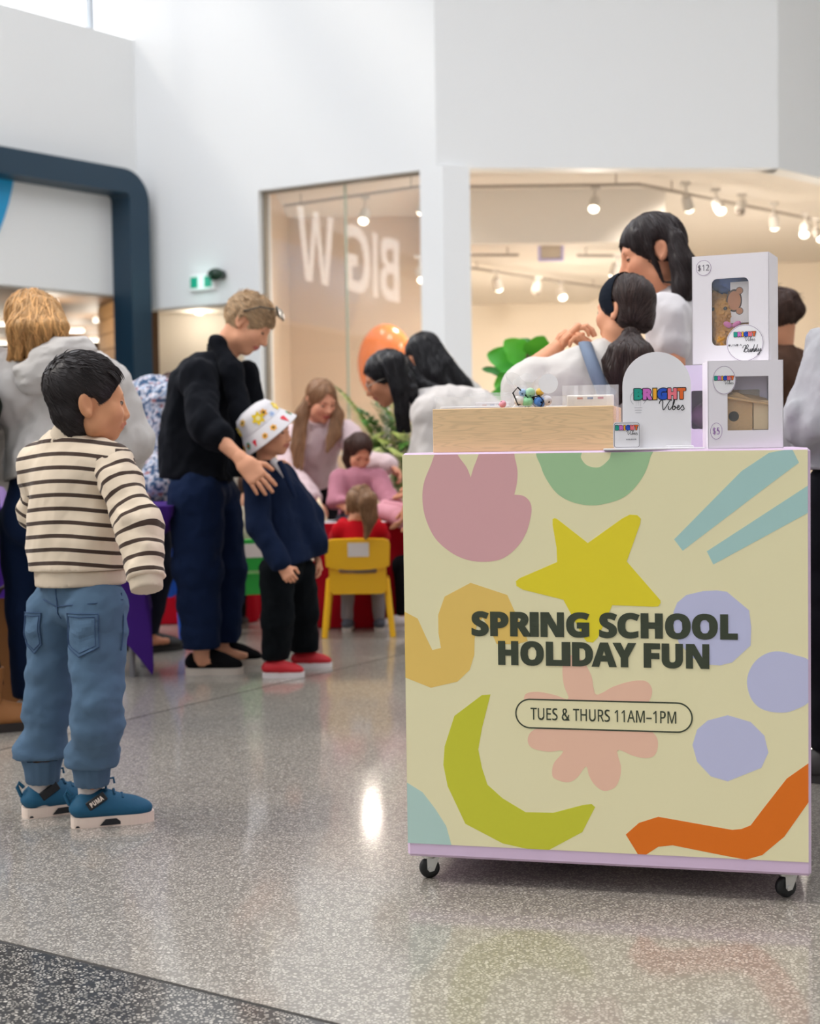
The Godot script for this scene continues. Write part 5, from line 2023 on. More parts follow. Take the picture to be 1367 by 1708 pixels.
func plants() -> void:
	# fiddle-leaf fig right of the column
	var f := px(862, 800, 7.4)
	var t := thing("fig_plant", "potted fig plant with big bright green leaves right of the column", "plant", Vector3(f.x, 0, f.z))
	pot(t, Vector3(f.x, 0, f.z), 0.2, 0.4, rgb(236, 232, 228))
	var mb := MB.new()
	mb.tube([Vector3(f.x, 0.3, f.z), Vector3(f.x + 0.02, 0.8, f.z), px(872, 640, 7.4), px(880, 590, 7.4)], [0.022, 0.018, 0.013, 0.008], 10)
	obj("stem", mb, mat(rgb(104, 84, 60), 0.8), t)
	var g := [leafy(rgb(58, 158, 44), Color(0.3, 0.5, 0.12)), leafy(rgb(84, 184, 58), Color(0.35, 0.55, 0.15)), leafy(rgb(40, 120, 44), Color(0.2, 0.35, 0.1))]
	# pixel of the leaf's foot, of its tip, width, tone
	for q in [[872, 612, 815, 588, 0.13, 0], [876, 604, 842, 566, 0.12, 1], [884, 600, 872, 562, 0.1, 2], [890, 596, 905, 558, 0.12, 0], [868, 630, 806, 612, 0.05, 2], [872, 632, 826, 640, 0.13, 1], [862, 640, 838, 656, 0.1, 0], [878, 620, 850, 600, 0.12, 1], [892, 610, 925, 585, 0.13, 2], [890, 622, 930, 628, 0.13, 0], [876, 640, 872, 672, 0.12, 2], [884, 650, 905, 690, 0.13, 1], [866, 652, 815, 660, 0.07, 0]]:
		var a := px(q[0], q[1], 7.4)
		var b := px(q[2], q[3], 7.4 - 0.1 + 0.05 * (int(q[0]) % 5))
		mb = MB.new()
		leaf(mb, a, (b - a).normalized(), Vector3(0.15, 0.35, 0.9), a.distance_to(b) * 1.05, q[4] * 1.25, 0.012, 0.006)
		obj("leaf", mb, g[q[5]], t)
	# areca palm behind the woman in pink
	var o := px(690, 800, 9.6)
	o.y = 0.0
	t = thing("palm_plant", "potted palm with arching feathery fronds between the bending women", "plant", o)
	pot(t, o, 0.2, 0.38, rgb(214, 206, 196))
	var gp := [leafy(rgb(84, 138, 56), Color(0.16, 0.24, 0.06)), leafy(rgb(168, 178, 92), Color(0.2, 0.26, 0.08)), leafy(rgb(52, 108, 46), Color(0.1, 0.18, 0.05))]
	var r := RandomNumberGenerator.new()
	r.seed = 4
	var tips := [[552, 640, 9.6], [575, 660, 9.4], [598, 682, 9.3], [612, 700, 9.2], [640, 640, 9.7], [625, 655, 9.8], [610, 740, 9.1], [640, 745, 8.35], [668, 742, 9.1], [690, 735, 9.0], [715, 735, 9.1], [660, 660, 9.9], [700, 660, 9.8], [740, 610, 9.7], [760, 640, 9.5], [590, 720, 9.2], [655, 700, 9.1], [618, 672, 9.0], [632, 690, 9.1], [648, 720, 9.0], [672, 708, 9.1], [602, 700, 9.2], [625, 730, 9.0], [690, 690, 9.2]]
	for i in tips.size():
		var tip := px(tips[i][0], tips[i][1], tips[i][2])
		var foot := o + Vector3(r.randf_range(-0.06, 0.06), 0.34, r.randf_range(-0.06, 0.06))
		var high := foot.lerp(tip, 0.55) + Vector3(0, 0.22 + 0.12 * r.randf(), 0)
		mb = MB.new()
		var path := []
		for k in 15:
			var s := k / 14.0
			path.append(foot.lerp(high, s).lerp(high.lerp(tip, s), s))
		mb.tube(path, [0.007, 0.006, 0.006, 0.005, 0.005, 0.004, 0.004, 0.003, 0.003, 0.003, 0.002], 6)
		for k in range(4, 15):
			for hlf in 2:
				var s0 := (k - hlf * 0.5) / 14.0
				var q := foot.lerp(high, s0).lerp(high.lerp(tip, s0), s0)
				var d: Vector3 = (path[mini(k, 14)] - path[k - 1]).normalized()
				for sd: float in [-1.0, 1.0]:
					var side: Vector3 = d.cross(Vector3.UP).normalized() * sd
					var dir := (side * 0.8 + d * 0.75 + Vector3(0, 0.1 - 0.2 * r.randf(), 0)).normalized()
					var len := 0.2 * (1.0 - absf(s0 - 0.55) * 0.9) * r.randf_range(0.85, 1.1)
					leaflet(mb, q, dir, Vector3.UP, len, 0.024, 0.06)
		obj("frond", mb, gp[i % 3], t)


# a narrow leaflet of a palm frond
func leaflet(mb: MB, base: Vector3, dir: Vector3, face: Vector3, length: float, width: float, droop: float) -> void:
	var side := dir.cross(face).normalized() * width * 0.5
	var m1 := base + dir * length * 0.35 - Vector3(0, droop * 0.12, 0)
	var m2 := base + dir * length * 0.7 - Vector3(0, droop * 0.5, 0)
	var tip := base + dir * length - Vector3(0, droop, 0)
	mb.tri(base, m1 + side, m1 - side)
	mb.quad(m1 - side, m1 + side, m2 + side * 0.8, m2 - side * 0.8)
	mb.tri(m2 - side * 0.8, m2 + side * 0.8, tip)


# ------------------------------------------------------------------ people
# A figure is laid out as joints; the body is one blended skin from them, clothes are the same joints with more girth.
# J: neck chest waist pelvis, sl sr (shoulders), el er, wl wr, hl hr, kl kr, al ar (ankles), tl tr (toe directions), cf (where the chest faces), head, hf, hu (head middle, face, crown directions)
const WHOLE := Vector3.ZERO


class Head:
	var c: Vector3
	var b: Basis
	var s := 1.0
	var kid := 0.0
	func at(x: float, y: float, z: float) -> Vector3:
		return c + b * (Vector3(x, y, z) * s)


func head_of(J: Dictionary, hs: float, kid := 0.0) -> Head:
	var h := Head.new()
	h.c = J.head
	var z: Vector3 = (J.hf as Vector3).normalized()
	var x: Vector3 = (J.hu as Vector3).cross(z).normalized()
	h.b = Basis(x, z.cross(x), z)
	h.s = hs
	h.kid = kid
	return h


func head_mesh(mb: MB, h: Head, neck: Vector3, nr: float, cell: float, skin: Color, lips: Color, smile := 0.0) -> void:
	var s := Sdf.new()
	var k := h.s
	var d := -0.014 * h.kid                                  # a child's features sit lower
	s.ell(h.at(0, 0.03, -0.012), h.b, Vector3(0.074, 0.086, 0.095) * k, 0.02 * k)
	s.ell(h.at(0, -0.038 + d * 0.3, 0.028), h.b, Vector3(0.058, 0.074 - 0.006 * h.kid, 0.062) * k, 0.03 * k)
	s.ball(h.at(0, -0.098 - d * 0.3, 0.06), 0.02 * k, 0.03 * k)
	for e in [-1.0, 1.0]:
		s.ball(h.at(e * 0.036, -0.026 + d, 0.06), (0.025 + 0.004 * smile) * k, 0.03 * k)
		s.ball(h.at(e * 0.045, -0.075, 0.012), 0.022 * k, 0.04 * k)
	s.cap(h.at(-0.03, 0.022 + d, 0.075), h.at(0.03, 0.022 + d, 0.075), 0.012 * k, 0.012 * k, 0.025 * k)
	for e in [-1.0, 1.0]:
		s.ball(h.at(e * 0.031, 0.003 + d, 0.1), 0.014 * k, 0.016 * k, true)
	s.cap(h.at(0, 0.012 + d, 0.084), h.at(0, -0.03 + d, 0.107 - 0.008 * h.kid), 0.008 * k, 0.0125 * k, 0.014 * k)
	for e in [-1.0, 1.0]:
		s.ball(h.at(e * 0.011, -0.035 + d, 0.094), 0.0085 * k, 0.008 * k)
	s.cap(h.at(-0.017 - 0.005 * smile, -0.059 + d * 0.6 + 0.005 * smile, 0.082), h.at(0, -0.06 + d * 0.6, 0.092), 0.006 * k, 0.008 * k, 0.009 * k)
	s.cap(h.at(0.017 + 0.005 * smile, -0.059 + d * 0.6 + 0.005 * smile, 0.082), h.at(0, -0.06 + d * 0.6, 0.092), 0.006 * k, 0.008 * k, 0.009 * k)
	s.cap(h.at(-0.014, -0.071 + d * 0.6, 0.082), h.at(0.014, -0.071 + d * 0.6, 0.082), 0.0085 * k, 0.0085 * k, 0.01 * k)
	s.cap(h.at(-0.022, -0.0655 + d * 0.6 + 0.004 * smile, 0.098), h.at(0.022, -0.0655 + d * 0.6 + 0.004 * smile, 0.098), 0.0022 * k, 0.0022 * k, 0.004 * k, WHOLE, 1.0, true)
	for e in [-1.0, 1.0]:                                    # ears: a tilted disc with a hollow
		var eb := h.b * Basis(Vector3.UP, -e * 0.35) * Basis(Vector3.RIGHT, -0.2)
		s.ell(h.at(e * 0.077, -0.006 + d, -0.016), eb, Vector3(0.009, 0.032, 0.02) * k, 0.008 * k)
		s.ell(h.at(e * 0.087, -0.002 + d, -0.01), eb, Vector3(0.008, 0.019, 0.011) * k, 0.006 * k, true)
		s.ball(h.at(e * 0.078, -0.03 + d, -0.008), 0.008 * k, 0.008 * k)
	s.cap(h.at(0, -0.05, -0.025), neck, nr * 0.95, nr * 1.08, 0.03 * k)
	var mouth := h.at(0, -0.065 + d * 0.6, 0.09)
	var inv := h.b.transposed()
	var a := lin(skin)
	var l := lin(lips)
	var cheek := a.lerp(l, 0.3)
	var paint := func(p: Vector3) -> Color:
		var q: Vector3 = inv * (p - mouth) / k
		if q.z > -0.02 and absf(q.y) < 0.013 - 0.25 * absf(q.x) and absf(q.x) < 0.026:
			return l
		var ch: Vector3 = Vector3(absf(q.x) - 0.042, q.y - 0.035, q.z + 0.025)
		return a.lerp(cheek, clampf(1.0 - ch.length() / 0.03, 0.0, 1.0))
	s.build(mb, cell, paint)


func eyes(t: Node3D, h: Head, iris: Color, lid: Color, brow: Color, down := 0.0) -> void:
	var d := -0.014 * h.kid
	for e in [-1.0, 1.0]:
		var mb := MB.new()
		var c := h.at(e * 0.031, 0.002 + d, 0.076)
		var gaze := (h.b * Vector3(0, -0.25 - down, 1)).normalized()
		var up := h.b.y
		var r := 0.0128 * h.s
		for j in 13:
			for k in 21:
				var th := PI * j / 12.0
				var ph := TAU * k / 20.0
				var n := h.b * Vector3(sin(th) * cos(ph), cos(th), sin(th) * sin(ph))
				var col := Color(0.6, 0.55, 0.5)
				if n.dot(gaze) > 0.72:
					col = iris
				if n.dot(gaze) > 0.955:
					col = Color(0.03, 0.02, 0.02)
				var lidline := 0.34 - down * 0.5
				if n.dot(up) > lidline or n.dot(up) < -0.45:
					col = lid
				elif n.dot(up) > lidline - 0.14:
					col = Color(0.06, 0.04, 0.035)
				mb.ink(lin(col))
				mb.vert(c + n * r, n)
		for j in 12:
			for k in 20:
				var a := j * 21 + k
				mb.ix.append_array(PackedInt32Array([a, a + 22, a + 1, a, a + 21, a + 22]))
		obj("eye", mb, painted(0.25), t)
		mb = MB.new()
		mb.tube([h.at(e * 0.014, 0.02 + d, 0.089), h.at(e * 0.028, 0.026 + d, 0.087), h.at(e * 0.046, 0.021 + d, 0.074)], [0.0025 * h.s, 0.003 * h.s, 0.0015 * h.s], 6)
		obj("eyebrow", mb, mat(brow, 0.9), t)


# five fingers closing towards the palm's face pn; thumb: the direction the thumb's side lies in
func hand(mb: MB, wrist: Vector3, dir: Vector3, pn: Vector3, thumb: Vector3, k: float, curl: float, skin: Color, cell: float, spread := 0.1) -> void:
	var d := dir.normalized()
	var l := (thumb - d * thumb.dot(d)).normalized()
	var n := (pn - d * pn.dot(d) - l * pn.dot(l)).normalized()
	var a := lin(skin)
	var paint := func(_p: Vector3) -> Color: return a
	var s := Sdf.new()
	s.cap(wrist - d * 0.02 * k, wrist + d * 0.025 * k, 0.027 * k, 0.031 * k, 0.015 * k, n, 1.4)
	for q in [-0.026, -0.009, 0.009, 0.026]:
		s.cap(wrist + d * 0.02 * k + l * q * 0.7 * k, wrist + d * 0.082 * k + l * q * k, 0.017 * k, 0.014 * k, 0.015 * k, n, 1.15)
	s.cap(wrist + d * 0.025 * k + l * 0.02 * k, wrist + d * 0.05 * k + l * 0.034 * k + n * 0.008 * k, 0.017 * k, 0.015 * k, 0.012 * k)
	s.build(mb, cell, paint)
	var lens := [0.074, 0.082, 0.076, 0.06]
	for i in 4:
		var f := Sdf.new()
		var p := wrist + d * (0.08 - 0.004 * absf(i - 1.2)) * k + l * (0.029 - 0.0192 * i) * k
		var fd := (d + l * (1.5 - i) * spread).normalized()
		var ang := 0.0
		var seg: Array = [0.45, 0.3, 0.25]
		var r := [0.0095, 0.0088, 0.008, 0.007]
		if i == 3:
			r = [0.0083, 0.0076, 0.007, 0.0062]
		for j in 3:
			ang += curl * [0.7, 0.95, 0.6][j] * (1.0 + 0.08 * i)
			var q: Vector3 = p + (fd * cos(ang) + n * sin(ang)) * lens[i] * seg[j] * k
			f.cap(p, q, r[j] * k, r[j + 1] * k, 0.003 * k)
			p = q
		f.build(mb, cell, paint)
	var f := Sdf.new()
	var p0 := wrist + d * 0.035 * k + l * 0.028 * k + n * 0.004 * k
	var p1 := p0 + (d * 0.62 + l * 0.7 + n * 0.3).normalized() * 0.042 * k
	var p2 := p1 + (d * 0.85 + l * (0.4 - 0.5 * curl) + n * (0.25 + 0.4 * curl)).normalized() * 0.032 * k
	f.cap(p0, p1, 0.0125 * k, 0.0105 * k, 0.004 * k)
	f.cap(p1, p2, 0.0105 * k, 0.0082 * k, 0.003 * k)
	f.build(mb, cell, paint)


# the continuous skin: trunk and limbs on a coarse grid, head and hands on fine ones
func body(t: Node3D, J: Dictionary, S: float, o: Dictionary) -> void:
	var mb := MB.new()
	var skin: Color = o.skin
	var a := lin(skin)
	var paint := func(_p: Vector3) -> Color: return a
	var s := Sdf.new()
	var cf: Vector3 = J.cf
	var g: float = S * o.get("build", 1.0)
	s.cap(J.pelvis, J.waist, 0.125 * g, 0.112 * g, 0.05 * g, cf, 1.35)
	s.cap(J.waist, J.chest, 0.112 * g, 0.13 * g, 0.05 * g, cf, 1.4)
	s.cap(J.sl, J.sr, 0.045 * g, 0.045 * g, 0.05 * g)
	s.cap(J.chest, J.neck, 0.09 * g, 0.05 * g, 0.05 * g)
	for e in ["l", "r"]:
		s.cap(J["s" + e], J["e" + e], 0.045 * g, 0.037 * g, 0.03 * g)
		s.cap(J["e" + e], (J["e" + e] as Vector3).lerp(J["w" + e], 0.35), 0.037 * g, 0.037 * g, 0.015 * g)
		s.cap((J["e" + e] as Vector3).lerp(J["w" + e], 0.35), J["w" + e], 0.037 * g, 0.025 * g, 0.02 * g)
		if J.has("h" + e):
			s.cap(J["h" + e], J["k" + e], 0.078 * g, 0.05 * g, 0.04 * g)
			s.cap(J["k" + e], J["a" + e], 0.05 * g, 0.032 * g, 0.02 * g)
			var ft := Vector3(J["a" + e].x, 0.05 * S + 0.012, J["a" + e].z)
			s.cap(J["a" + e], ft, 0.032 * S, 0.028 * S, 0.02 * g)
			s.cap(ft, ft + (J["t" + e] as Vector3).normalized() * 0.1 * S - Vector3(0, 0.012 * S, 0), 0.028 * S, 0.02 * S, 0.02 * g)
	s.build(mb, 0.015, paint)
	var h := head_of(J, o.get("hs", 1.0), o.get("kid", 0.0))
	head_mesh(mb, h, J.neck, 0.052 * S * o.get("neck", 1.0), o.get("cell", 0.004), skin, o.get("lips", rgb(186, 112, 96)), o.get("smile", 0.0))
	for q in o.get("hands", []):
		hand(mb, J[q[0]], q[1], q[2], q[3], q[4], q[5], skin, q[6] if q.size() > 6 else 0.003, q[7] if q.size() > 7 else 0.1)
	obj("body", mb, painted(0.5, 0.35), t)
	if o.get("face", true):
		eyes(t, h, o.get("iris", rgb(60, 36, 24)), skin.darkened(0.06), o.get("brow", rgb(40, 28, 22)), o.get("down", 0.4))


# an upper garment from the same joints; o: t (ease), hem (point), sleeve (0..2: shoulder..elbow..wrist), amp (folds), cell
func top(t: Node3D, called: String, J: Dictionary, S: float, m: Material, o: Dictionary) -> MeshInstance3D:
	var s := Sdf.new()
	var cf: Vector3 = J.cf
	var e: float = o.get("t", 0.015)
	var hem: Vector3 = o.hem
	var g: float = S * o.get("build", 1.0)
	s.cap(J.waist, hem + (hem - J.waist).normalized() * 0.05 * S, 0.118 * g + e, (0.135 + o.get("flare", 0.0)) * g + e, 0.05 * g, cf, 1.35)
	s.cap(J.waist, J.chest, 0.118 * g + e, 0.136 * g + e, 0.05 * g, cf, 1.4)
	s.cap(J.sl, J.sr, 0.05 * g + e, 0.05 * g + e, 0.05 * g)
	s.cap(J.chest, (J.chest as Vector3).lerp(J.neck, o.get("collar", 0.8)), 0.09 * g + e, 0.05 * g + e, 0.05 * g)
	var sl: float = o.get("sleeve", 2.0)
	for q in ["l", "r"]:
		var a: Vector3 = J["s" + q]
		var b: Vector3 = J["e" + q]
		var c: Vector3 = J["w" + q]
		var w: float = o.get("cuff", 0.028) * g + e
		if sl <= 1.0:
			s.cap(a, a.lerp(b, sl), 0.05 * g + e, 0.047 * g + e, 0.03 * g)
		else:
			s.cap(a, b, 0.05 * g + e, 0.041 * g + e, 0.03 * g)
			s.cap(b, b.lerp(c, sl - 1.0), 0.041 * g + e, lerpf(0.041 * g + e, w, sl - 1.0), 0.02 * g)
	s.cut(hem, hem - J.waist)
	s.nz = noise(o.get("seed", 3), o.get("freq", 9.0), FastNoiseLite.TYPE_SIMPLEX_SMOOTH, 3)
	s.amp = o.get("amp", 0.012) * S
	s.nsc = o.get("nsc", Vector3(1, 0.6, 1))
	for q in o.get("extra", []):
		s.cap(q[0], q[1], q[2], q[3], 0.03, q[4] if q.size() > 4 else WHOLE, q[5] if q.size() > 5 else 1.0)
	for q in o.get("cuts", []):
		s.cut(q[0], q[1])
	var mb := MB.new()
	s.build(mb, o.get("cell", 0.01), o.get("paint", null))
	return obj(called, mb, m, t)


# trousers or a skirtless lower garment; r: radii at hip, knee, hem
func trousers(t: Node3D, J: Dictionary, S: float, m: Material, r: Array, o: Dictionary) -> MeshInstance3D:
	var s := Sdf.new()
	var cf: Vector3 = J.cf
	var g: float = S * o.get("build", 1.0)
	s.cap(J.pelvis, (J.pelvis as Vector3).lerp(J.waist, o.get("rise", 0.5)), 0.145 * g, 0.125 * g, 0.05 * g, cf, 1.3)
	for q in ["l", "r"]:
		var a: Vector3 = J["h" + q]
		var b: Vector3 = J["k" + q]
		var c: Vector3 = J["a" + q]
		var end := b.lerp(c, o.get("length", 1.0))
		s.cap(a, b, r[0] * g, r[1] * g, 0.025 * g)
		s.cap(b, end, r[1] * g, r[2] * g, 0.03 * g)
		s.cut(Vector3(0, o.get("floor", 0.02), 0), Vector3.DOWN)
	s.nz = noise(o.get("seed", 5), o.get("freq", 8.0), FastNoiseLite.TYPE_SIMPLEX_SMOOTH, 3)
	s.amp = o.get("amp", 0.012) * S
	s.nsc = o.get("nsc", Vector3(1, 1, 1))
	for q in o.get("extra", []):
		s.cap(q[0], q[1], q[2], q[3], 0.02)
	var mb := MB.new()
	s.build(mb, o.get("cell", 0.01))
	last = s
	return obj(o.get("called", "trousers"), mb, m, t)


# a low shoe on the floor: heel is the rearmost floor point, d the toe direction
func shoe(t: Node3D, heel: Vector3, d: Vector3, length: float, upper: Material, sole: Material, open := 0.0, thick := 0.022) -> MeshInstance3D:
	var f := Vector3(d.x, 0, d.z).normalized()
	var side := Vector3(-f.z, 0, f.x)
	heel.y = 0.0
	var s := Sdf.new()
	var L := length
	var W := L * 0.16
	s.cap(heel + f * W * 0.95 + Vector3(0, thick + W * 0.5, 0), heel + f * (L - W * 1.1) + Vector3(0, thick + W * 0.25, 0), W * 0.98, W * 1.0, 0.02, Vector3.UP, 1.5)
	s.cap(heel + f * W * 0.9 + Vector3(0, thick + W * 0.95, 0), heel + f * L * 0.4 + Vector3(0, thick + W * 1.0, 0), W * 0.72, W * 0.8, 0.03)
	s.cap(heel + f * L * 0.4 + Vector3(0, thick + W * 1.0, 0), heel + f * L * 0.72 + Vector3(0, thick + W * 0.45, 0), W * 0.8, W * 0.85, 0.02)
	s.cut(heel + Vector3(0, thick * 0.8, 0), Vector3.DOWN)
	if open > 0.0:
		s.cap(heel + f * L * 0.4 + Vector3(0, thick + W * 1.25, 0), heel + f * L * 0.6 + Vector3(0, thick + W * 0.75, 0), W * 0.82, W * 0.85, 0.02)
		s.cap(heel + f * W * 1.0 + Vector3(0, thick + W * 2.1, 0), heel + f * L * 0.27 + Vector3(0, thick + W * 2.15, 0), W * 0.55, W * 0.5, 0.01, WHOLE, 1.0, true)
	var mb := MB.new()
	s.build(mb, 0.005)
	var up := obj("shoe", mb, upper, t)
	mb = MB.new()
	var pts := []
	for q in [[0.0, 0.0], [0.03, 0.12], [0.2, 0.155], [0.45, 0.14], [0.7, 0.18], [0.88, 0.15], [0.98, 0.07], [1.0, 0.0], [0.98, -0.07], [0.88, -0.14], [0.7, -0.17], [0.45, -0.14], [0.2, -0.15], [0.03, -0.12]]:
		pts.append(Vector2(q[0] * L, q[1] * L))
	var oc := curved(pts, 4)
	mb.extr(oc, Transform3D(Basis(f, Vector3.UP.cross(f), Vector3.UP), heel), thick)
	obj("sole", mb, sole, up)
	return up


func strand_mat(k: Color, rough := 0.5) -> StandardMaterial3D:
	var l := lin(k) * 1.6
	var m := mat(l.clamp().linear_to_srgb(), rough, 0.0, 0.4)
	m.vertex_color_use_as_albedo = true
	return m


# hair: a cap round the skull minus the face, then locks [points, radii, flattening direction, flattening], all combed over with strands
func hair(t: Node3D, h: Head, m: Material, o: Dictionary) -> MeshInstance3D:
	var s := Sdf.new()
	var k := h.s
	var v: float = o.get("vol", 0.008)
	s.ell(h.at(0, 0.032, -0.016), h.b, (Vector3(0.076, 0.087, 0.096) + Vector3.ONE * v) * k, 0.02 * k)
	for q in o.get("balls", []):
		s.ball(h.at(q[0], q[1], q[2]), q[3] * k, 0.02 * k)
	# the face, the nape and the ears stay free
	for q in o.get("free", [[0, -0.03, 0.085, 0.062, 0.083, 0.075]]):
		s.ell(h.at(q[0], q[1], q[2]), h.b * Basis(Vector3.RIGHT, q[6] if q.size() > 6 else 0.0), Vector3(q[3], q[4], q[5]) * k, 0.01 * k, true)
	for q in o.get("locks", []):
		var pts: Array = q[0]
		for i in pts.size() - 1:
			s.cap(pts[i], pts[i + 1], q[1][i], q[1][i + 1], o.get("blend", 0.012), q[2] if q.size() > 2 else WHOLE, q[3] if q.size() > 3 else 1.0)
	s.nz = noise(o.get("seed", 8), 40.0, FastNoiseLite.TYPE_SIMPLEX_SMOOTH, 2)
	s.amp = o.get("amp", 0.003)
	s.nsc = o.get("nsc", Vector3(1, 0.2, 1))
	var mb := MB.new()
	mb.ink(Color(0.55, 0.55, 0.55))
	s.build(mb, o.get("cell", 0.005))
	# comb: strands start on the surface and run along it, away from the parting and then down, or towards the tie
	var g := RandomNumberGenerator.new()
	g.seed = o.get("seed", 8) + 100
	var n0 := mb.v.size()
	var part := h.at(0.0, 0.13, -0.01) if not o.has("part") else h.at(o.part[0], o.part[1], o.part[2])
	var fall: float = o.get("fall", 0.8)
	var len: float = o.get("len", 0.07)
	var r: float = o.get("r", 0.0021)
	var wild: float = o.get("wild", 0.15)
	for j in int(o.get("n", 500)):
		var p := mb.v[g.randi() % n0]
		var turn := Vector3(g.randfn(), g.randfn(), g.randfn()) * wild
		var pts := []
		var L := len * g.randf_range(0.6, 1.2)
		for i in 6:
			var nn := s.slope(p).normalized()
			var d := s.sample(p)
			if absf(d) > 0.03:
				break
			p -= nn * d
			pts.append(p + nn * r * (0.5 - 0.5 * absf(i - 2.5) / 2.5 + 0.4 * wild * i))
			var fl := (p - part).normalized() * (1.0 - fall) + Vector3.DOWN * fall
			if o.has("flow"):
				fl = h.b * (o.flow as Vector3)
			if o.has("tie") and p.y > (o.tie as Vector3).y - 0.01:
				fl = (o.tie - p).normalized()
			fl = fl.normalized() + turn
			fl = (fl - nn * fl.dot(nn)).normalized()
			p += fl * L / 5.0
		if pts.size() > 2:
			var tone := g.randf_range(0.4, 1.0)
			mb.ink(Color(tone, tone, tone))
			mb.tube(pts, [r * 0.5, r, r, r * 0.9, r * 0.6, r * 0.15], 5, 0.6, false)
	for q in o.get("tufts", []):
		var tone := g.randf_range(0.45, 1.0)
		mb.ink(Color(tone, tone, tone))
		tuft(mb, q[0], q[1], q[2], q[3])
	return obj("hair", mb, m, t)


func tuft(mb: MB, p: Vector3, d: Vector3, bend: Vector3, r: float) -> void:
	mb.tube([p - d * 0.1, p + d * 0.4, p + d * 0.75 + bend * 0.35, p + d + bend], [r, r * 0.9, r * 0.55, r * 0.1], 5, 0.5, false)


# short strands over the skull, combed towards `flow` (in head axes), inside the region y > line
func crop(h: Head, n: int, v: float, flow: Vector3, len: float, r: float, seed_: int, keep: float) -> Array:
	var g := RandomNumberGenerator.new()
	g.seed = seed_
	var out := []
	while out.size() < n:
		var e := Vector3(g.randfn(), g.randfn(), g.randfn()).normalized()
		if e.y < keep or (e.z > 0.55 and e.y < 0.42):
			continue
		var q := Vector3(e.x * (0.076 + v), 0.032 + e.y * (0.087 + v), -0.016 + e.z * (0.096 + v))
		var fl := (flow - e * flow.dot(e)).normalized()
		var d := (fl * 0.9 + e * (0.1 + 0.15 * g.randf()) + Vector3(g.randf_range(-0.3, 0.3), g.randf_range(-0.2, 0.2), g.randf_range(-0.3, 0.3))).normalized()
		out.append([h.at(q.x, q.y, q.z), h.b * d * len * h.s * g.randf_range(0.7, 1.2), h.b * Vector3(g.randf_range(-0.006, 0.006), -0.008, 0.0) * h.s, r * h.s])
	return out


# stripes along y of the texture, for the boy's sweatshirt
func stripe_mat() -> StandardMaterial3D:
	var im := Image.create(4, 128, false, Image.FORMAT_RGB8)
	im.fill(rgb(230, 212, 188))
	im.fill_rect(Rect2i(0, 0, 4, 37), rgb(76, 62, 54))
	var m := mat(Color.WHITE, 0.95, 0.0, 0.2)
	m.albedo_texture = ImageTexture.create_from_image(im)
	m.rim_enabled = true
	m.rim = 0.25
	return m


func person(label: String, base: Vector3, group := "") -> Node3D:
	return thing("person", label, "person", Vector3(base.x, 0, base.z), 0.0, group)


func people() -> void:
	boy()
	older_woman()
	hat_child()
	hoodie_woman()
	print_blouse()
	edge_person()
	pink_woman()
	pink_child()
	red_girl()
	cream_child()
	pink_sleeve_child()
	glasses_woman()
	long_hair_woman()
	tee_woman()
	headband_girl()
	far_person()
	grey_sleeve_person()


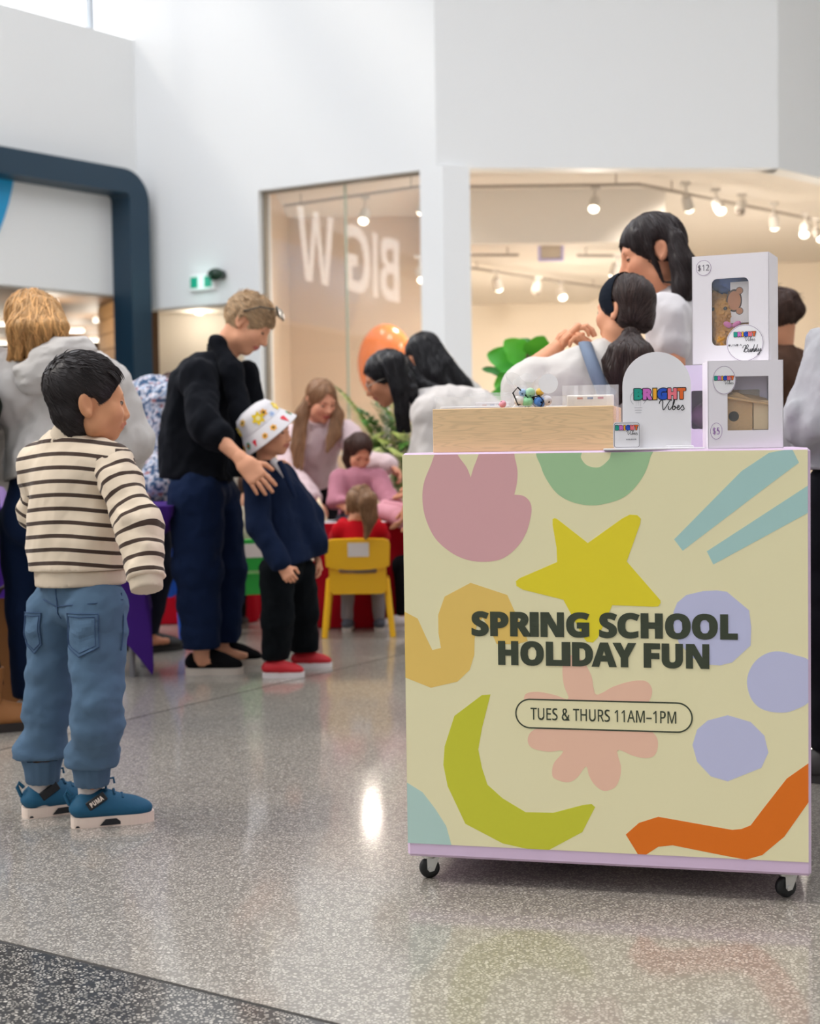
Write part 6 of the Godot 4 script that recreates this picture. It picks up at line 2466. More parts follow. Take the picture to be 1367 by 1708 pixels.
func boy() -> void:
	var z := 3.62
	var S := 0.7
	var J := {
		"head": px(147, 664, z - 0.02), "hf": Vector3(0.94, -0.02, -0.33), "hu": Vector3(0.06, 1, 0), "neck": px(120, 738, z), "chest": px(124, 800, z), "waist": px(130, 890, z), "pelvis": px(133, 985, z),
		"cf": Vector3(0.5, 0, -0.87), "sl": px(72, 775, 3.7), "sr": px(186, 775, 3.55), "el": px(66, 855, 3.78), "er": px(232, 876, 3.47), "wl": px(120, 895, 3.86), "wr": px(243, 966, 3.42),
		"hl": px(97, 1015, 3.68), "hr": px(163, 1015, 3.57), "kl": px(80, 1180, 3.7), "kr": px(163, 1180, 3.53), "al": px(68, 1315, 3.71), "ar": px(150, 1320, 3.62), "tl": Vector3(0.95, 0, -0.3), "tr": Vector3(0.99, 0, 0.05),
	}
	J["cuffed"] = (J.wr as Vector3) + Vector3(0, 0.045, 0)
	var t := person("black haired boy in a cream sweatshirt with dark stripes and blue jeans, seen from behind", J.pelvis)
	var skin := rgb(214, 152, 112)
	body(t, J, S, {"skin": skin, "lips": rgb(196, 124, 98), "hs": 0.93, "kid": 1.0, "cell": 0.003, "brow": rgb(30, 22, 20), "down": 0.0, "neck": 0.95, "hands": [["cuffed", Vector3(0.05, -1, 0), Vector3(-1, 0, 0.2), Vector3(0.3, 0, -1), 0.5, 0.9], ["wl", Vector3(1, -0.1, 0.1), Vector3(0, 0, 1), Vector3(0, 1, 0), 0.6, 0.5]]})
	var h := head_of(J, 0.93, 1.0)
	var black := strand_mat(rgb(40, 34, 34), 0.45)
	var tufts := crop(h, 90, 0.006, Vector3(0.2, 0.1, 1.0), 0.03, 0.0032, 5, 0.35)
	for i in 30:                                           # the fringe sweeps up and forward over the brow
		var x := -0.06 + 0.004 * i
		tufts.append([h.at(x, 0.09 - absf(x) * 0.35, 0.068 - absf(x) * 0.4), h.b * Vector3(0.15 * x, -0.016 + 0.005 * sin(i * 2.0), 0.026), h.b * Vector3(0, -0.016, 0.002), 0.004])
	hair(t, h, black, {"balls": [[0, -0.045, -0.056, 0.042], [0.03, -0.045, -0.045, 0.036], [-0.03, -0.045, -0.045, 0.036], [0, -0.085, -0.034, 0.036], [0.022, -0.08, -0.03, 0.03], [-0.022, -0.08, -0.03, 0.03]], "vol": 0.009, "amp": 0.002, "n": 1500, "len": 0.03, "r": 0.0014, "wild": 0.22, "flow": Vector3(0.1, -0.45, 0.75), "cell": 0.0035, "free": [[0, -0.068, 0.1, 0.1, 0.118, 0.083], [0, -0.19, -0.01, 0.11, 0.07, 0.105, 0.3], [0.085, -0.03, 0.004, 0.03, 0.035, 0.024], [-0.085, -0.03, 0.004, 0.03, 0.035, 0.024]], "tufts": tufts})
	# sweatshirt: trunk, sleeves, ribbed hem, cuffs and collar
	var st := stripe_mat()
	var e := 0.02
	var g := S
	var cf: Vector3 = J.cf
	var s := Sdf.new()
	var hem: Vector3 = px(134, 950, z)
	s.cap(J.waist, hem - Vector3(0, 0.05, 0), 0.16 * g + e, 0.165 * g + e, 0.05, cf, 1.3)
	s.cap(J.waist, J.chest, 0.16 * g + e, 0.145 * g + e, 0.05, cf, 1.35)
	s.cap(J.sl, J.sr, 0.056 * g + e, 0.05 * g + e, 0.05)
	s.cap(J.chest, px(118, 742, z), 0.09 * g + e, 0.05 * g + e, 0.05)
	s.cap(J.sl, (J.sl as Vector3).lerp(J.el, 0.3), 0.06 * g + e, 0.06 * g + e, 0.03)
	s.cut(hem, Vector3(0.02, -1, 0.02))
	s.nz = noise(3, 10.0)
	s.amp = 0.011
	s.nsc = Vector3(1, 0.7, 1)
	var mb := MB.new()
	s.build(mb, 0.007)
	for i in mb.v.size():
		var p := mb.v[i]
		mb.uv[i] = Vector2(p.x * 8.0, (1.035 - p.y + 0.01 * sin(p.x * 14.0 + 1.0)) / 0.0335)
	var shirt := obj("sweatshirt", mb, st, t)
	for q in ["l", "r"]:
		var a: Vector3 = J["s" + q]
		var b: Vector3 = J["e" + q]
		var c: Vector3 = J["w" + q]
		s = Sdf.new()
		s.cap(a, b, 0.05 * g + e, 0.048 * g + e, 0.02)
		s.cap(b, c, 0.048 * g + e, 0.038 * g + e, 0.02)
		s.cut(c, c - b)
		s.nz = noise(6, 14.0)
		s.amp = 0.009
		mb = MB.new()
		s.build(mb, 0.006)
		var d1 := (b - a).normalized()
		var d2 := (c - b).normalized()
		for i in mb.v.size():
			var p := mb.v[i]
			var u := (p - a).dot(d1)
			var w := (p - b).dot(d2)
			var f := smoothstep(-0.03, 0.05, w)
			mb.uv[i] = Vector2(p.x * 8.0, lerpf(u, a.distance_to(b) + w, f) / 0.035 + 0.3)
		obj("sleeve", mb, st, shirt)
		mb = MB.new()
		s = Sdf.new()
		s.cap(c - d2 * 0.008, c + d2 * 0.035, 0.03 * g + e, 0.026 * g + e, 0.01)
		s.cut(c + d2 * 0.028, d2)
		s.cut(c - d2 * 0.008, -d2)
		s.build(mb, 0.005)
		obj("cuff", mb, cloth(rgb(232, 214, 190)), shirt)
	mb = MB.new()
	s = Sdf.new()
	s.cap(hem + Vector3(0, 0.02, 0), hem - Vector3(0, 0.1, 0), 0.152 * g + e, 0.148 * g + e, 0.02, cf, 1.3)
	s.cut(hem - Vector3(0, 0.04, 0), Vector3(0.03, -1, 0.03))
	s.cut(hem + Vector3(0, 0.003, 0), Vector3(0, 1, 0))
	s.nz = noise(3, 10.0)
	s.amp = 0.006
	s.build(mb, 0.006)
	obj("ribbed_hem", mb, cloth(rgb(232, 214, 190)), shirt)
	mb = MB.new()
	var nb: Vector3 = px(122, 727, z - 0.005)
	mb.lathe([Vector2(0.058, -0.034), Vector2(0.0555, -0.006), Vector2(0.051, 0.012), Vector2(0.047, 0.01), Vector2(0.05, -0.02)], Transform3D(Basis(Vector3.BACK, -0.35) * Basis(Vector3.RIGHT, -0.1), nb), 28)
	obj("collar", mb, cloth(rgb(232, 214, 190)), shirt)
	# jeans with gathered cuffs
	var denim := cloth(rgb(96, 122, 148), 60.0, 0.2)
	var jeans := trousers(t, J, S, denim, [0.112, 0.086, 0.07], {"length": 0.9, "rise": 0.45, "amp": 0.016, "freq": 11.0, "nsc": Vector3(0.8, 1.3, 0.8), "cell": 0.007, "floor": 0.152, "extra": [[px(152, 1258, 3.585) - Vector3(0.02, 0, 0), px(152, 1258, 3.585) + Vector3(0.024, 0, 0), 0.05, 0.052], [px(70, 1254, 3.7) - Vector3(0.022, 0, 0), px(70, 1254, 3.7) + Vector3(0.02, 0, 0), 0.052, 0.05], [px(160, 1215, 3.54), px(166, 1216, 3.54), 0.064, 0.06]]})
	for q in ["l", "r"]:
		var c: Vector3 = (J["k" + q] as Vector3).lerp(J["a" + q], 0.77)
		mb = MB.new()
		var pr := []
		for k in 8:
			pr.append(Vector2(0.042 - 0.0012 * k, -0.004 * k))
		var v0 := 0
		mb.lathe([Vector2(0.036, -0.034), Vector2(0.041, -0.03), Vector2(0.044, 0.0), Vector2(0.052, 0.03)], Transform3D(Basis(), c), 90)
		for i in mb.v.size():
			var p := mb.v[i] - c
			var an := atan2(p.z, p.x)
			mb.v[i] = c + Vector3(p.x * (1.0 + 0.07 * sin(an * 13.0)), p.y, p.z * (1.0 + 0.07 * sin(an * 13.0)))
		obj("gathered_cuff", mb, denim, jeans)
		mb = MB.new()
		var ak: Vector3 = J["a" + q]
		mb.lathe([Vector2(0.029, -0.055), Vector2(0.029, -0.01), Vector2(0.031, 0.045)], Transform3D(Basis(), ak + Vector3(0, -0.005, 0)), 20)
		obj("sock", mb, cloth(rgb(226, 214, 206), 80.0), t)
	# back pockets bent round the seat, seams
	var fwd := cf.normalized()
	var sideways := Vector3(-fwd.z, 0, fwd.x)
	var seam := mat(rgb(52, 76, 110), 0.9)
	var c0: Vector3 = (J.pelvis as Vector3) + Vector3(0, -0.02, 0)
	var skin_at := func(an: float, y: float, lift: float, mid := c0) -> Vector3:
		var d: Vector3 = -fwd * cos(an) - sideways * sin(an)
		var c := mid + Vector3(0, y, 0)
		return last.hit(c + d * 0.25, -d, 0.25) + d * lift
	for q in [[-0.78, 0.28, px(160, 999, 3.575)], [-0.15, 0.6, px(97, 999, 3.68)]]:
		mb = MB.new()
		var nn := 12
		var pt := func(a: int, b: int, lift: float) -> Vector3:
			var u := a / float(nn)
			return skin_at.call(lerpf(q[0], q[1], u), lerpf(-0.028, -0.108 - 0.024 * (1.0 - absf(u - 0.5) * 2.0), b / float(nn)), lift, q[2])
		for i in nn:
			for j in nn:
				mb.quad(pt.call(i, j, 0.004), pt.call(i + 1, j, 0.004), pt.call(i + 1, j + 1, 0.004), pt.call(i, j + 1, 0.004))
		for i in nn:
			mb.quad(pt.call(i, 0, 0.004), pt.call(i, 0, -0.002), pt.call(i + 1, 0, -0.002), pt.call(i + 1, 0, 0.004))
			mb.quad(pt.call(i, nn, 0.004), pt.call(i + 1, nn, 0.004), pt.call(i + 1, nn, -0.002), pt.call(i, nn, -0.002))
			mb.quad(pt.call(0, i, 0.004), pt.call(0, i + 1, 0.004), pt.call(0, i + 1, -0.002), pt.call(0, i, -0.002))
			mb.quad(pt.call(nn, i, 0.004), pt.call(nn, i, -0.002), pt.call(nn, i + 1, -0.002), pt.call(nn, i + 1, 0.004))
		obj("back_pocket", mb, denim, jeans)
		var pc := MB.new()
		for inset in [0, 1]:
			var line := []
			for k in nn + 1 - 2 * inset:
				line.append(pt.call(inset, k + inset, 0.0048))
			for k in nn - 2 * inset:
				line.append(pt.call(k + 1 + inset, nn - inset, 0.0048))
			for k in nn - 2 * inset:
				line.append(pt.call(nn - inset, nn - 1 - k - inset, 0.0048))
			for k in nn - 2 * inset:
				line.append(pt.call(nn - 1 - k - inset, inset, 0.0048))
			pc.tube(line, [0.0012], 5)
		obj("pocket_seam", pc, seam, jeans)
	# yoke, middle and side seams
	for q in [["yoke_seam", [[-1.5, 0.004], [-1.0, 0.0], [-0.5, -0.006], [0.0, -0.012], [0.12, -0.014], [0.4, -0.008], [0.9, 0.0]]], ["middle_seam", [[0.12, 0.03], [0.12, 0.0], [0.11, -0.03], [0.1, -0.045]]], ["side_seam", [[-1.55, 0.02], [-1.5, -0.04], [-1.45, -0.08], [-1.4, -0.12]]]]:
		mb = MB.new()
		var line := []
		for e2 in q[1]:
			line.append(skin_at.call(e2[0], e2[1], 0.002, c0))
		mb.tube(line, [0.0016], 5)
		obj(q[0], mb, seam, jeans)
	# trainers
	var teal := mat(rgb(10, 92, 128), 0.7)
	teal.albedo_texture = weave
	teal.uv1_triplanar = true
	teal.uv1_scale = Vector3.ONE * 60.0
	var cream := mat(rgb(232, 212, 196), 0.6)
	var dark := mat(rgb(22, 24, 28), 0.6)
	for q in [[fl(117, 1384), fl(253, 1372), true], [fl(36, 1368), fl(150, 1352), false]]:
		var d: Vector3 = (q[1] - q[0]).normalized()
		var heel: Vector3 = q[0] - d * 0.005 + Vector3(0, 0, -0.03)
		var L := 0.208
		var sh := shoe(t, heel, d, L, teal, cream, 0.0, 0.026)
		var side := Vector3(-d.z, 0, d.x)
		if side.z < 0.0:
			side = -side
		for w in [[0.04, 0.10, 0.003, 0.008], [0.33, 0.62, 0.004, 0.02]]:
			var f0: float = w[0]
			var f1: float = w[1]
			var b0 := heel + d * L * f0 + side * 0.0325
			var b1 := heel + d * L * f1 + side * 0.0325
			mb = MB.new()                                  # dark inserts in the sole
			mb.quad(b0 + Vector3(0, w[2], 0), b1 + Vector3(0, w[2], 0), b1.lerp(b0, 0.3) + Vector3(0, w[3], 0), b0.lerp(b1, 0.25) + Vector3(0, w[3], 0))
			obj("sole_insert", mb, dark, sh)
		mb = MB.new()
		mb.tube([heel + Vector3(0, 0.055, 0) - d * 0.002, heel - d * 0.012 + Vector3(0, 0.08, 0), heel - d * 0.008 + Vector3(0, 0.092, 0), heel + d * 0.004 + Vector3(0, 0.078, 0)], [0.005], 8)
		obj("heel_tab", mb, teal, sh)
		mb = MB.new()
		for k in 4:
			var y := heel + d * (0.088 + 0.02 * k) + Vector3(0, 0.094 - 0.011 * k, 0)
			mb.tube([y - side * 0.017, y + Vector3(0, 0.004, 0), y + side * 0.02 - Vector3(0, 0.004, 0)], [0.0032], 6)
		mb.tube([heel + d * 0.085 + Vector3(0, 0.096, 0), heel + d * 0.09 + Vector3(0, 0.115, 0), heel + d * 0.108 + Vector3(0, 0.116, 0), heel + d * 0.11 + Vector3(0, 0.102, 0)], [0.003], 6)
		obj("lace", mb, mat(rgb(8, 74, 106), 0.8), sh)
		# dark collar patch with pale lettering
		var up := Vector3(-d.x * 0.55, 0.85, -d.z * 0.55).normalized()
		var along := (d + Vector3(0, 0.62, 0)).normalized()
		var out := along.cross(Vector3.UP).normalized()
		if out.dot(side) < 0.0:
			out = -out
		var u2 := out.cross(along).normalized()
		var pc: Vector3 = heel + d * 0.062 + side * 0.036 + Vector3(0, 0.068, 0)
		mb = MB.new()
		mb.box(pc, Vector3(0.052, 0.024, 0.006), Basis(along, u2, out), 0.002)
		obj("collar_patch", mb, dark, sh)
		if q[2]:
			text("lettering", "PUMA", sh, Transform3D(Basis(along, u2, out), pc + out * 0.0032 - (sh.get_parent() as Node3D).position - sh.position), 0.036, 0.013, mat(rgb(236, 222, 206), 0.6), true, 0.01)


func older_woman() -> void:
	var z := 6.1
	var S := 1.0
	var J := {
		"head": px(414, 540, z - 0.02), "hf": Vector3(0.8, -0.58, 0.14), "hu": Vector3(0.58, 0.8, 0.0), "neck": px(376, 585, z), "chest": px(345, 650, z), "waist": px(338, 735, z), "pelvis": px(338, 815, z),
		"cf": Vector3(0.93, -0.25, 0.25), "sl": px(385, 625, 6.27), "sr": px(332, 632, 5.94), "el": px(410, 720, 6.34), "er": px(338, 706, 5.80), "wl": px(440, 770, 6.26), "wr": px(404, 768, 5.72),
		"hl": px(356, 830, 6.21), "hr": px(326, 830, 6.00), "kl": px(372, 950, 6.22), "kr": px(330, 950, 6.00), "al": px(368, 1080, 6.22), "ar": px(336, 1088, 6.02), "tl": Vector3(1, 0, -0.05), "tr": Vector3(1, 0, 0.05),
	}
	var t := person("older woman with short grey blond hair in a black cardigan, smiling down at the child", J.pelvis)
	var skin := rgb(226, 164, 130)
	body(t, J, S, {"skin": skin, "hs": 0.99, "smile": 1.0, "cell": 0.0035, "brow": rgb(120, 92, 70), "down": 0.5, "neck": 1.05, "lips": rgb(190, 104, 96),
		"hands": [["wr", px(436, 805, 5.70) - px(404, 768, 5.72), Vector3(0.5, -0.6, -0.7), Vector3(0.6, 0.75, -0.3), 1.08, 0.22, 0.003, 0.09], ["wl", Vector3(0.6, -0.6, -0.1), Vector3(0, -0.3, 1), Vector3(0.5, 0.8, 0), 1.0, 0.3]]})
	var h := head_of(J, 0.99)
	var grey := strand_mat(rgb(176, 146, 112), 0.6)
	var tufts := crop(h, 110, 0.012, Vector3(0.1, 0.2, 1.0), 0.045, 0.0036, 9, 0.0)
	hair(t, h, grey, {"vol": 0.015, "amp": 0.007, "n": 900, "len": 0.05, "r": 0.0022, "wild": 0.3, "flow": Vector3(0.1, -0.1, 0.9), "nsc": Vector3(1, 0.6, 0.3), "cell": 0.0045, "free": [[0, -0.06, 0.104, 0.1, 0.1, 0.08], [0, -0.13, -0.01, 0.11, 0.065, 0.11], [0.09, -0.02, 0.006, 0.035, 0.04, 0.032], [-0.09, -0.02, 0.006, 0.035, 0.04, 0.032]], "tufts": tufts})
	# sunglasses pushed up into the hair
	var mb := MB.new()
	var frame := mat(rgb(58, 50, 34), 0.25)
	for e in [-1.0, 1.0]:
		var c := h.at(e * 0.034, 0.112, 0.088)
		mb.ellipsoid(c, h.b * Basis(Vector3.RIGHT, -0.9), Vector3(0.034, 0.028, 0.008), 16, 8)
		mb.tube([h.at(e * 0.068, 0.112, 0.078), h.at(e * 0.1, 0.085, 0.03), h.at(e * 0.1, 0.03, -0.02)], [0.0035], 6)
	mb.tube([h.at(-0.012, 0.12, 0.098), h.at(0.012, 0.12, 0.098)], [0.003], 6)
	tag(obj("sunglasses", mb, frame), "dark sunglasses pushed up into the older woman's hair", "sunglasses")
	var velvet := cloth(rgb(22, 24, 30), 50.0, 0.5)
	var cd := top(t, "cardigan", J, S, velvet, {"t": 0.022, "hem": px(336, 800, z), "sleeve": 1.32, "cuff": 0.05, "amp": 0.02, "freq": 8.0, "cell": 0.009, "flare": 0.02, "collar": 0.55, "seed": 12, "extra": [[px(330, 650, z), px(318, 700, z), 0.15, 0.14, J.cf, 1.25], [px(320, 700, z), px(322, 790, z), 0.15, 0.16, J.cf, 1.15]]})
	mb = MB.new()
	var sc := Sdf.new()                                    # shawl collar running down the front edge
	sc.cap(px(362, 572, 6.04), px(386, 618, 5.99), 0.03, 0.045, 0.03)
	sc.cap(px(386, 618, 5.99), px(402, 690, 5.97), 0.045, 0.045, 0.03)
	sc.cap(px(402, 690, 5.97), px(398, 780, 5.99), 0.045, 0.05, 0.03)
	sc.cap(px(362, 572, 6.04), px(356, 582, 6.19), 0.03, 0.03, 0.03)
	sc.cap(px(412, 620, 6.14), px(424, 690, 6.19), 0.05, 0.05, 0.03)
	sc.cap(px(424, 690, 6.19), px(412, 780, 6.19), 0.05, 0.05, 0.03)
	sc.nz = noise(4, 14.0)
	sc.amp = 0.008
	sc.cut(px(336, 796, z), Vector3.DOWN)
	sc.build(mb, 0.009)
	obj("shawl_collar", mb, velvet, cd)
	var jn := cloth(rgb(26, 40, 70), 60.0, 0.25)
	trousers(t, J, S, jn, [0.118, 0.1, 0.082], {"length": 0.9, "rise": 0.4, "amp": 0.014, "freq": 9.0, "cell": 0.01, "floor": 0.115})
	var blk := cloth(rgb(24, 24, 26), 80.0, 0.1)
	var white := mat(rgb(214, 204, 190), 0.7)
	shoe(t, fl(308, 1127) + Vector3(0, 0, -0.03), Vector3(1, 0, 0.02), 0.245, blk, white, 1.0, 0.03)
	shoe(t, fl(345, 1112) + Vector3(0, 0, -0.02), Vector3(1, 0, -0.08), 0.24, blk, white, 1.0, 0.03)


func hat_child() -> void:
	var z := 5.93
	var S := 0.66
	var J := {
		"head": px(448, 718, z), "hf": Vector3(0.93, 0.02, 0.32), "hu": Vector3(-0.12, 1, 0), "neck": px(443, 768, z), "chest": px(452, 815, z), "waist": px(468, 885, z), "pelvis": px(476, 940, z),
		"cf": Vector3(0.92, 0.0, 0.38), "sl": px(470, 795, 6.06), "sr": px(428, 805, 5.8), "el": px(520, 860, 6.08), "er": px(432, 880, 5.76), "wl": px(528, 930, 6.06), "wr": px(470, 942, 5.72),
		"hl": px(496, 955, 6.02), "hr": px(462, 955, 5.88), "kl": px(505, 1020, 6.1), "kr": px(462, 1030, 5.9), "al": px(508, 1092, 6.2), "ar": px(460, 1102, 5.97), "tl": Vector3(1, 0, 0.05), "tr": Vector3(1, 0, 0.1),
	}
	var t := person("child in a navy jacket, black trousers and red shoes under the older woman's hand", J.pelvis)
	var skin := rgb(230, 166, 132)
	body(t, J, S, {"skin": skin, "hs": 0.88, "kid": 1.0, "cell": 0.0035, "down": 0.2, "hands": [["wr", px(484, 966, 5.7) - px(470, 942, 5.72), Vector3(0.2, -0.3, -1), Vector3(0.8, 0.4, 0), 0.66, 0.75, 0.0025, 0.02], ["wl", Vector3(0.3, -0.9, 0), Vector3(-1, 0, 0), Vector3(0, 0, 1), 0.62, 0.6]]})
	var h := head_of(J, 0.88, 1.0)
	hair(t, h, strand_mat(rgb(96, 68, 50)), {"vol": 0.004, "cell": 0.005, "amp": 0.003, "free": [[0, -0.05, 0.1, 0.1, 0.105, 0.085], [0, -0.15, -0.01, 0.11, 0.07, 0.11]]})
	# cotton bucket hat, worn tipped back
	var hup := Vector3(-0.6, 0.78, 0.16).normalized()
	var hx := hup.cross(Vector3(0.75, 0.62, 0.22)).normalized()
	var hb := Basis(hx, hup, hx.cross(hup)).scaled(Vector3.ONE * 1.06)
	var hc := px(444, 717, z - 0.01)
	var hat := thing("bucket_hat", "white bucket hat printed with flowers and bees on the child in navy", "hat", hc)
	var xf := Transform3D(hb, hc)
	var mb := MB.new()
	mb.lathe([Vector2(0.126, -0.03), Vector2(0.127, -0.028), Vector2(0.098, 0.026), Vector2(0.094, 0.03), Vector2(0.086, 0.075), Vector2(0.072, 0.096), Vector2(0.04, 0.106), Vector2(0.0, 0.108)], xf, 40)
	mb.lathe([Vector2(0.0, 0.1), Vector2(0.07, 0.09), Vector2(0.09, 0.03), Vector2(0.124, -0.031), Vector2(0.126, -0.03)], xf, 40)
	obj("hat_body", mb, cloth(rgb(240, 236, 238), 60.0), hat)
	mb = MB.new()
	mb.lathe([Vector2(0.0945, 0.025), Vector2(0.0955, 0.032), Vector2(0.0945, 0.034)], xf, 40)
	obj("hat_seam", mb, mat(rgb(222, 218, 222), 0.8), hat)
	# printed motifs lie on crown and brim: angle round the hat, height, kind
	var on := func(an: float, y: float, lift: float) -> Transform3D:
		var r := 0.0
		var sl := 0.0
		if y < 0.028:
			r = lerpf(0.127, 0.098, (y + 0.028) / 0.054)
			sl = 0.48
		elif y < 0.075:
			r = lerpf(0.094, 0.086, (y - 0.03) / 0.045)
			sl = 0.18
		else:
			r = lerpf(0.086, 0.072, (y - 0.075) / 0.021)
			sl = 0.65
		var rad := Vector3(cos(an), 0, sin(an))
		var nn := (rad * cos(sl) + Vector3.UP * sin(sl)).normalized()
		var tx := Vector3(-sin(an), 0, cos(an)) * -1.0
		return xf * Transform3D(Basis(tx, nn.cross(tx), nn), rad * r + Vector3.UP * y + nn * lift)
	var cam_side := xf.basis.inverse() * Vector3(-0.05, 0, 1)
	var hat_turn := atan2(cam_side.z, cam_side.x)
	for q in [[-0.15, 0.062, 0, 0.02], [-0.5, 0.066, 1, 0.012], [-0.75, 0.04, 2, 0.011], [0.62, 0.082, 3, 0.012], [0.05, -0.004, 1, 0.01], [-0.35, 0.0, 1, 0.011], [-0.9, -0.006, 4, 0.014], [0.5, -0.006, 4, 0.011], [0.85, 0.0, 5, 0.012], [1.25, -0.004, 1, 0.011], [1.7, 0.0, 4, 0.012], [-1.4, 0.0, 5, 0.011], [1.2, 0.06, 0, 0.016], [-1.3, 0.055, 0, 0.016], [2.4, 0.05, 2, 0.012], [-2.4, 0.05, 0, 0.014]]:
		# turn so that 0 faces the camera's side of the hat
		var an: float = hat_turn + q[0]
		var r: float = q[3] * 1.35
		mb = MB.new()
		if q[2] == 4:
			mb.extr(PackedVector2Array([Vector2(-r * 0.7, r * 0.8), Vector2(-r * 0.2, r), Vector2(r * 0.2, r), Vector2(r * 0.7, r * 0.8), Vector2(r * 0.2, -r * 0.6), Vector2(0, -r)]), on.call(an, q[1], 0.0006), 0.0005, false)
		else:
			var pg := PackedVector2Array()
			for k in 30:
				var a := TAU * k / 30
				var rr := r * (0.82 + 0.2 * cos(a * 6.0))
				pg.append(Vector2(cos(a), sin(a)) * rr)
			mb.extr(pg, on.call(an, q[1], 0.0006), 0.0005, false)
			obj("printed_motif", mb, mat([rgb(246, 212, 40), rgb(236, 168, 40), rgb(190, 206, 232), rgb(206, 160, 60), rgb(214, 54, 66), rgb(40, 140, 90)][q[2]], 0.7), hat)
			mb = MB.new()
			mb.extr(circle(r * 0.34, 14), on.call(an, q[1], 0.0012), 0.0005, false)
		obj("printed_motif", mb, mat(rgb(214, 54, 66) if q[2] == 4 else [rgb(255, 240, 170), rgb(60, 46, 26), rgb(150, 176, 222), rgb(70, 50, 24), Color.RED, rgb(220, 60, 60)][q[2]], 0.7), hat)
	var navy := cloth(rgb(24, 36, 62), 50.0, 0.3)
	var jk := top(t, "jacket", J, S, navy, {"t": 0.022, "hem": px(482, 942, z), "sleeve": 1.95, "cuff": 0.03, "amp": 0.016, "freq": 11.0, "cell": 0.008, "flare": 0.03, "collar": 0.6, "seed": 21, "extra": [[px(478, 830, 6.0), px(512, 905, 6.02), 0.08, 0.085]]})
	mb = MB.new()
	mb.tube([px(466, 770, 5.83), px(476, 792, 5.81), px(492, 830, 5.8)], [0.012, 0.011, 0.008], 8)
	obj("jacket_edge", mb, navy, jk)
	mb = MB.new()
	mb.tube([px(455, 768, 5.86), px(468, 782, 5.835), px(474, 796, 5.83)], [0.016, 0.016, 0.006], 8)
	obj("shirt_collar", mb, cloth(rgb(232, 226, 226)), t)
	trousers(t, J, S, cloth(rgb(20, 24, 28), 50.0, 0.2), [0.118, 0.1, 0.088], {"length": 0.95, "rise": 0.4, "amp": 0.014, "freq": 10.0, "cell": 0.008, "floor": 0.07})
	var red := mat(rgb(196, 22, 36), 0.6)
	var ws := mat(rgb(232, 224, 222), 0.6)
	shoe(t, fl(437, 1131) + Vector3(0, 0, -0.02), Vector3(1, 0, 0.03), 0.175, red, ws, 0.0, 0.022)
	shoe(t, fl(486, 1115) + Vector3(0, 0, -0.02), Vector3(1, 0, -0.02), 0.175, red, ws, 0.0, 0.022)


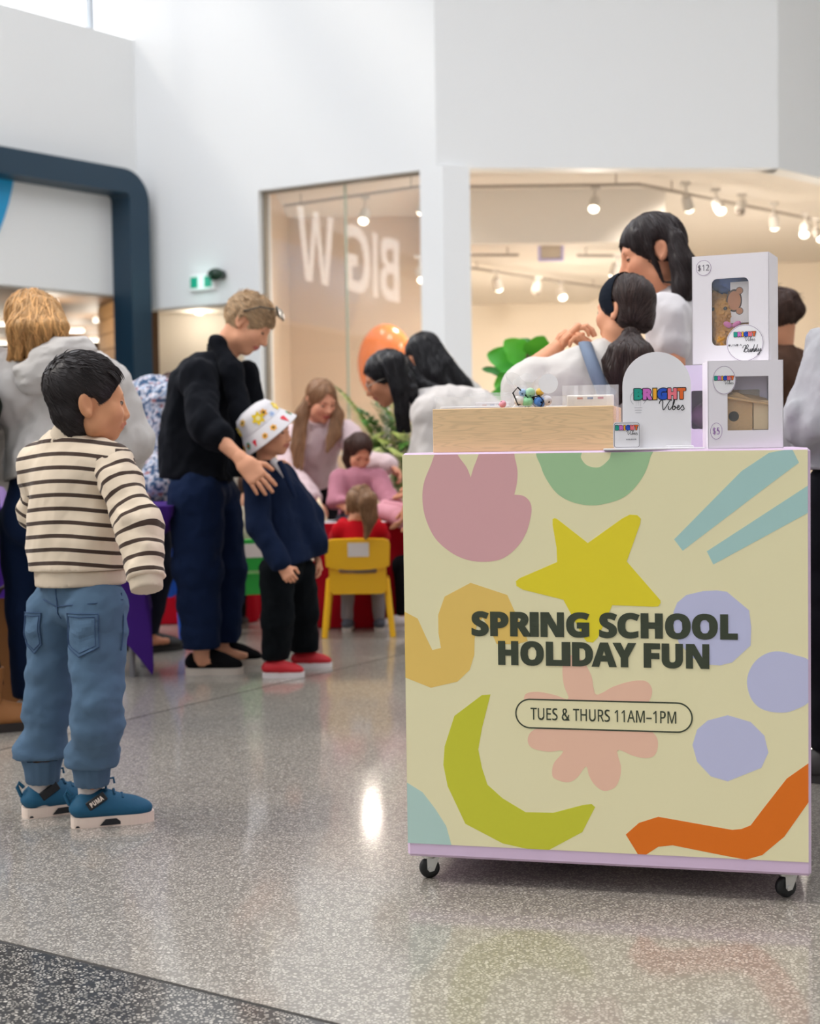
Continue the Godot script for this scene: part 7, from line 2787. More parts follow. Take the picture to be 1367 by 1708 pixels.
func hoodie_woman() -> void:
	var z := 5.0
	var S := 1.0
	var J := {
		"head": px(62, 548, z + 0.02), "hf": Vector3(0.5, -0.5, -0.8), "hu": Vector3(-0.05, 0.85, -0.5), "neck": px(80, 610, z), "chest": px(95, 680, z), "waist": px(75, 765, z - 0.05), "pelvis": px(70, 850, z - 0.08),
		"cf": Vector3(0.45, -0.3, -0.84), "sl": px(8, 650, z + 0.05), "sr": px(178, 645, z - 0.05), "el": px(-10, 750, z + 0.2), "er": px(218, 728, z - 0.02), "wl": px(60, 815, z + 0.45), "wr": px(200, 800, z + 0.35),
		"hl": px(45, 870, z), "hr": px(100, 870, z - 0.12), "kl": px(48, 1020, z - 0.02), "kr": px(108, 1020, z - 0.1), "al": px(50, 1165, z), "ar": px(112, 1165, z - 0.05), "tl": Vector3(0.4, 0, -0.9), "tr": Vector3(0.5, 0, -0.85),
	}
	var t := person("blond woman in a grey hooded sweatshirt, seen from behind at the purple table", J.pelvis)
	var skin := rgb(226, 176, 146)
	body(t, J, S, {"skin": skin, "cell": 0.006, "down": 0.3, "hands": [["wl", Vector3(0.6, -0.5, -0.6), Vector3(0, -1, 0), Vector3(0.7, 0, 0), 0.95, 0.3, 0.004], ["wr", Vector3(-0.3, -0.6, -0.7), Vector3(0, -1, 0), Vector3(-0.7, 0, 0), 0.95, 0.3, 0.004]]})
	var h := head_of(J, 1.0)
	var blond := strand_mat(rgb(194, 148, 94), 0.5)
	var g := RandomNumberGenerator.new()
	g.seed = 2
	var locks := []
	for i in 15:
		var u := i / 14.0
		var x := lerpf(18.0, 106.0, u)
		var y := 600.0 - 26.0 * absf(u - 0.1) + g.randf_range(-8, 8)
		var dz := z - 0.13 + 0.02 * sin(i * 2.1)
		locks.append([[px(lerpf(40, 86, u), 508 + 10 * absf(u - 0.5), z - 0.06), px(lerpf(24, 100, u) + g.randf_range(-4, 4), 545, dz), px(x, y, dz + 0.02)], [0.028, 0.024, 0.01]])
	hair(t, h, blond, {"vol": 0.016, "amp": 0.006, "n": 900, "len": 0.09, "r": 0.0028, "wild": 0.25, "cell": 0.005, "locks": locks, "nsc": Vector3(1, 0.25, 1)})
	var grey := cloth(rgb(222, 217, 212), 50.0, 0.4)
	var hd := top(t, "hooded_sweatshirt", J, S, grey, {"t": 0.03, "hem": px(75, 800, z - 0.06), "sleeve": 1.95, "cuff": 0.04, "amp": 0.032, "freq": 7.0, "cell": 0.01, "seed": 31, "extra": [[px(30, 650, z), px(150, 650, z - 0.05), 0.14, 0.13]]})
	var mb := MB.new()
	var s := Sdf.new()
	for q in [[44, 622, 72, 614, 0.04, 0.05], [72, 606, 108, 588, 0.055, 0.05], [108, 588, 138, 582, 0.05, 0.04], [56, 632, 104, 618, 0.055, 0.05], [104, 612, 146, 596, 0.055, 0.035]]:
		s.cap(px(q[0], q[1], z - 0.14), px(q[2], q[3], z - 0.15), q[4], q[5], 0.025)
	s.nz = noise(44, 14.0)
	s.amp = 0.014
	s.nsc = Vector3(0.6, 1.4, 1)
	s.build(mb, 0.008)
	obj("hood", mb, grey, hd)
	trousers(t, J, S, cloth(rgb(24, 38, 66), 60.0, 0.2), [0.1, 0.075, 0.06], {"length": 1.0, "amp": 0.008, "cell": 0.012, "floor": 0.09})
	var w := mat(rgb(226, 222, 218), 0.6)
	shoe(t, (J.al as Vector3) - Vector3(0.03, 0, -0.06), J.tl, 0.25, w, w)
	shoe(t, (J.ar as Vector3) - Vector3(0.03, 0, -0.06), J.tr, 0.25, w, w)


func print_blouse() -> void:
	var z := 6.75
	var J := {
		"head": px(289, 668, z + 0.1), "hf": Vector3(0.5, -0.75, -0.3), "hu": Vector3(0.6, 0.6, -0.4), "neck": px(268, 650, z + 0.05), "chest": px(250, 680, z), "waist": px(240, 760, z), "pelvis": px(240, 840, z),
		"cf": Vector3(0.6, -0.5, -0.6), "sl": px(222, 672, z + 0.05), "sr": px(272, 672, z - 0.12), "el": px(235, 760, z + 0.15), "er": px(276, 765, z - 0.14), "wl": px(235, 830, z - 0.1), "wr": px(246, 826, z - 0.28),
		"hl": px(228, 860, z + 0.08), "hr": px(250, 860, z - 0.08), "kl": px(240, 950, z + 0.1), "kr": px(262, 950, z - 0.05), "al": px(222, 1056, z + 0.05), "ar": px(246, 1056, z - 0.05), "tl": Vector3(0.8, 0, -0.5), "tr": Vector3(0.8, 0, -0.5),
	}
	var t := person("person in a blue and white floral print blouse bending over behind the boy", J.pelvis)
	var skin := rgb(206, 140, 108)
	body(t, J, 0.95, {"skin": skin, "cell": 0.007, "hands": [["wr", Vector3(-0.5, -0.6, 0.3), Vector3(0, -1, 0), Vector3(0, 0, 1), 0.95, 0.4, 0.004]]})
	var h := head_of(J, 0.98)
	hair(t, h, strand_mat(rgb(74, 46, 34)), {"vol": 0.014, "cell": 0.006, "locks": [[[px(284, 645, z), px(284, 680, z - 0.02), px(286, 720, z)], [0.05, 0.05, 0.03]]]})
	# the print: blots of navy and rust on pale ground, in the cloth itself
	var n1 := noise(61, 26.0, FastNoiseLite.TYPE_SIMPLEX, 2)
	var n2 := noise(62, 17.0, FastNoiseLite.TYPE_SIMPLEX, 2)
	var k := [lin(rgb(206, 204, 212)), lin(rgb(70, 92, 122)), lin(rgb(166, 110, 108)), lin(rgb(150, 166, 190))]
	var paint := func(p: Vector3) -> Color:
		var a := n1.get_noise_3dv(p)
		var b := n2.get_noise_3dv(p * 1.3)
		if a > 0.12:
			return k[1]
		if b > 0.45:
			return k[2]
		if a < -0.28:
			return k[3]
		return k[0]
	top(t, "blouse", J, 0.95, painted(0.9, 0.2), {"t": 0.03, "hem": px(242, 836, z), "sleeve": 1.75, "cuff": 0.05, "amp": 0.02, "cell": 0.008, "paint": paint, "seed": 51, "extra": [[px(235, 680, z), px(245, 800, z), 0.13, 0.13]]})
	trousers(t, J, 0.95, cloth(rgb(30, 32, 44), 50.0), [0.1, 0.075, 0.06], {"cell": 0.012, "floor": 0.09})
	var w := mat(rgb(30, 28, 28), 0.6)
	shoe(t, (J.al as Vector3) - Vector3(0.06, 0, 0), J.tl, 0.24, w, w)
	shoe(t, (J.ar as Vector3) - Vector3(0.06, 0, 0), J.tr, 0.24, w, w)


func edge_person() -> void:
	var z := 4.9
	var J := {
		"head": px(-64, 585, z), "hf": Vector3(0.6, -0.4, -0.7), "hu": Vector3(0, 1, -0.2), "neck": px(-80, 640, z), "chest": px(-90, 700, z), "waist": px(-92, 800, z), "pelvis": px(-90, 900, z),
		"cf": Vector3(0.55, -0.1, -0.83), "sl": px(-157, 680, z + 0.1), "sr": px(-44, 680, z - 0.1), "el": px(-172, 790, z + 0.1), "er": px(-48, 790, z - 0.12), "wl": px(-112, 860, z + 0.3), "wr": px(-50, 880, z + 0.1),
		"hl": px(-117, 920, z + 0.08), "hr": px(-67, 920, z - 0.08), "kl": px(-114, 1050, z + 0.05), "kr": px(-56, 1050, z - 0.08), "al": px(-112, 1190, z), "ar": px(-18, 1185, z - 0.06), "tl": Vector3(0.6, 0, -0.7), "tr": Vector3(0.8, 0, -0.4),
	}
	var t := person("person in a dark green jacket and tan boots, cut by the left edge", J.pelvis)
	body(t, J, 1.0, {"skin": rgb(214, 160, 128), "cell": 0.007, "hands": [["wr", Vector3(0.1, -1, 0), Vector3(-1, 0, 0), Vector3(0, 0, -1), 0.95, 0.5, 0.004]]})
	var h := head_of(J, 1.0)
	hair(t, h, strand_mat(rgb(94, 60, 44)), {"vol": 0.012, "cell": 0.006})
	top(t, "jacket", J, 1.0, cloth(rgb(34, 40, 34), 40.0), {"t": 0.03, "hem": px(-92, 920, z), "cell": 0.011, "amp": 0.016, "seed": 71})
	trousers(t, J, 1.0, cloth(rgb(30, 28, 32), 40.0), [0.105, 0.08, 0.068], {"cell": 0.012, "floor": 0.16, "length": 0.9})
	var tan_ := mat(rgb(150, 98, 50), 0.7)
	var sole := mat(rgb(36, 28, 24), 0.7)
	for q in [["al", "tl"], ["ar", "tr"]]:
		var a: Vector3 = J[q[0]]
		var d: Vector3 = (J[q[1]] as Vector3).normalized()
		var b := shoe(t, a - d * 0.09, d, 0.28, tan_, sole, 0.0, 0.03)
		var mb := MB.new()
		mb.tube([Vector3(a.x, 0.06, a.z) - d * 0.02, Vector3(a.x, 0.14, a.z) - d * 0.02, Vector3(a.x, 0.22, a.z) - d * 0.02], [0.055, 0.058, 0.066], 18, 1.1)
		obj("boot_shaft", mb, tan_, b)


func pink_woman() -> void:
	var z := 8.45
	var J := {
		"head": px(536, 668, z - 0.1), "hf": Vector3(0.5, -0.42, 0.8), "hu": Vector3(0.12, 0.95, 0.3), "neck": px(527, 712, z), "chest": px(524, 745, z + 0.05), "waist": px(520, 795, z + 0.12), "pelvis": px(518, 838, z + 0.2),
		"cf": Vector3(0.35, -0.25, 0.9), "sl": px(578, 725, z - 0.05), "sr": px(486, 730, z + 0.05), "el": px(608, 768, z - 0.15), "er": px(482, 788, z - 0.1), "wl": px(646, 778, z - 0.2), "wr": px(520, 836, z - 0.25),
		"hl": px(540, 848, z + 0.2), "hr": px(498, 848, z + 0.2), "kl": px(550, 925, z - 0.1), "kr": px(492, 925, z - 0.1), "al": px(546, 1012, z + 0.25), "ar": px(494, 1012, z + 0.25), "tl": Vector3(0.2, 0, 1), "tr": Vector3(0.1, 0, 1),
	}
	var t := person("woman with long brown blond hair in a pale pink sweater, leaning behind the red table", J.pelvis)
	var skin := rgb(226, 160, 130)
	body(t, J, 0.97, {"skin": skin, "cell": 0.005, "down": 0.35, "lips": rgb(186, 92, 88), "hands": [["wl", Vector3(0.8, -0.5, 0.3), Vector3(-0.3, -0.7, 0.3), Vector3(0.4, 0.3, 1), 0.95, 0.6, 0.004], ["wr", Vector3(0.8, -0.4, 0.4), Vector3(0, -1, 0), Vector3(0.3, 0, 1), 0.95, 0.4, 0.004]]})
	var h := head_of(J, 0.97)
	var locks := []
	for q in [[[519, 656], [500, 692], [492, 745], [494, 790]], [[521, 656], [507, 692], [500, 740], [503, 780]], [[550, 656], [560, 692], [552, 730], [546, 752]], [[551, 658], [565, 692], [560, 725], [552, 745]]]:
		var pts := []
		for i in 4:
			pts.append(px(q[i][0], q[i][1], z - 0.1 - 0.02 * i))
		locks.append([pts, [0.024, 0.03, 0.028, 0.01], Vector3(0.2, 0, 1), 1.5])
	hair(t, h, strand_mat(rgb(146, 108, 78), 0.45), {"vol": 0.01, "cell": 0.006, "locks": locks, "amp": 0.005, "n": 600, "len": 0.12, "r": 0.003, "wild": 0.06, "part": [0, 0.12, 0.05], "fall": 0.6, "nsc": Vector3(1, 0.1, 1), "free": [[0, -0.028, 0.096, 0.06, 0.104, 0.08]]})
	var pink := cloth(rgb(244, 218, 220), 50.0, 0.5)
	var sw := top(t, "sweater", J, 0.97, pink, {"t": 0.03, "hem": px(522, 806, z + 0.14), "sleeve": 1.9, "cuff": 0.04, "amp": 0.02, "freq": 8.0, "cell": 0.01, "seed": 81, "collar": 0.9, "flare": 0.03})
	var mb := MB.new()
	mb.tube([px(527, 716, z - 0.02), px(529, 702, z - 0.04)], [0.075, 0.066], 20)
	obj("high_collar", mb, pink, sw)
	trousers(t, J, 0.97, cloth(rgb(26, 24, 28), 50.0), [0.1, 0.075, 0.06], {"cell": 0.012, "floor": 0.09, "rise": 0.7})
	var w := mat(rgb(228, 224, 222), 0.6)
	shoe(t, (J.al as Vector3) - Vector3(0, 0, 0.06), J.tl, 0.24, w, w)
	shoe(t, (J.ar as Vector3) - Vector3(0, 0, 0.06), J.tr, 0.24, w, w)


# a small child sitting at the red table, facing along f; joints from head and seat
func seated(label: String, head: Vector3, hf: Vector3, seat: Vector3, f: Vector3, S: float, wl: Vector3, wr: Vector3) -> Array:
	var side := Vector3(-f.z, 0, f.x).normalized()
	var ch := seat.lerp(head, 0.55)
	var nk := seat.lerp(head, 0.8)
	var J := {"head": head, "hf": hf, "hu": Vector3(hf.x * -hf.y, 1, hf.z * -hf.y), "neck": nk, "chest": ch, "waist": seat.lerp(head, 0.25), "pelvis": seat, "cf": f}
	J.sl = ch.lerp(nk, 0.5) - side * 0.16 * S
	J.sr = ch.lerp(nk, 0.5) + side * 0.16 * S
	J.wl = wl
	J.wr = wr
	J.el = (J.sl + wl) * 0.5 - Vector3(0, 0.07 * S, 0) - side * 0.05 * S
	J.er = (J.sr + wr) * 0.5 - Vector3(0, 0.07 * S, 0) + side * 0.05 * S
	for e in [["l", -1.0], ["r", 1.0]]:
		var k: String = e[0]
		J["h" + k] = seat + side * e[1] * 0.09 * S
		J["k" + k] = seat + side * e[1] * 0.12 * S + f * 0.38 * S
		J["a" + k] = Vector3(0, 0.06, 0) + (seat + side * e[1] * 0.13 * S + f * 0.3 * S) * Vector3(1, 0, 1)
		J["t" + k] = f
	return [J, person(label, seat)]


func pink_child() -> void:
	var z := 8.1
	var r := seated("small brown haired girl in a mauve pink sweater, looking down at the red table", px(600, 752, z), Vector3(0.25, -0.55, 0.75), px(594, 868, z + 0.05), Vector3(0.3, 0, 0.95), 0.62, px(662, 852, z - 0.25), px(600, 856, z - 0.22))
	var J: Dictionary = r[0]
	var t: Node3D = r[1]
	J.neck = px(598, 786, z)
	J.chest = px(597, 818, z + 0.02)
	J.sl = px(630, 800, z)
	J.sr = px(566, 800, z)
	J.er = px(560, 838, z - 0.1)
	J.el = px(648, 830, z - 0.1)
	body(t, J, 0.62, {"skin": rgb(214, 150, 120), "hs": 0.82, "kid": 1.0, "cell": 0.005, "down": 0.6, "hands": [["wl", Vector3(0.7, -0.2, 0.4), Vector3(0, -1, 0), Vector3(-0.5, 0, 1), 0.6, 0.5, 0.003], ["wr", Vector3(0.5, -0.2, 0.6), Vector3(0, -1, 0), Vector3(0.5, 0, 0), 0.6, 0.5, 0.003]]})
	var h := head_of(J, 0.82, 1.0)
	hair(t, h, strand_mat(rgb(66, 42, 34)), {"vol": 0.009, "cell": 0.006, "locks": [[[px(582, 738, z), px(580, 765, z + 0.02), px(584, 785, z + 0.02)], [0.03, 0.03, 0.015]]], "free": [[0, -0.03, 0.094, 0.066, 0.1, 0.08]]})
	top(t, "sweater", J, 0.62, cloth(rgb(196, 132, 148), 50.0, 0.5), {"t": 0.028, "hem": px(594, 862, z), "sleeve": 1.9, "cuff": 0.04, "cell": 0.009, "amp": 0.016, "freq": 11.0, "seed": 91})
	trousers(t, J, 0.62, cloth(rgb(70, 70, 84), 50.0), [0.1, 0.075, 0.06], {"cell": 0.011, "floor": 0.06})


func red_girl() -> void:
	var yc := fl(597, 1064)
	var sx := px(598, 980, 7.15).x
	var z := 7.22
	var r := seated("girl with a light brown ponytail in a red top, sitting on the yellow chair", px(600, 846, z), Vector3(0.1, -0.35, -0.93), Vector3(sx, 0.34, -z), Vector3(0.05, 0, -1), 0.64, px(574, 872, z + 0.3), px(626, 872, z + 0.3))
	var J: Dictionary = r[0]
	var t: Node3D = r[1]
	J.neck = px(598, 868, z)
	J.chest = px(598, 900, z - 0.01)
	J.sl = px(568, 886, z)
	J.sr = px(630, 886, z)
	J.el = px(562, 896, z + 0.12)
	J.er = px(637, 896, z + 0.12)
	body(t, J, 0.58, {"skin": rgb(228, 170, 138), "hs": 0.84, "kid": 1.0, "cell": 0.005, "hands": [["wl", Vector3(0.3, 0, -1), Vector3(0, -1, 0), Vector3(1, 0, 0), 0.6, 0.4, 0.003], ["wr", Vector3(-0.3, 0, -1), Vector3(0, -1, 0), Vector3(-1, 0, 0), 0.6, 0.4, 0.003]]})
	var h := head_of(J, 0.84, 1.0)
	var br := strand_mat(rgb(140, 104, 74), 0.5)
	var pz := z - 0.13
	hair(t, h, br, {"vol": 0.008, "cell": 0.005, "amp": 0.003, "n": 500, "len": 0.07, "r": 0.0026, "tie": px(608, 816, pz), "fall": 0.95, "free": [[0, -0.05, 0.1, 0.09, 0.105, 0.085], [0, -0.15, 0.0, 0.11, 0.07, 0.11]], "locks": [[[px(608, 816, pz), px(616, 832, pz - 0.02), px(618, 862, pz - 0.01), px(610, 896, pz)], [0.022, 0.036, 0.034, 0.01]], [[px(608, 816, pz), px(606, 840, pz - 0.02), px(612, 880, pz - 0.01)], [0.022, 0.03, 0.012]]]})
	var mb := MB.new()
	mb.lathe([Vector2(0.018, -0.006), Vector2(0.022, 0), Vector2(0.018, 0.006)], Transform3D(Basis(Vector3.RIGHT, 0.9), px(609, 818, pz)), 14)
	obj("hair_band", mb, mat(rgb(240, 210, 120), 0.6), t)
	top(t, "red_top", J, 0.58, cloth(rgb(200, 22, 34), 50.0), {"t": 0.018, "hem": Vector3(sx, 0.33, -z), "sleeve": 1.9, "cell": 0.009, "amp": 0.01, "seed": 95})
	trousers(t, J, 0.64, cloth(rgb(158, 148, 150), 50.0), [0.09, 0.066, 0.05], {"cell": 0.01, "floor": 0.06})
	var g := mat(rgb(84, 88, 100), 0.7)
	var w := mat(rgb(206, 196, 186), 0.7)
	for e in ["l", "r"]:
		shoe(t, (J["a" + e] as Vector3) + Vector3(0, 0, 0.05), Vector3(0.05, 0, -1), 0.17, g, w)


func cream_child() -> void:
	var cx := px(406, 1000, 7.28).x
	var z := 7.4
	var r := seated("child in a cream top on the green chair, mostly hidden by the older woman", px(420, 815, z), Vector3(0.1, -0.4, -0.9), Vector3(cx, 0.34, -z), Vector3(0.1, 0, -1), 0.64, px(380, 872, z + 0.3), px(450, 872, z + 0.3))
	var J: Dictionary = r[0]
	var t: Node3D = r[1]
	J.neck = px(412, 848, z)
	J.chest = px(408, 885, z)
	J.sl = px(378, 866, z)
	J.sr = px(444, 866, z)
	body(t, J, 0.64, {"skin": rgb(222, 166, 136), "hs": 0.84, "kid": 1.0, "cell": 0.006, "hands": [["wl", Vector3(0.3, 0, -1), Vector3(0, -1, 0), Vector3(1, 0, 0), 0.6, 0.4, 0.004], ["wr", Vector3(-0.3, 0, -1), Vector3(0, -1, 0), Vector3(-1, 0, 0), 0.6, 0.4, 0.004]]})
	hair(t, head_of(J, 0.84, 1.0), strand_mat(rgb(80, 54, 40)), {"vol": 0.008, "cell": 0.006})
	top(t, "cream_top", J, 0.64, cloth(rgb(232, 218, 192), 50.0), {"t": 0.022, "hem": Vector3(cx, 0.31, -z), "sleeve": 1.9, "cell": 0.01, "amp": 0.012, "seed": 99})
	trousers(t, J, 0.64, cloth(rgb(34, 30, 34), 50.0), [0.09, 0.07, 0.055], {"cell": 0.011, "floor": 0.06})
	var g := mat(rgb(60, 54, 56), 0.7)
	for e in ["l", "r"]:
		shoe(t, (J["a" + e] as Vector3) + Vector3(0, 0, 0.05), Vector3(0.1, 0, -1), 0.17, g, mat(rgb(150, 140, 132), 0.7))


func pink_sleeve_child() -> void:
	var z := 7.55
	var hd := px(716, 800, z)
	var r := seated("child in pink sweater and black leggings right of the red table, mostly behind the cart", hd, Vector3(-0.9, -0.4, -0.2), px(712, 930, z), Vector3(-0.95, 0, -0.1), 0.66, px(632, 852, z), px(640, 846, z + 0.2))
	var J: Dictionary = r[0]
	var t: Node3D = r[1]
	J.kl = px(668, 940, z - 0.08)
	J.kr = px(664, 930, z + 0.1)
	J.al = px(668, 1020, z - 0.1)
	J.ar = px(650, 1015, z + 0.08)
	body(t, J, 0.66, {"skin": rgb(228, 172, 146), "hs": 0.85, "kid": 1.0, "cell": 0.006, "hands": [["wl", Vector3(-1, -0.1, 0), Vector3(0, -1, 0), Vector3(0, 0, -1), 0.6, 0.4, 0.003], ["wr", Vector3(-1, -0.1, 0), Vector3(0, -1, 0), Vector3(0, 0, 1), 0.6, 0.4, 0.003]]})
	hair(t, head_of(J, 0.85, 1.0), strand_mat(rgb(120, 84, 58)), {"vol": 0.01, "cell": 0.006})
	top(t, "sweater", J, 0.66, cloth(rgb(236, 168, 180), 50.0, 0.5), {"t": 0.025, "hem": px(712, 915, z), "sleeve": 1.9, "cell": 0.009, "amp": 0.012, "seed": 101})
	trousers(t, J, 0.66, cloth(rgb(22, 20, 24), 50.0), [0.085, 0.062, 0.045], {"cell": 0.011, "floor": 0.06})
	var w := mat(rgb(226, 214, 212), 0.6)
	shoe(t, (J.al as Vector3) + Vector3(0.05, 0, 0), Vector3(-1, 0, 0.1), 0.18, w, w)
	shoe(t, (J.ar as Vector3) + Vector3(0.05, 0, 0), Vector3(-1, 0, 0), 0.18, w, w)


func glasses_woman() -> void:
	var z := 6.6
	var J := {
		"head": px(645, 630, z), "hf": Vector3(-0.88, -0.42, 0.05), "hu": Vector3(-0.42, 0.88, 0.05), "neck": px(690, 668, z), "chest": px(745, 690, z), "waist": px(815, 705, z), "pelvis": px(880, 745, z),
		"cf": Vector3(-0.45, -0.88, 0.1), "sl": px(712, 690, z - 0.2), "sr": px(715, 690, z + 0.18), "el": px(712, 770, z - 0.22), "er": px(700, 770, z + 0.25), "wl": px(700, 842, z - 0.12), "wr": px(680, 840, z + 0.3),
		"hl": px(880, 765, z - 0.1), "hr": px(880, 765, z + 0.1), "kl": px(865, 910, z - 0.1), "kr": px(850, 910, z + 0.1), "al": px(880, 1055, z - 0.1), "ar": px(865, 1050, z + 0.1), "tl": Vector3(-1, 0, 0.05), "tr": Vector3(-1, 0, -0.05),
	}
	var t := person("black haired woman with glasses in a pale grey top, bending over the red table", J.pelvis)
	var skin := rgb(206, 142, 108)
	body(t, J, 0.97, {"skin": skin, "cell": 0.0045, "down": 0.4, "brow": rgb(24, 20, 20), "hands": [["wl", Vector3(-0.3, -0.9, 0), Vector3(-0.9, 0, 0), Vector3(0, 0, 1), 0.95, 0.4, 0.004], ["wr", Vector3(-0.3, -0.9, 0), Vector3(-0.9, 0, 0), Vector3(0, 0, -1), 0.95, 0.4, 0.004]]})
	var h := head_of(J, 0.97)
	var locks := []
	for q in [[[660, 604, -0.1], [668, 645, -0.12], [668, 688, -0.12], [666, 716, -0.1]], [[655, 605, -0.09], [666, 650, -0.12], [672, 690, -0.12], [680, 716, -0.1]], [[670, 620, -0.06], [684, 650, -0.1], [690, 672, -0.1]], [[668, 610, 0.0], [700, 642, -0.03], [745, 652, -0.04]], [[660, 604, 0.08], [668, 660, 0.1], [668, 700, 0.1]]]:
		var pts := []
		var rs := []
		for i in q.size():
			pts.append(px(q[i][0], q[i][1], z + q[i][2]))
			rs.append(lerpf(0.05, 0.014, float(i) / (q.size() - 1)))
		locks.append([pts, rs])
	hair(t, h, strand_mat(rgb(24, 22, 26), 0.35), {"vol": 0.012, "cell": 0.005, "locks": locks, "amp": 0.005, "n": 800, "len": 0.12, "r": 0.0026, "wild": 0.06, "part": [0, 0.12, 0.05], "fall": 0.6, "nsc": Vector3(1, 0.12, 1), "free": [[0, -0.045, 0.1, 0.09, 0.112, 0.085]]})
	var mb := MB.new()
	for e in [-1.0, 1.0]:
		var ring := []
		for k in 17:
			var a := TAU * k / 16
			ring.append(h.at(e * 0.033 + cos(a) * 0.023, -0.002 + sin(a) * 0.02, 0.101))
		mb.tube(ring, [0.0018], 6, 1.0, false)
		mb.tube([h.at(e * 0.056, 0.004, 0.098), h.at(e * 0.078, 0.004, 0.04), h.at(e * 0.08, -0.002, -0.005)], [0.0018], 6)
	mb.tube([h.at(-0.01, 0.0, 0.102), h.at(0.01, 0.0, 0.102)], [0.0018], 6)
	var gl := thing("glasses", "thin framed glasses on the bending woman with black hair", "glasses", h.at(0, 0, 0.1))
	obj("frame", mb, mat(rgb(150, 140, 130), 0.3, 0.6), gl)
	mb = MB.new()
	for e in [-1.0, 1.0]:
		mb = MB.new()
		mb.ellipsoid(h.at(e * 0.033, -0.002, 0.101), h.b, Vector3(0.022, 0.019, 0.0012), 16, 8)
		obj("lens", mb, glass(0.05), gl)
	var tp := top(t, "pale_top", J, 0.97, cloth(rgb(234, 227, 222), 50.0, 0.4), {"t": 0.022, "hem": px(860, 735, z), "sleeve": 1.3, "cuff": 0.045, "cell": 0.009, "amp": 0.016, "seed": 111, "extra": [[px(730, 690, z - 0.1), px(790, 690, z), 0.12, 0.12]]})
	trousers(t, J, 0.97, cloth(rgb(52, 42, 40), 50.0), [0.1, 0.078, 0.062], {"cell": 0.012, "floor": 0.09})
	mb = MB.new()
	var s := Sdf.new()
	s.cap(px(735, 725, z), px(800, 745, z), 0.13, 0.13, 0.02, Vector3(0.3, 0.9, 0), 2.2)
	s.cap(px(720, 735, z), px(725, 775, z), 0.12, 0.1, 0.02, Vector3(1, 0.2, 0), 3.0)
	s.build(mb, 0.01)
	obj("apron", mb, cloth(rgb(112, 88, 72), 40.0), t)
	var w := mat(rgb(40, 36, 36), 0.6)
	shoe(t, (J.al as Vector3) + Vector3(0.06, 0, 0), J.tl, 0.24, w, w)
	shoe(t, (J.ar as Vector3) + Vector3(0.06, 0, 0), J.tr, 0.24, w, w)


func long_hair_woman() -> void:
	var z := 7.6
	var J := {
		"head": px(708, 594, z), "hf": Vector3(-0.75, -0.55, 0.4), "hu": Vector3(-0.45, 0.85, 0.1), "neck": px(735, 638, z), "chest": px(770, 668, z + 0.05), "waist": px(810, 735, z + 0.1), "pelvis": px(840, 800, z + 0.1),
		"cf": Vector3(-0.75, -0.5, 0.3), "sl": px(745, 672, z - 0.18), "sr": px(745, 665, z + 0.2), "el": px(725, 740, z - 0.2), "er": px(715, 740, z + 0.2), "wl": px(690, 800, z - 0.15), "wr": px(690, 800, z + 0.2),
		"hl": px(838, 812, z), "hr": px(842, 812, z + 0.2), "kl": px(835, 920, z), "kr": px(840, 920, z + 0.2), "al": px(850, 1030, z), "ar": px(855, 1025, z + 0.2), "tl": Vector3(-1, 0, 0.2), "tr": Vector3(-1, 0, 0.2),
	}
	var t := person("woman with very long straight black hair behind the woman with glasses", J.pelvis)
	var skin := rgb(212, 148, 114)
	body(t, J, 0.97, {"skin": skin, "cell": 0.005, "down": 0.5, "brow": rgb(24, 20, 20), "hands": [["wl", Vector3(-0.5, -0.8, 0), Vector3(-0.6, 0, 0), Vector3(0, 0, 1), 0.95, 0.4, 0.004], ["wr", Vector3(-0.5, -0.8, 0), Vector3(-0.6, 0, 0), Vector3(0, 0, -1), 0.95, 0.4, 0.004]]})
	var h := head_of(J, 0.97)
	var locks := []
	for q in [[[715, 570, -0.1], [740, 610, -0.14], [772, 645, -0.16], [792, 672, -0.16]], [[712, 585, -0.11], [730, 625, -0.15], [752, 655, -0.17], [770, 680, -0.17]], [[700, 575, -0.1], [714, 618, -0.13], [722, 655, -0.14], [730, 690, -0.14]]]:
		var pts := []
		for i in 4:
			pts.append(px(q[i][0], q[i][1], z + q[i][2]))
		locks.append([pts, [0.05, 0.055, 0.05, 0.02]])
	hair(t, h, strand_mat(rgb(20, 18, 22), 0.35), {"vol": 0.01, "cell": 0.006, "locks": locks, "amp": 0.004, "n": 700, "len": 0.14, "r": 0.003, "wild": 0.05, "part": [0, 0.12, 0.05], "fall": 0.5, "nsc": Vector3(1, 0.12, 1), "free": [[0, -0.05, 0.094, 0.066, 0.102, 0.075]]})
	top(t, "white_top", J, 0.97, cloth(rgb(226, 220, 216), 50.0, 0.3), {"t": 0.02, "hem": px(835, 790, z + 0.1), "sleeve": 0.9, "cell": 0.011, "seed": 121})
	trousers(t, J, 0.97, cloth(rgb(36, 36, 44), 50.0), [0.1, 0.078, 0.062], {"cell": 0.013, "floor": 0.09})
	var w := mat(rgb(40, 36, 36), 0.6)
	shoe(t, (J.al as Vector3) + Vector3(0.06, 0, 0), J.tl, 0.24, w, w)
	shoe(t, (J.ar as Vector3) + Vector3(0.06, 0, 0), J.tr, 0.24, w, w)


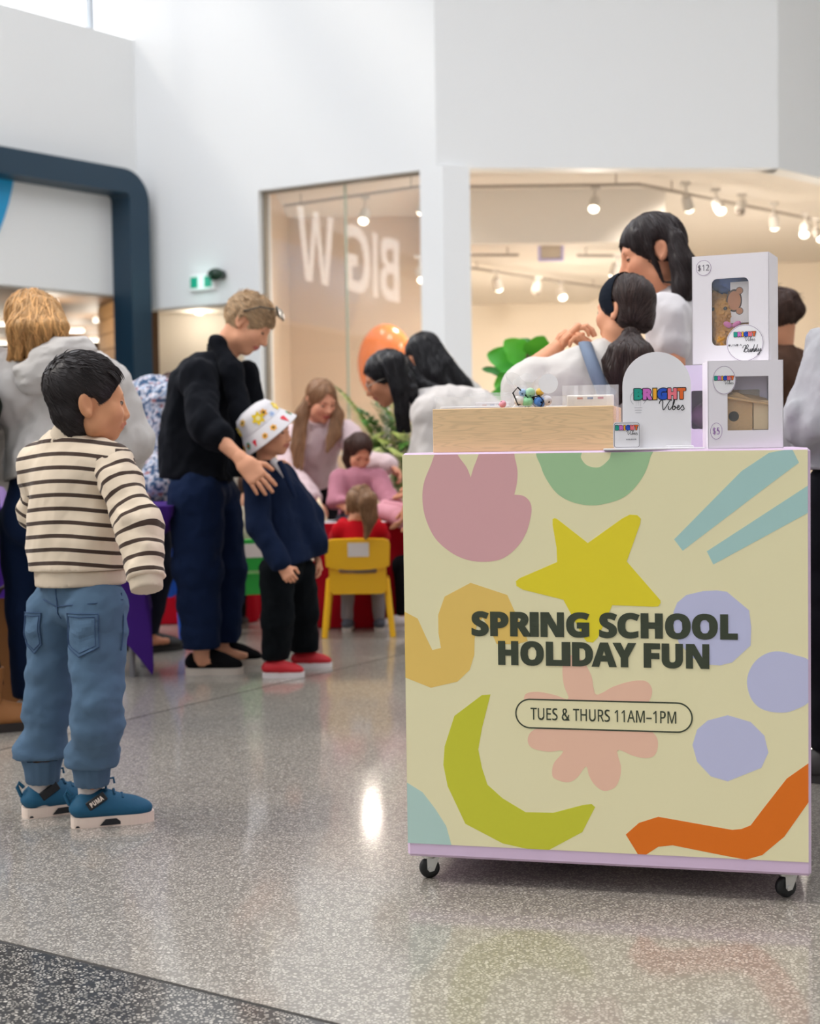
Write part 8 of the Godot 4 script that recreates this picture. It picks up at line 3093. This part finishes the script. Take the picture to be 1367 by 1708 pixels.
func tee_woman() -> void:
	var z := 4.75
	var S := 0.99
	var J := {
		"head": px(1087, 424, z), "hf": Vector3(-0.93, -0.28, 0.02), "hu": Vector3(-0.25, 0.96, -0.05), "neck": px(1122, 490, z), "chest": px(1138, 560, z), "waist": px(1145, 670, z), "pelvis": px(1148, 765, z),
		"cf": Vector3(-0.8, -0.15, -0.55), "sl": px(1112, 530, z - 0.16), "sr": px(1165, 520, z + 0.17), "el": px(1122, 606, z - 0.2), "er": px(1150, 630, z + 0.2), "wl": px(1050, 628, z - 0.1), "wr": px(1060, 650, z + 0.25),
		"hl": px(1138, 790, z - 0.08), "hr": px(1160, 790, z + 0.1), "kl": px(1140, 960, z - 0.08), "kr": px(1160, 960, z + 0.1), "al": px(1145, 1165, z - 0.08), "ar": px(1165, 1150, z + 0.1), "tl": Vector3(-1, 0, -0.3), "tr": Vector3(-1, 0, -0.4),
	}
	var t := person("dark haired woman in a white T-shirt standing beside the tall white box", J.pelvis)
	var skin := rgb(222, 156, 122)
	body(t, J, S, {"skin": skin, "hs": 1.04, "cell": 0.0032, "down": 0.5, "brow": rgb(38, 26, 24), "lips": rgb(190, 100, 96), "hands": [["wl", Vector3(-1, 0.1, 0.1), Vector3(0, 0, -1), Vector3(0, 1, 0), 0.95, 0.5, 0.004], ["wr", Vector3(-1, 0.1, 0), Vector3(0, 0, 1), Vector3(0, 1, 0), 0.95, 0.5, 0.004]]})
	var h := head_of(J, 1.04)
	var dark := strand_mat(rgb(38, 28, 28), 0.38)
	var locks := []
	# tucked behind the near ear, falling down the back; one strand in front of the ear
	for q in [[[1124, 398, -0.07], [1136, 440, -0.1], [1138, 480, -0.12], [1128, 514, -0.13]], [[1122, 395, -0.02], [1138, 440, -0.06], [1142, 485, -0.09], [1138, 512, -0.1]], [[1118, 390, 0.05], [1142, 440, 0.04], [1150, 490, 0.02]]]:
		var pts := []
		var rs := []
		for i in q.size():
			pts.append(px(q[i][0], q[i][1], z + q[i][2]))
			rs.append([0.032, 0.034, 0.032, 0.014][i])
		locks.append([pts, rs])
	locks.append([[h.at(0.062, 0.07, 0.035), h.at(0.077, 0.02, 0.022), h.at(0.078, -0.04, 0.016), h.at(0.07, -0.1, 0.008)], [0.012, 0.008, 0.0065, 0.004]])
	locks.append([[h.at(-0.06, 0.06, 0.06), h.at(-0.07, 0.0, 0.06), h.at(-0.07, -0.08, 0.05)], [0.02, 0.018, 0.01]])
	hair(t, h, dark, {"vol": 0.011, "cell": 0.004, "locks": locks, "amp": 0.003, "n": 1300, "len": 0.11, "r": 0.0019, "wild": 0.06, "part": [-0.02, 0.12, 0.05], "fall": 0.6, "nsc": Vector3(1, 0.14, 1), "free": [[0, -0.062, 0.104, 0.09, 0.118, 0.086], [0.094, -0.008, -0.012, 0.032, 0.042, 0.03]]})
	top(t, "white_tee", J, S, cloth(rgb(236, 232, 234), 60.0, 0.3), {"t": 0.02, "hem": px(1148, 770, z), "sleeve": 0.55, "cell": 0.009, "amp": 0.018, "seed": 131})
	trousers(t, J, S, cloth(rgb(40, 42, 52), 50.0), [0.1, 0.078, 0.062], {"cell": 0.012, "floor": 0.09})
	var w := mat(rgb(44, 40, 40), 0.6)
	shoe(t, (J.al as Vector3) + Vector3(0.06, 0, 0), J.tl, 0.24, w, w)
	shoe(t, (J.ar as Vector3) + Vector3(0.06, 0, 0), J.tr, 0.24, w, w)


func headband_girl() -> void:
	var z := 4.3
	var S := 0.9
	var J := {
		"head": px(1040, 518, z), "hf": Vector3(-0.72, -0.05, -0.7), "hu": Vector3(-0.02, 1, -0.12), "neck": px(1022, 590, z), "chest": px(985, 655, z), "waist": px(975, 745, z), "pelvis": px(975, 835, z),
		"cf": Vector3(-0.45, 0, -0.9), "sl": px(888, 650, z - 0.02), "sr": px(1050, 630, z + 0.02), "el": px(858, 640, z + 0.12), "er": px(1040, 690, z + 0.2), "wl": px(934, 574, z + 0.24), "wr": px(985, 582, z + 0.26),
		"hl": px(945, 850, z), "hr": px(1005, 850, z), "kl": px(945, 1010, z), "kr": px(1005, 1010, z), "al": px(950, 1220, z), "ar": px(1005, 1220, z), "tl": Vector3(-0.5, 0, -0.9), "tr": Vector3(-0.4, 0, -0.9),
	}
	var t := person("ponytailed girl with dark headband and grey crossed straps, raising her hands", J.pelvis)
	var skin := rgb(226, 162, 126)
	body(t, J, S, {"skin": skin, "hs": 0.84, "kid": 0.4, "cell": 0.0032, "neck": 0.9, "brow": rgb(38, 26, 24), "hands": [["wl", px(962, 545, z + 0.24) - px(932, 575, z + 0.24), Vector3(0.5, -0.6, 0.0), Vector3(0.3, 0.3, -0.9), 0.9, 0.75, 0.0028, 0.05], ["wr", px(962, 548, z + 0.22) - px(992, 578, z + 0.26), Vector3(-0.5, -0.6, 0.0), Vector3(-0.3, 0.3, -0.9), 0.9, 0.75, 0.0028, 0.05]]})
	var h := head_of(J, 0.84, 0.4)
	var dark := strand_mat(rgb(52, 38, 34), 0.42)
	var k0 := px(1052, 558, z - 0.12)
	var locks := []
	for q in [[[1052, 558, -0.11], [1040, 590, -0.16], [1026, 618, -0.16], [1034, 650, -0.15], [1030, 672, -0.14]], [[1052, 558, -0.11], [1060, 592, -0.17], [1050, 625, -0.17], [1040, 652, -0.16], [1036, 668, -0.15]], [[1054, 560, -0.11], [1070, 590, -0.15], [1070, 615, -0.15], [1058, 640, -0.15], [1046, 655, -0.15]], [[1048, 560, -0.12], [1024, 582, -0.15], [1010, 602, -0.15], [1006, 612, -0.15]]]:
		var pts := []
		for i in q.size():
			pts.append(px(q[i][0], q[i][1], z + q[i][2]))
		locks.append([pts, [0.02, 0.034, 0.032, 0.022, 0.006].slice(0, q.size())])
	locks[3][1] = [0.018, 0.016, 0.012, 0.004]
	hair(t, h, dark, {"vol": 0.01, "balls": [[0, -0.025, -0.07, 0.052], [0.036, -0.03, -0.045, 0.045], [-0.036, -0.03, -0.045, 0.045], [0, -0.06, -0.085, 0.03]], "cell": 0.004, "locks": locks, "amp": 0.003, "n": 1300, "len": 0.08, "r": 0.0018, "wild": 0.12, "tie": k0, "fall": 0.95, "nsc": Vector3(1, 0.3, 1), "blend": 0.008, "free": [[0, -0.06, 0.104, 0.1, 0.115, 0.09], [0, -0.185, 0.02, 0.11, 0.075, 0.12], [0.09, -0.012, -0.006, 0.03, 0.042, 0.03], [-0.09, -0.012, -0.006, 0.03, 0.042, 0.03]]})
	# wide headband over crown and behind the ears
	var mb := MB.new()
	var a := []
	for i in 25:
		var an := lerpf(-0.55, PI + 0.55, i / 24.0)
		a.append(Vector2(cos(an), sin(an)))
	var rows := []
	for j in 6:
		var zz := -0.012 + 0.0145 * j
		var row := []
		for q in a:
			var e := Vector3(q.x * 0.092, 0.032 + q.y * 0.1035, 0)
			var w := sqrt(maxf(0.0, 1.0 - pow((zz + 0.016) / 0.11, 2.0)))
			row.append(h.at(e.x * w * 1.01, 0.032 + (e.y - 0.032) * w * 1.01, zz + (0.02 if q.y < 0.0 else 0.0) * q.y))
		rows.append(row)
	for j in 5:
		for i in 24:
			mb.quad(rows[j][i], rows[j][i + 1], rows[j + 1][i + 1], rows[j + 1][i])
	tag(obj("headband", mb, cloth(rgb(30, 36, 46), 80.0)), "wide dark headband on the girl with the ponytail", "headband")
	mb = MB.new()
	mb.lathe([Vector2(0.02, -0.01), Vector2(0.024, 0), Vector2(0.02, 0.01)], Transform3D(Basis(Vector3.RIGHT, 0.7), k0), 16)
	obj("hair_tie", mb, mat(rgb(28, 24, 26), 0.7), t)
	var wt := top(t, "white_top", J, S, cloth(rgb(232, 226, 220), 60.0, 0.4), {"t": 0.02, "hem": px(975, 800, z), "sleeve": 0.55, "cell": 0.009, "amp": 0.018, "seed": 141, "extra": [[px(900, 660, z - 0.02), px(1010, 640, z - 0.02), 0.11, 0.11, Vector3(-0.45, 0, -0.9), 1.25]]})
	# straps crossing on the back
	var strap := cloth(rgb(132, 146, 168), 60.0)
	for q in [[[975, 572, -0.02], [982, 592, -0.145], [994, 625, -0.175], [1012, 668, -0.17], [1024, 700, -0.16]], [[1046, 600, -0.02], [1038, 622, -0.12], [1018, 652, -0.165], [1000, 680, -0.17], [985, 710, -0.165]]]:
		mb = MB.new()
		var pts := []
		for e in q:
			pts.append(px(e[0], e[1], z + e[2]))
		mb.tube(pts, [0.02], 10, 0.3)
		obj("strap", mb, strap, t)
	trousers(t, J, S, strap, [0.1, 0.08, 0.07], {"cell": 0.012, "floor": 0.09})
	var w := mat(rgb(40, 38, 40), 0.6)
	shoe(t, (J.al as Vector3) + Vector3(0.0, 0, 0.07), J.tl, 0.23, w, w)
	shoe(t, (J.ar as Vector3) + Vector3(0.0, 0, 0.07), J.tr, 0.23, w, w)


func far_person() -> void:
	var z := 6.0
	var J := {
		"head": px(1290, 532, z), "hf": Vector3(-0.8, -0.3, -0.5), "hu": Vector3(-0.1, 1, 0), "neck": px(1300, 590, z), "chest": px(1296, 640, z), "waist": px(1290, 720, z), "pelvis": px(1285, 800, z),
		"cf": Vector3(-0.8, 0, -0.6), "sl": px(1268, 618, z - 0.14), "sr": px(1318, 612, z + 0.12), "el": px(1262, 700, z - 0.16), "er": px(1325, 690, z + 0.14), "wl": px(1230, 740, z - 0.1), "wr": px(1280, 750, z + 0.2),
		"hl": px(1272, 820, z - 0.08), "hr": px(1298, 820, z + 0.08), "kl": px(1272, 950, z - 0.08), "kr": px(1298, 950, z + 0.08), "al": px(1275, 1080, z - 0.08), "ar": px(1298, 1075, z + 0.08), "tl": Vector3(-1, 0, -0.4), "tr": Vector3(-1, 0, -0.4),
	}
	var t := person("person with pinned up dark hair in a brown jacket, right of the tall white box", J.pelvis)
	body(t, J, 0.95, {"skin": rgb(206, 146, 114), "cell": 0.006, "hands": [["wl", Vector3(-1, 0, 0), Vector3(0, -1, 0), Vector3(0, 0, 1), 0.95, 0.4, 0.004], ["wr", Vector3(-1, 0, 0), Vector3(0, -1, 0), Vector3(0, 0, -1), 0.95, 0.4, 0.004]]})
	var h := head_of(J, 0.98)
	hair(t, h, strand_mat(rgb(62, 42, 34)), {"vol": 0.012, "cell": 0.005, "balls": [[0.0, 0.0, -0.1, 0.04], [0.0, 0.06, -0.1, 0.03]], "free": [[0, -0.05, 0.1, 0.09, 0.11, 0.085], [0, -0.15, 0.0, 0.11, 0.075, 0.12]], "tufts": crop(h, 40, 0.012, Vector3(0, 0.2, -1.0), 0.05, 0.003, 3, 0.0)})
	top(t, "jacket", J, 0.95, cloth(rgb(86, 62, 50), 50.0), {"t": 0.028, "hem": px(1286, 810, z), "cell": 0.011, "amp": 0.016, "seed": 151})
	trousers(t, J, 0.95, cloth(rgb(36, 36, 44), 50.0), [0.1, 0.078, 0.062], {"cell": 0.013, "floor": 0.09})
	var w := mat(rgb(40, 36, 36), 0.6)
	shoe(t, (J.al as Vector3) + Vector3(0.06, 0, 0), J.tl, 0.24, w, w)
	shoe(t, (J.ar as Vector3) + Vector3(0.06, 0, 0), J.tr, 0.24, w, w)


func grey_sleeve_person() -> void:
	var z := 3.95
	var J := {
		"head": px(1440, 440, z + 0.1), "hf": Vector3(-0.6, -0.2, -0.75), "hu": Vector3(0, 1, 0), "neck": px(1440, 515, z), "chest": px(1440, 600, z), "waist": px(1435, 700, z), "pelvis": px(1425, 815, z),
		"cf": Vector3(-0.7, 0, -0.7), "sl": px(1402, 600, z - 0.06), "sr": px(1500, 590, z + 0.1), "el": px(1352, 698, z - 0.1), "er": px(1540, 700, z + 0.1), "wl": px(1352, 748, z + 0.16), "wr": px(1480, 760, z + 0.3),
		"hl": px(1398, 845, z), "hr": px(1450, 845, z + 0.05), "kl": px(1388, 1040, z), "kr": px(1440, 1040, z + 0.05), "al": px(1395, 1275, z), "ar": px(1450, 1270, z + 0.05), "tl": Vector3(-0.8, 0, -0.5), "tr": Vector3(-0.8, 0, -0.5),
	}
	var t := person("person in a grey marl sweatshirt, cut by the right edge behind the cart", J.pelvis)
	body(t, J, 1.0, {"skin": rgb(222, 166, 134), "cell": 0.006, "hands": [["wl", Vector3(-0.3, -0.6, -0.7), Vector3(0.5, 0, -0.5), Vector3(-0.5, 0, -0.6), 0.95, 0.4, 0.004], ["wr", Vector3(-0.3, -0.6, -0.7), Vector3(-0.5, 0, -0.5), Vector3(0.5, 0, -0.6), 0.95, 0.4, 0.004]]})
	hair(t, head_of(J, 1.0), strand_mat(rgb(80, 60, 46)), {"vol": 0.012, "cell": 0.006})
	top(t, "sweatshirt", J, 1.0, cloth(rgb(188, 188, 192), 90.0, 0.4), {"t": 0.034, "hem": px(1425, 790, z), "sleeve": 1.95, "cuff": 0.04, "cell": 0.008, "amp": 0.024, "seed": 161})
	trousers(t, J, 1.0, cloth(rgb(24, 24, 30), 50.0), [0.105, 0.085, 0.07], {"cell": 0.012, "floor": 0.09})
	var w := mat(rgb(60, 58, 58), 0.6)
	shoe(t, (J.al as Vector3) + Vector3(0.05, 0, 0.05), J.tl, 0.25, w, w)
	shoe(t, (J.ar as Vector3) + Vector3(0.05, 0, 0.05), J.tr, 0.25, w, w)
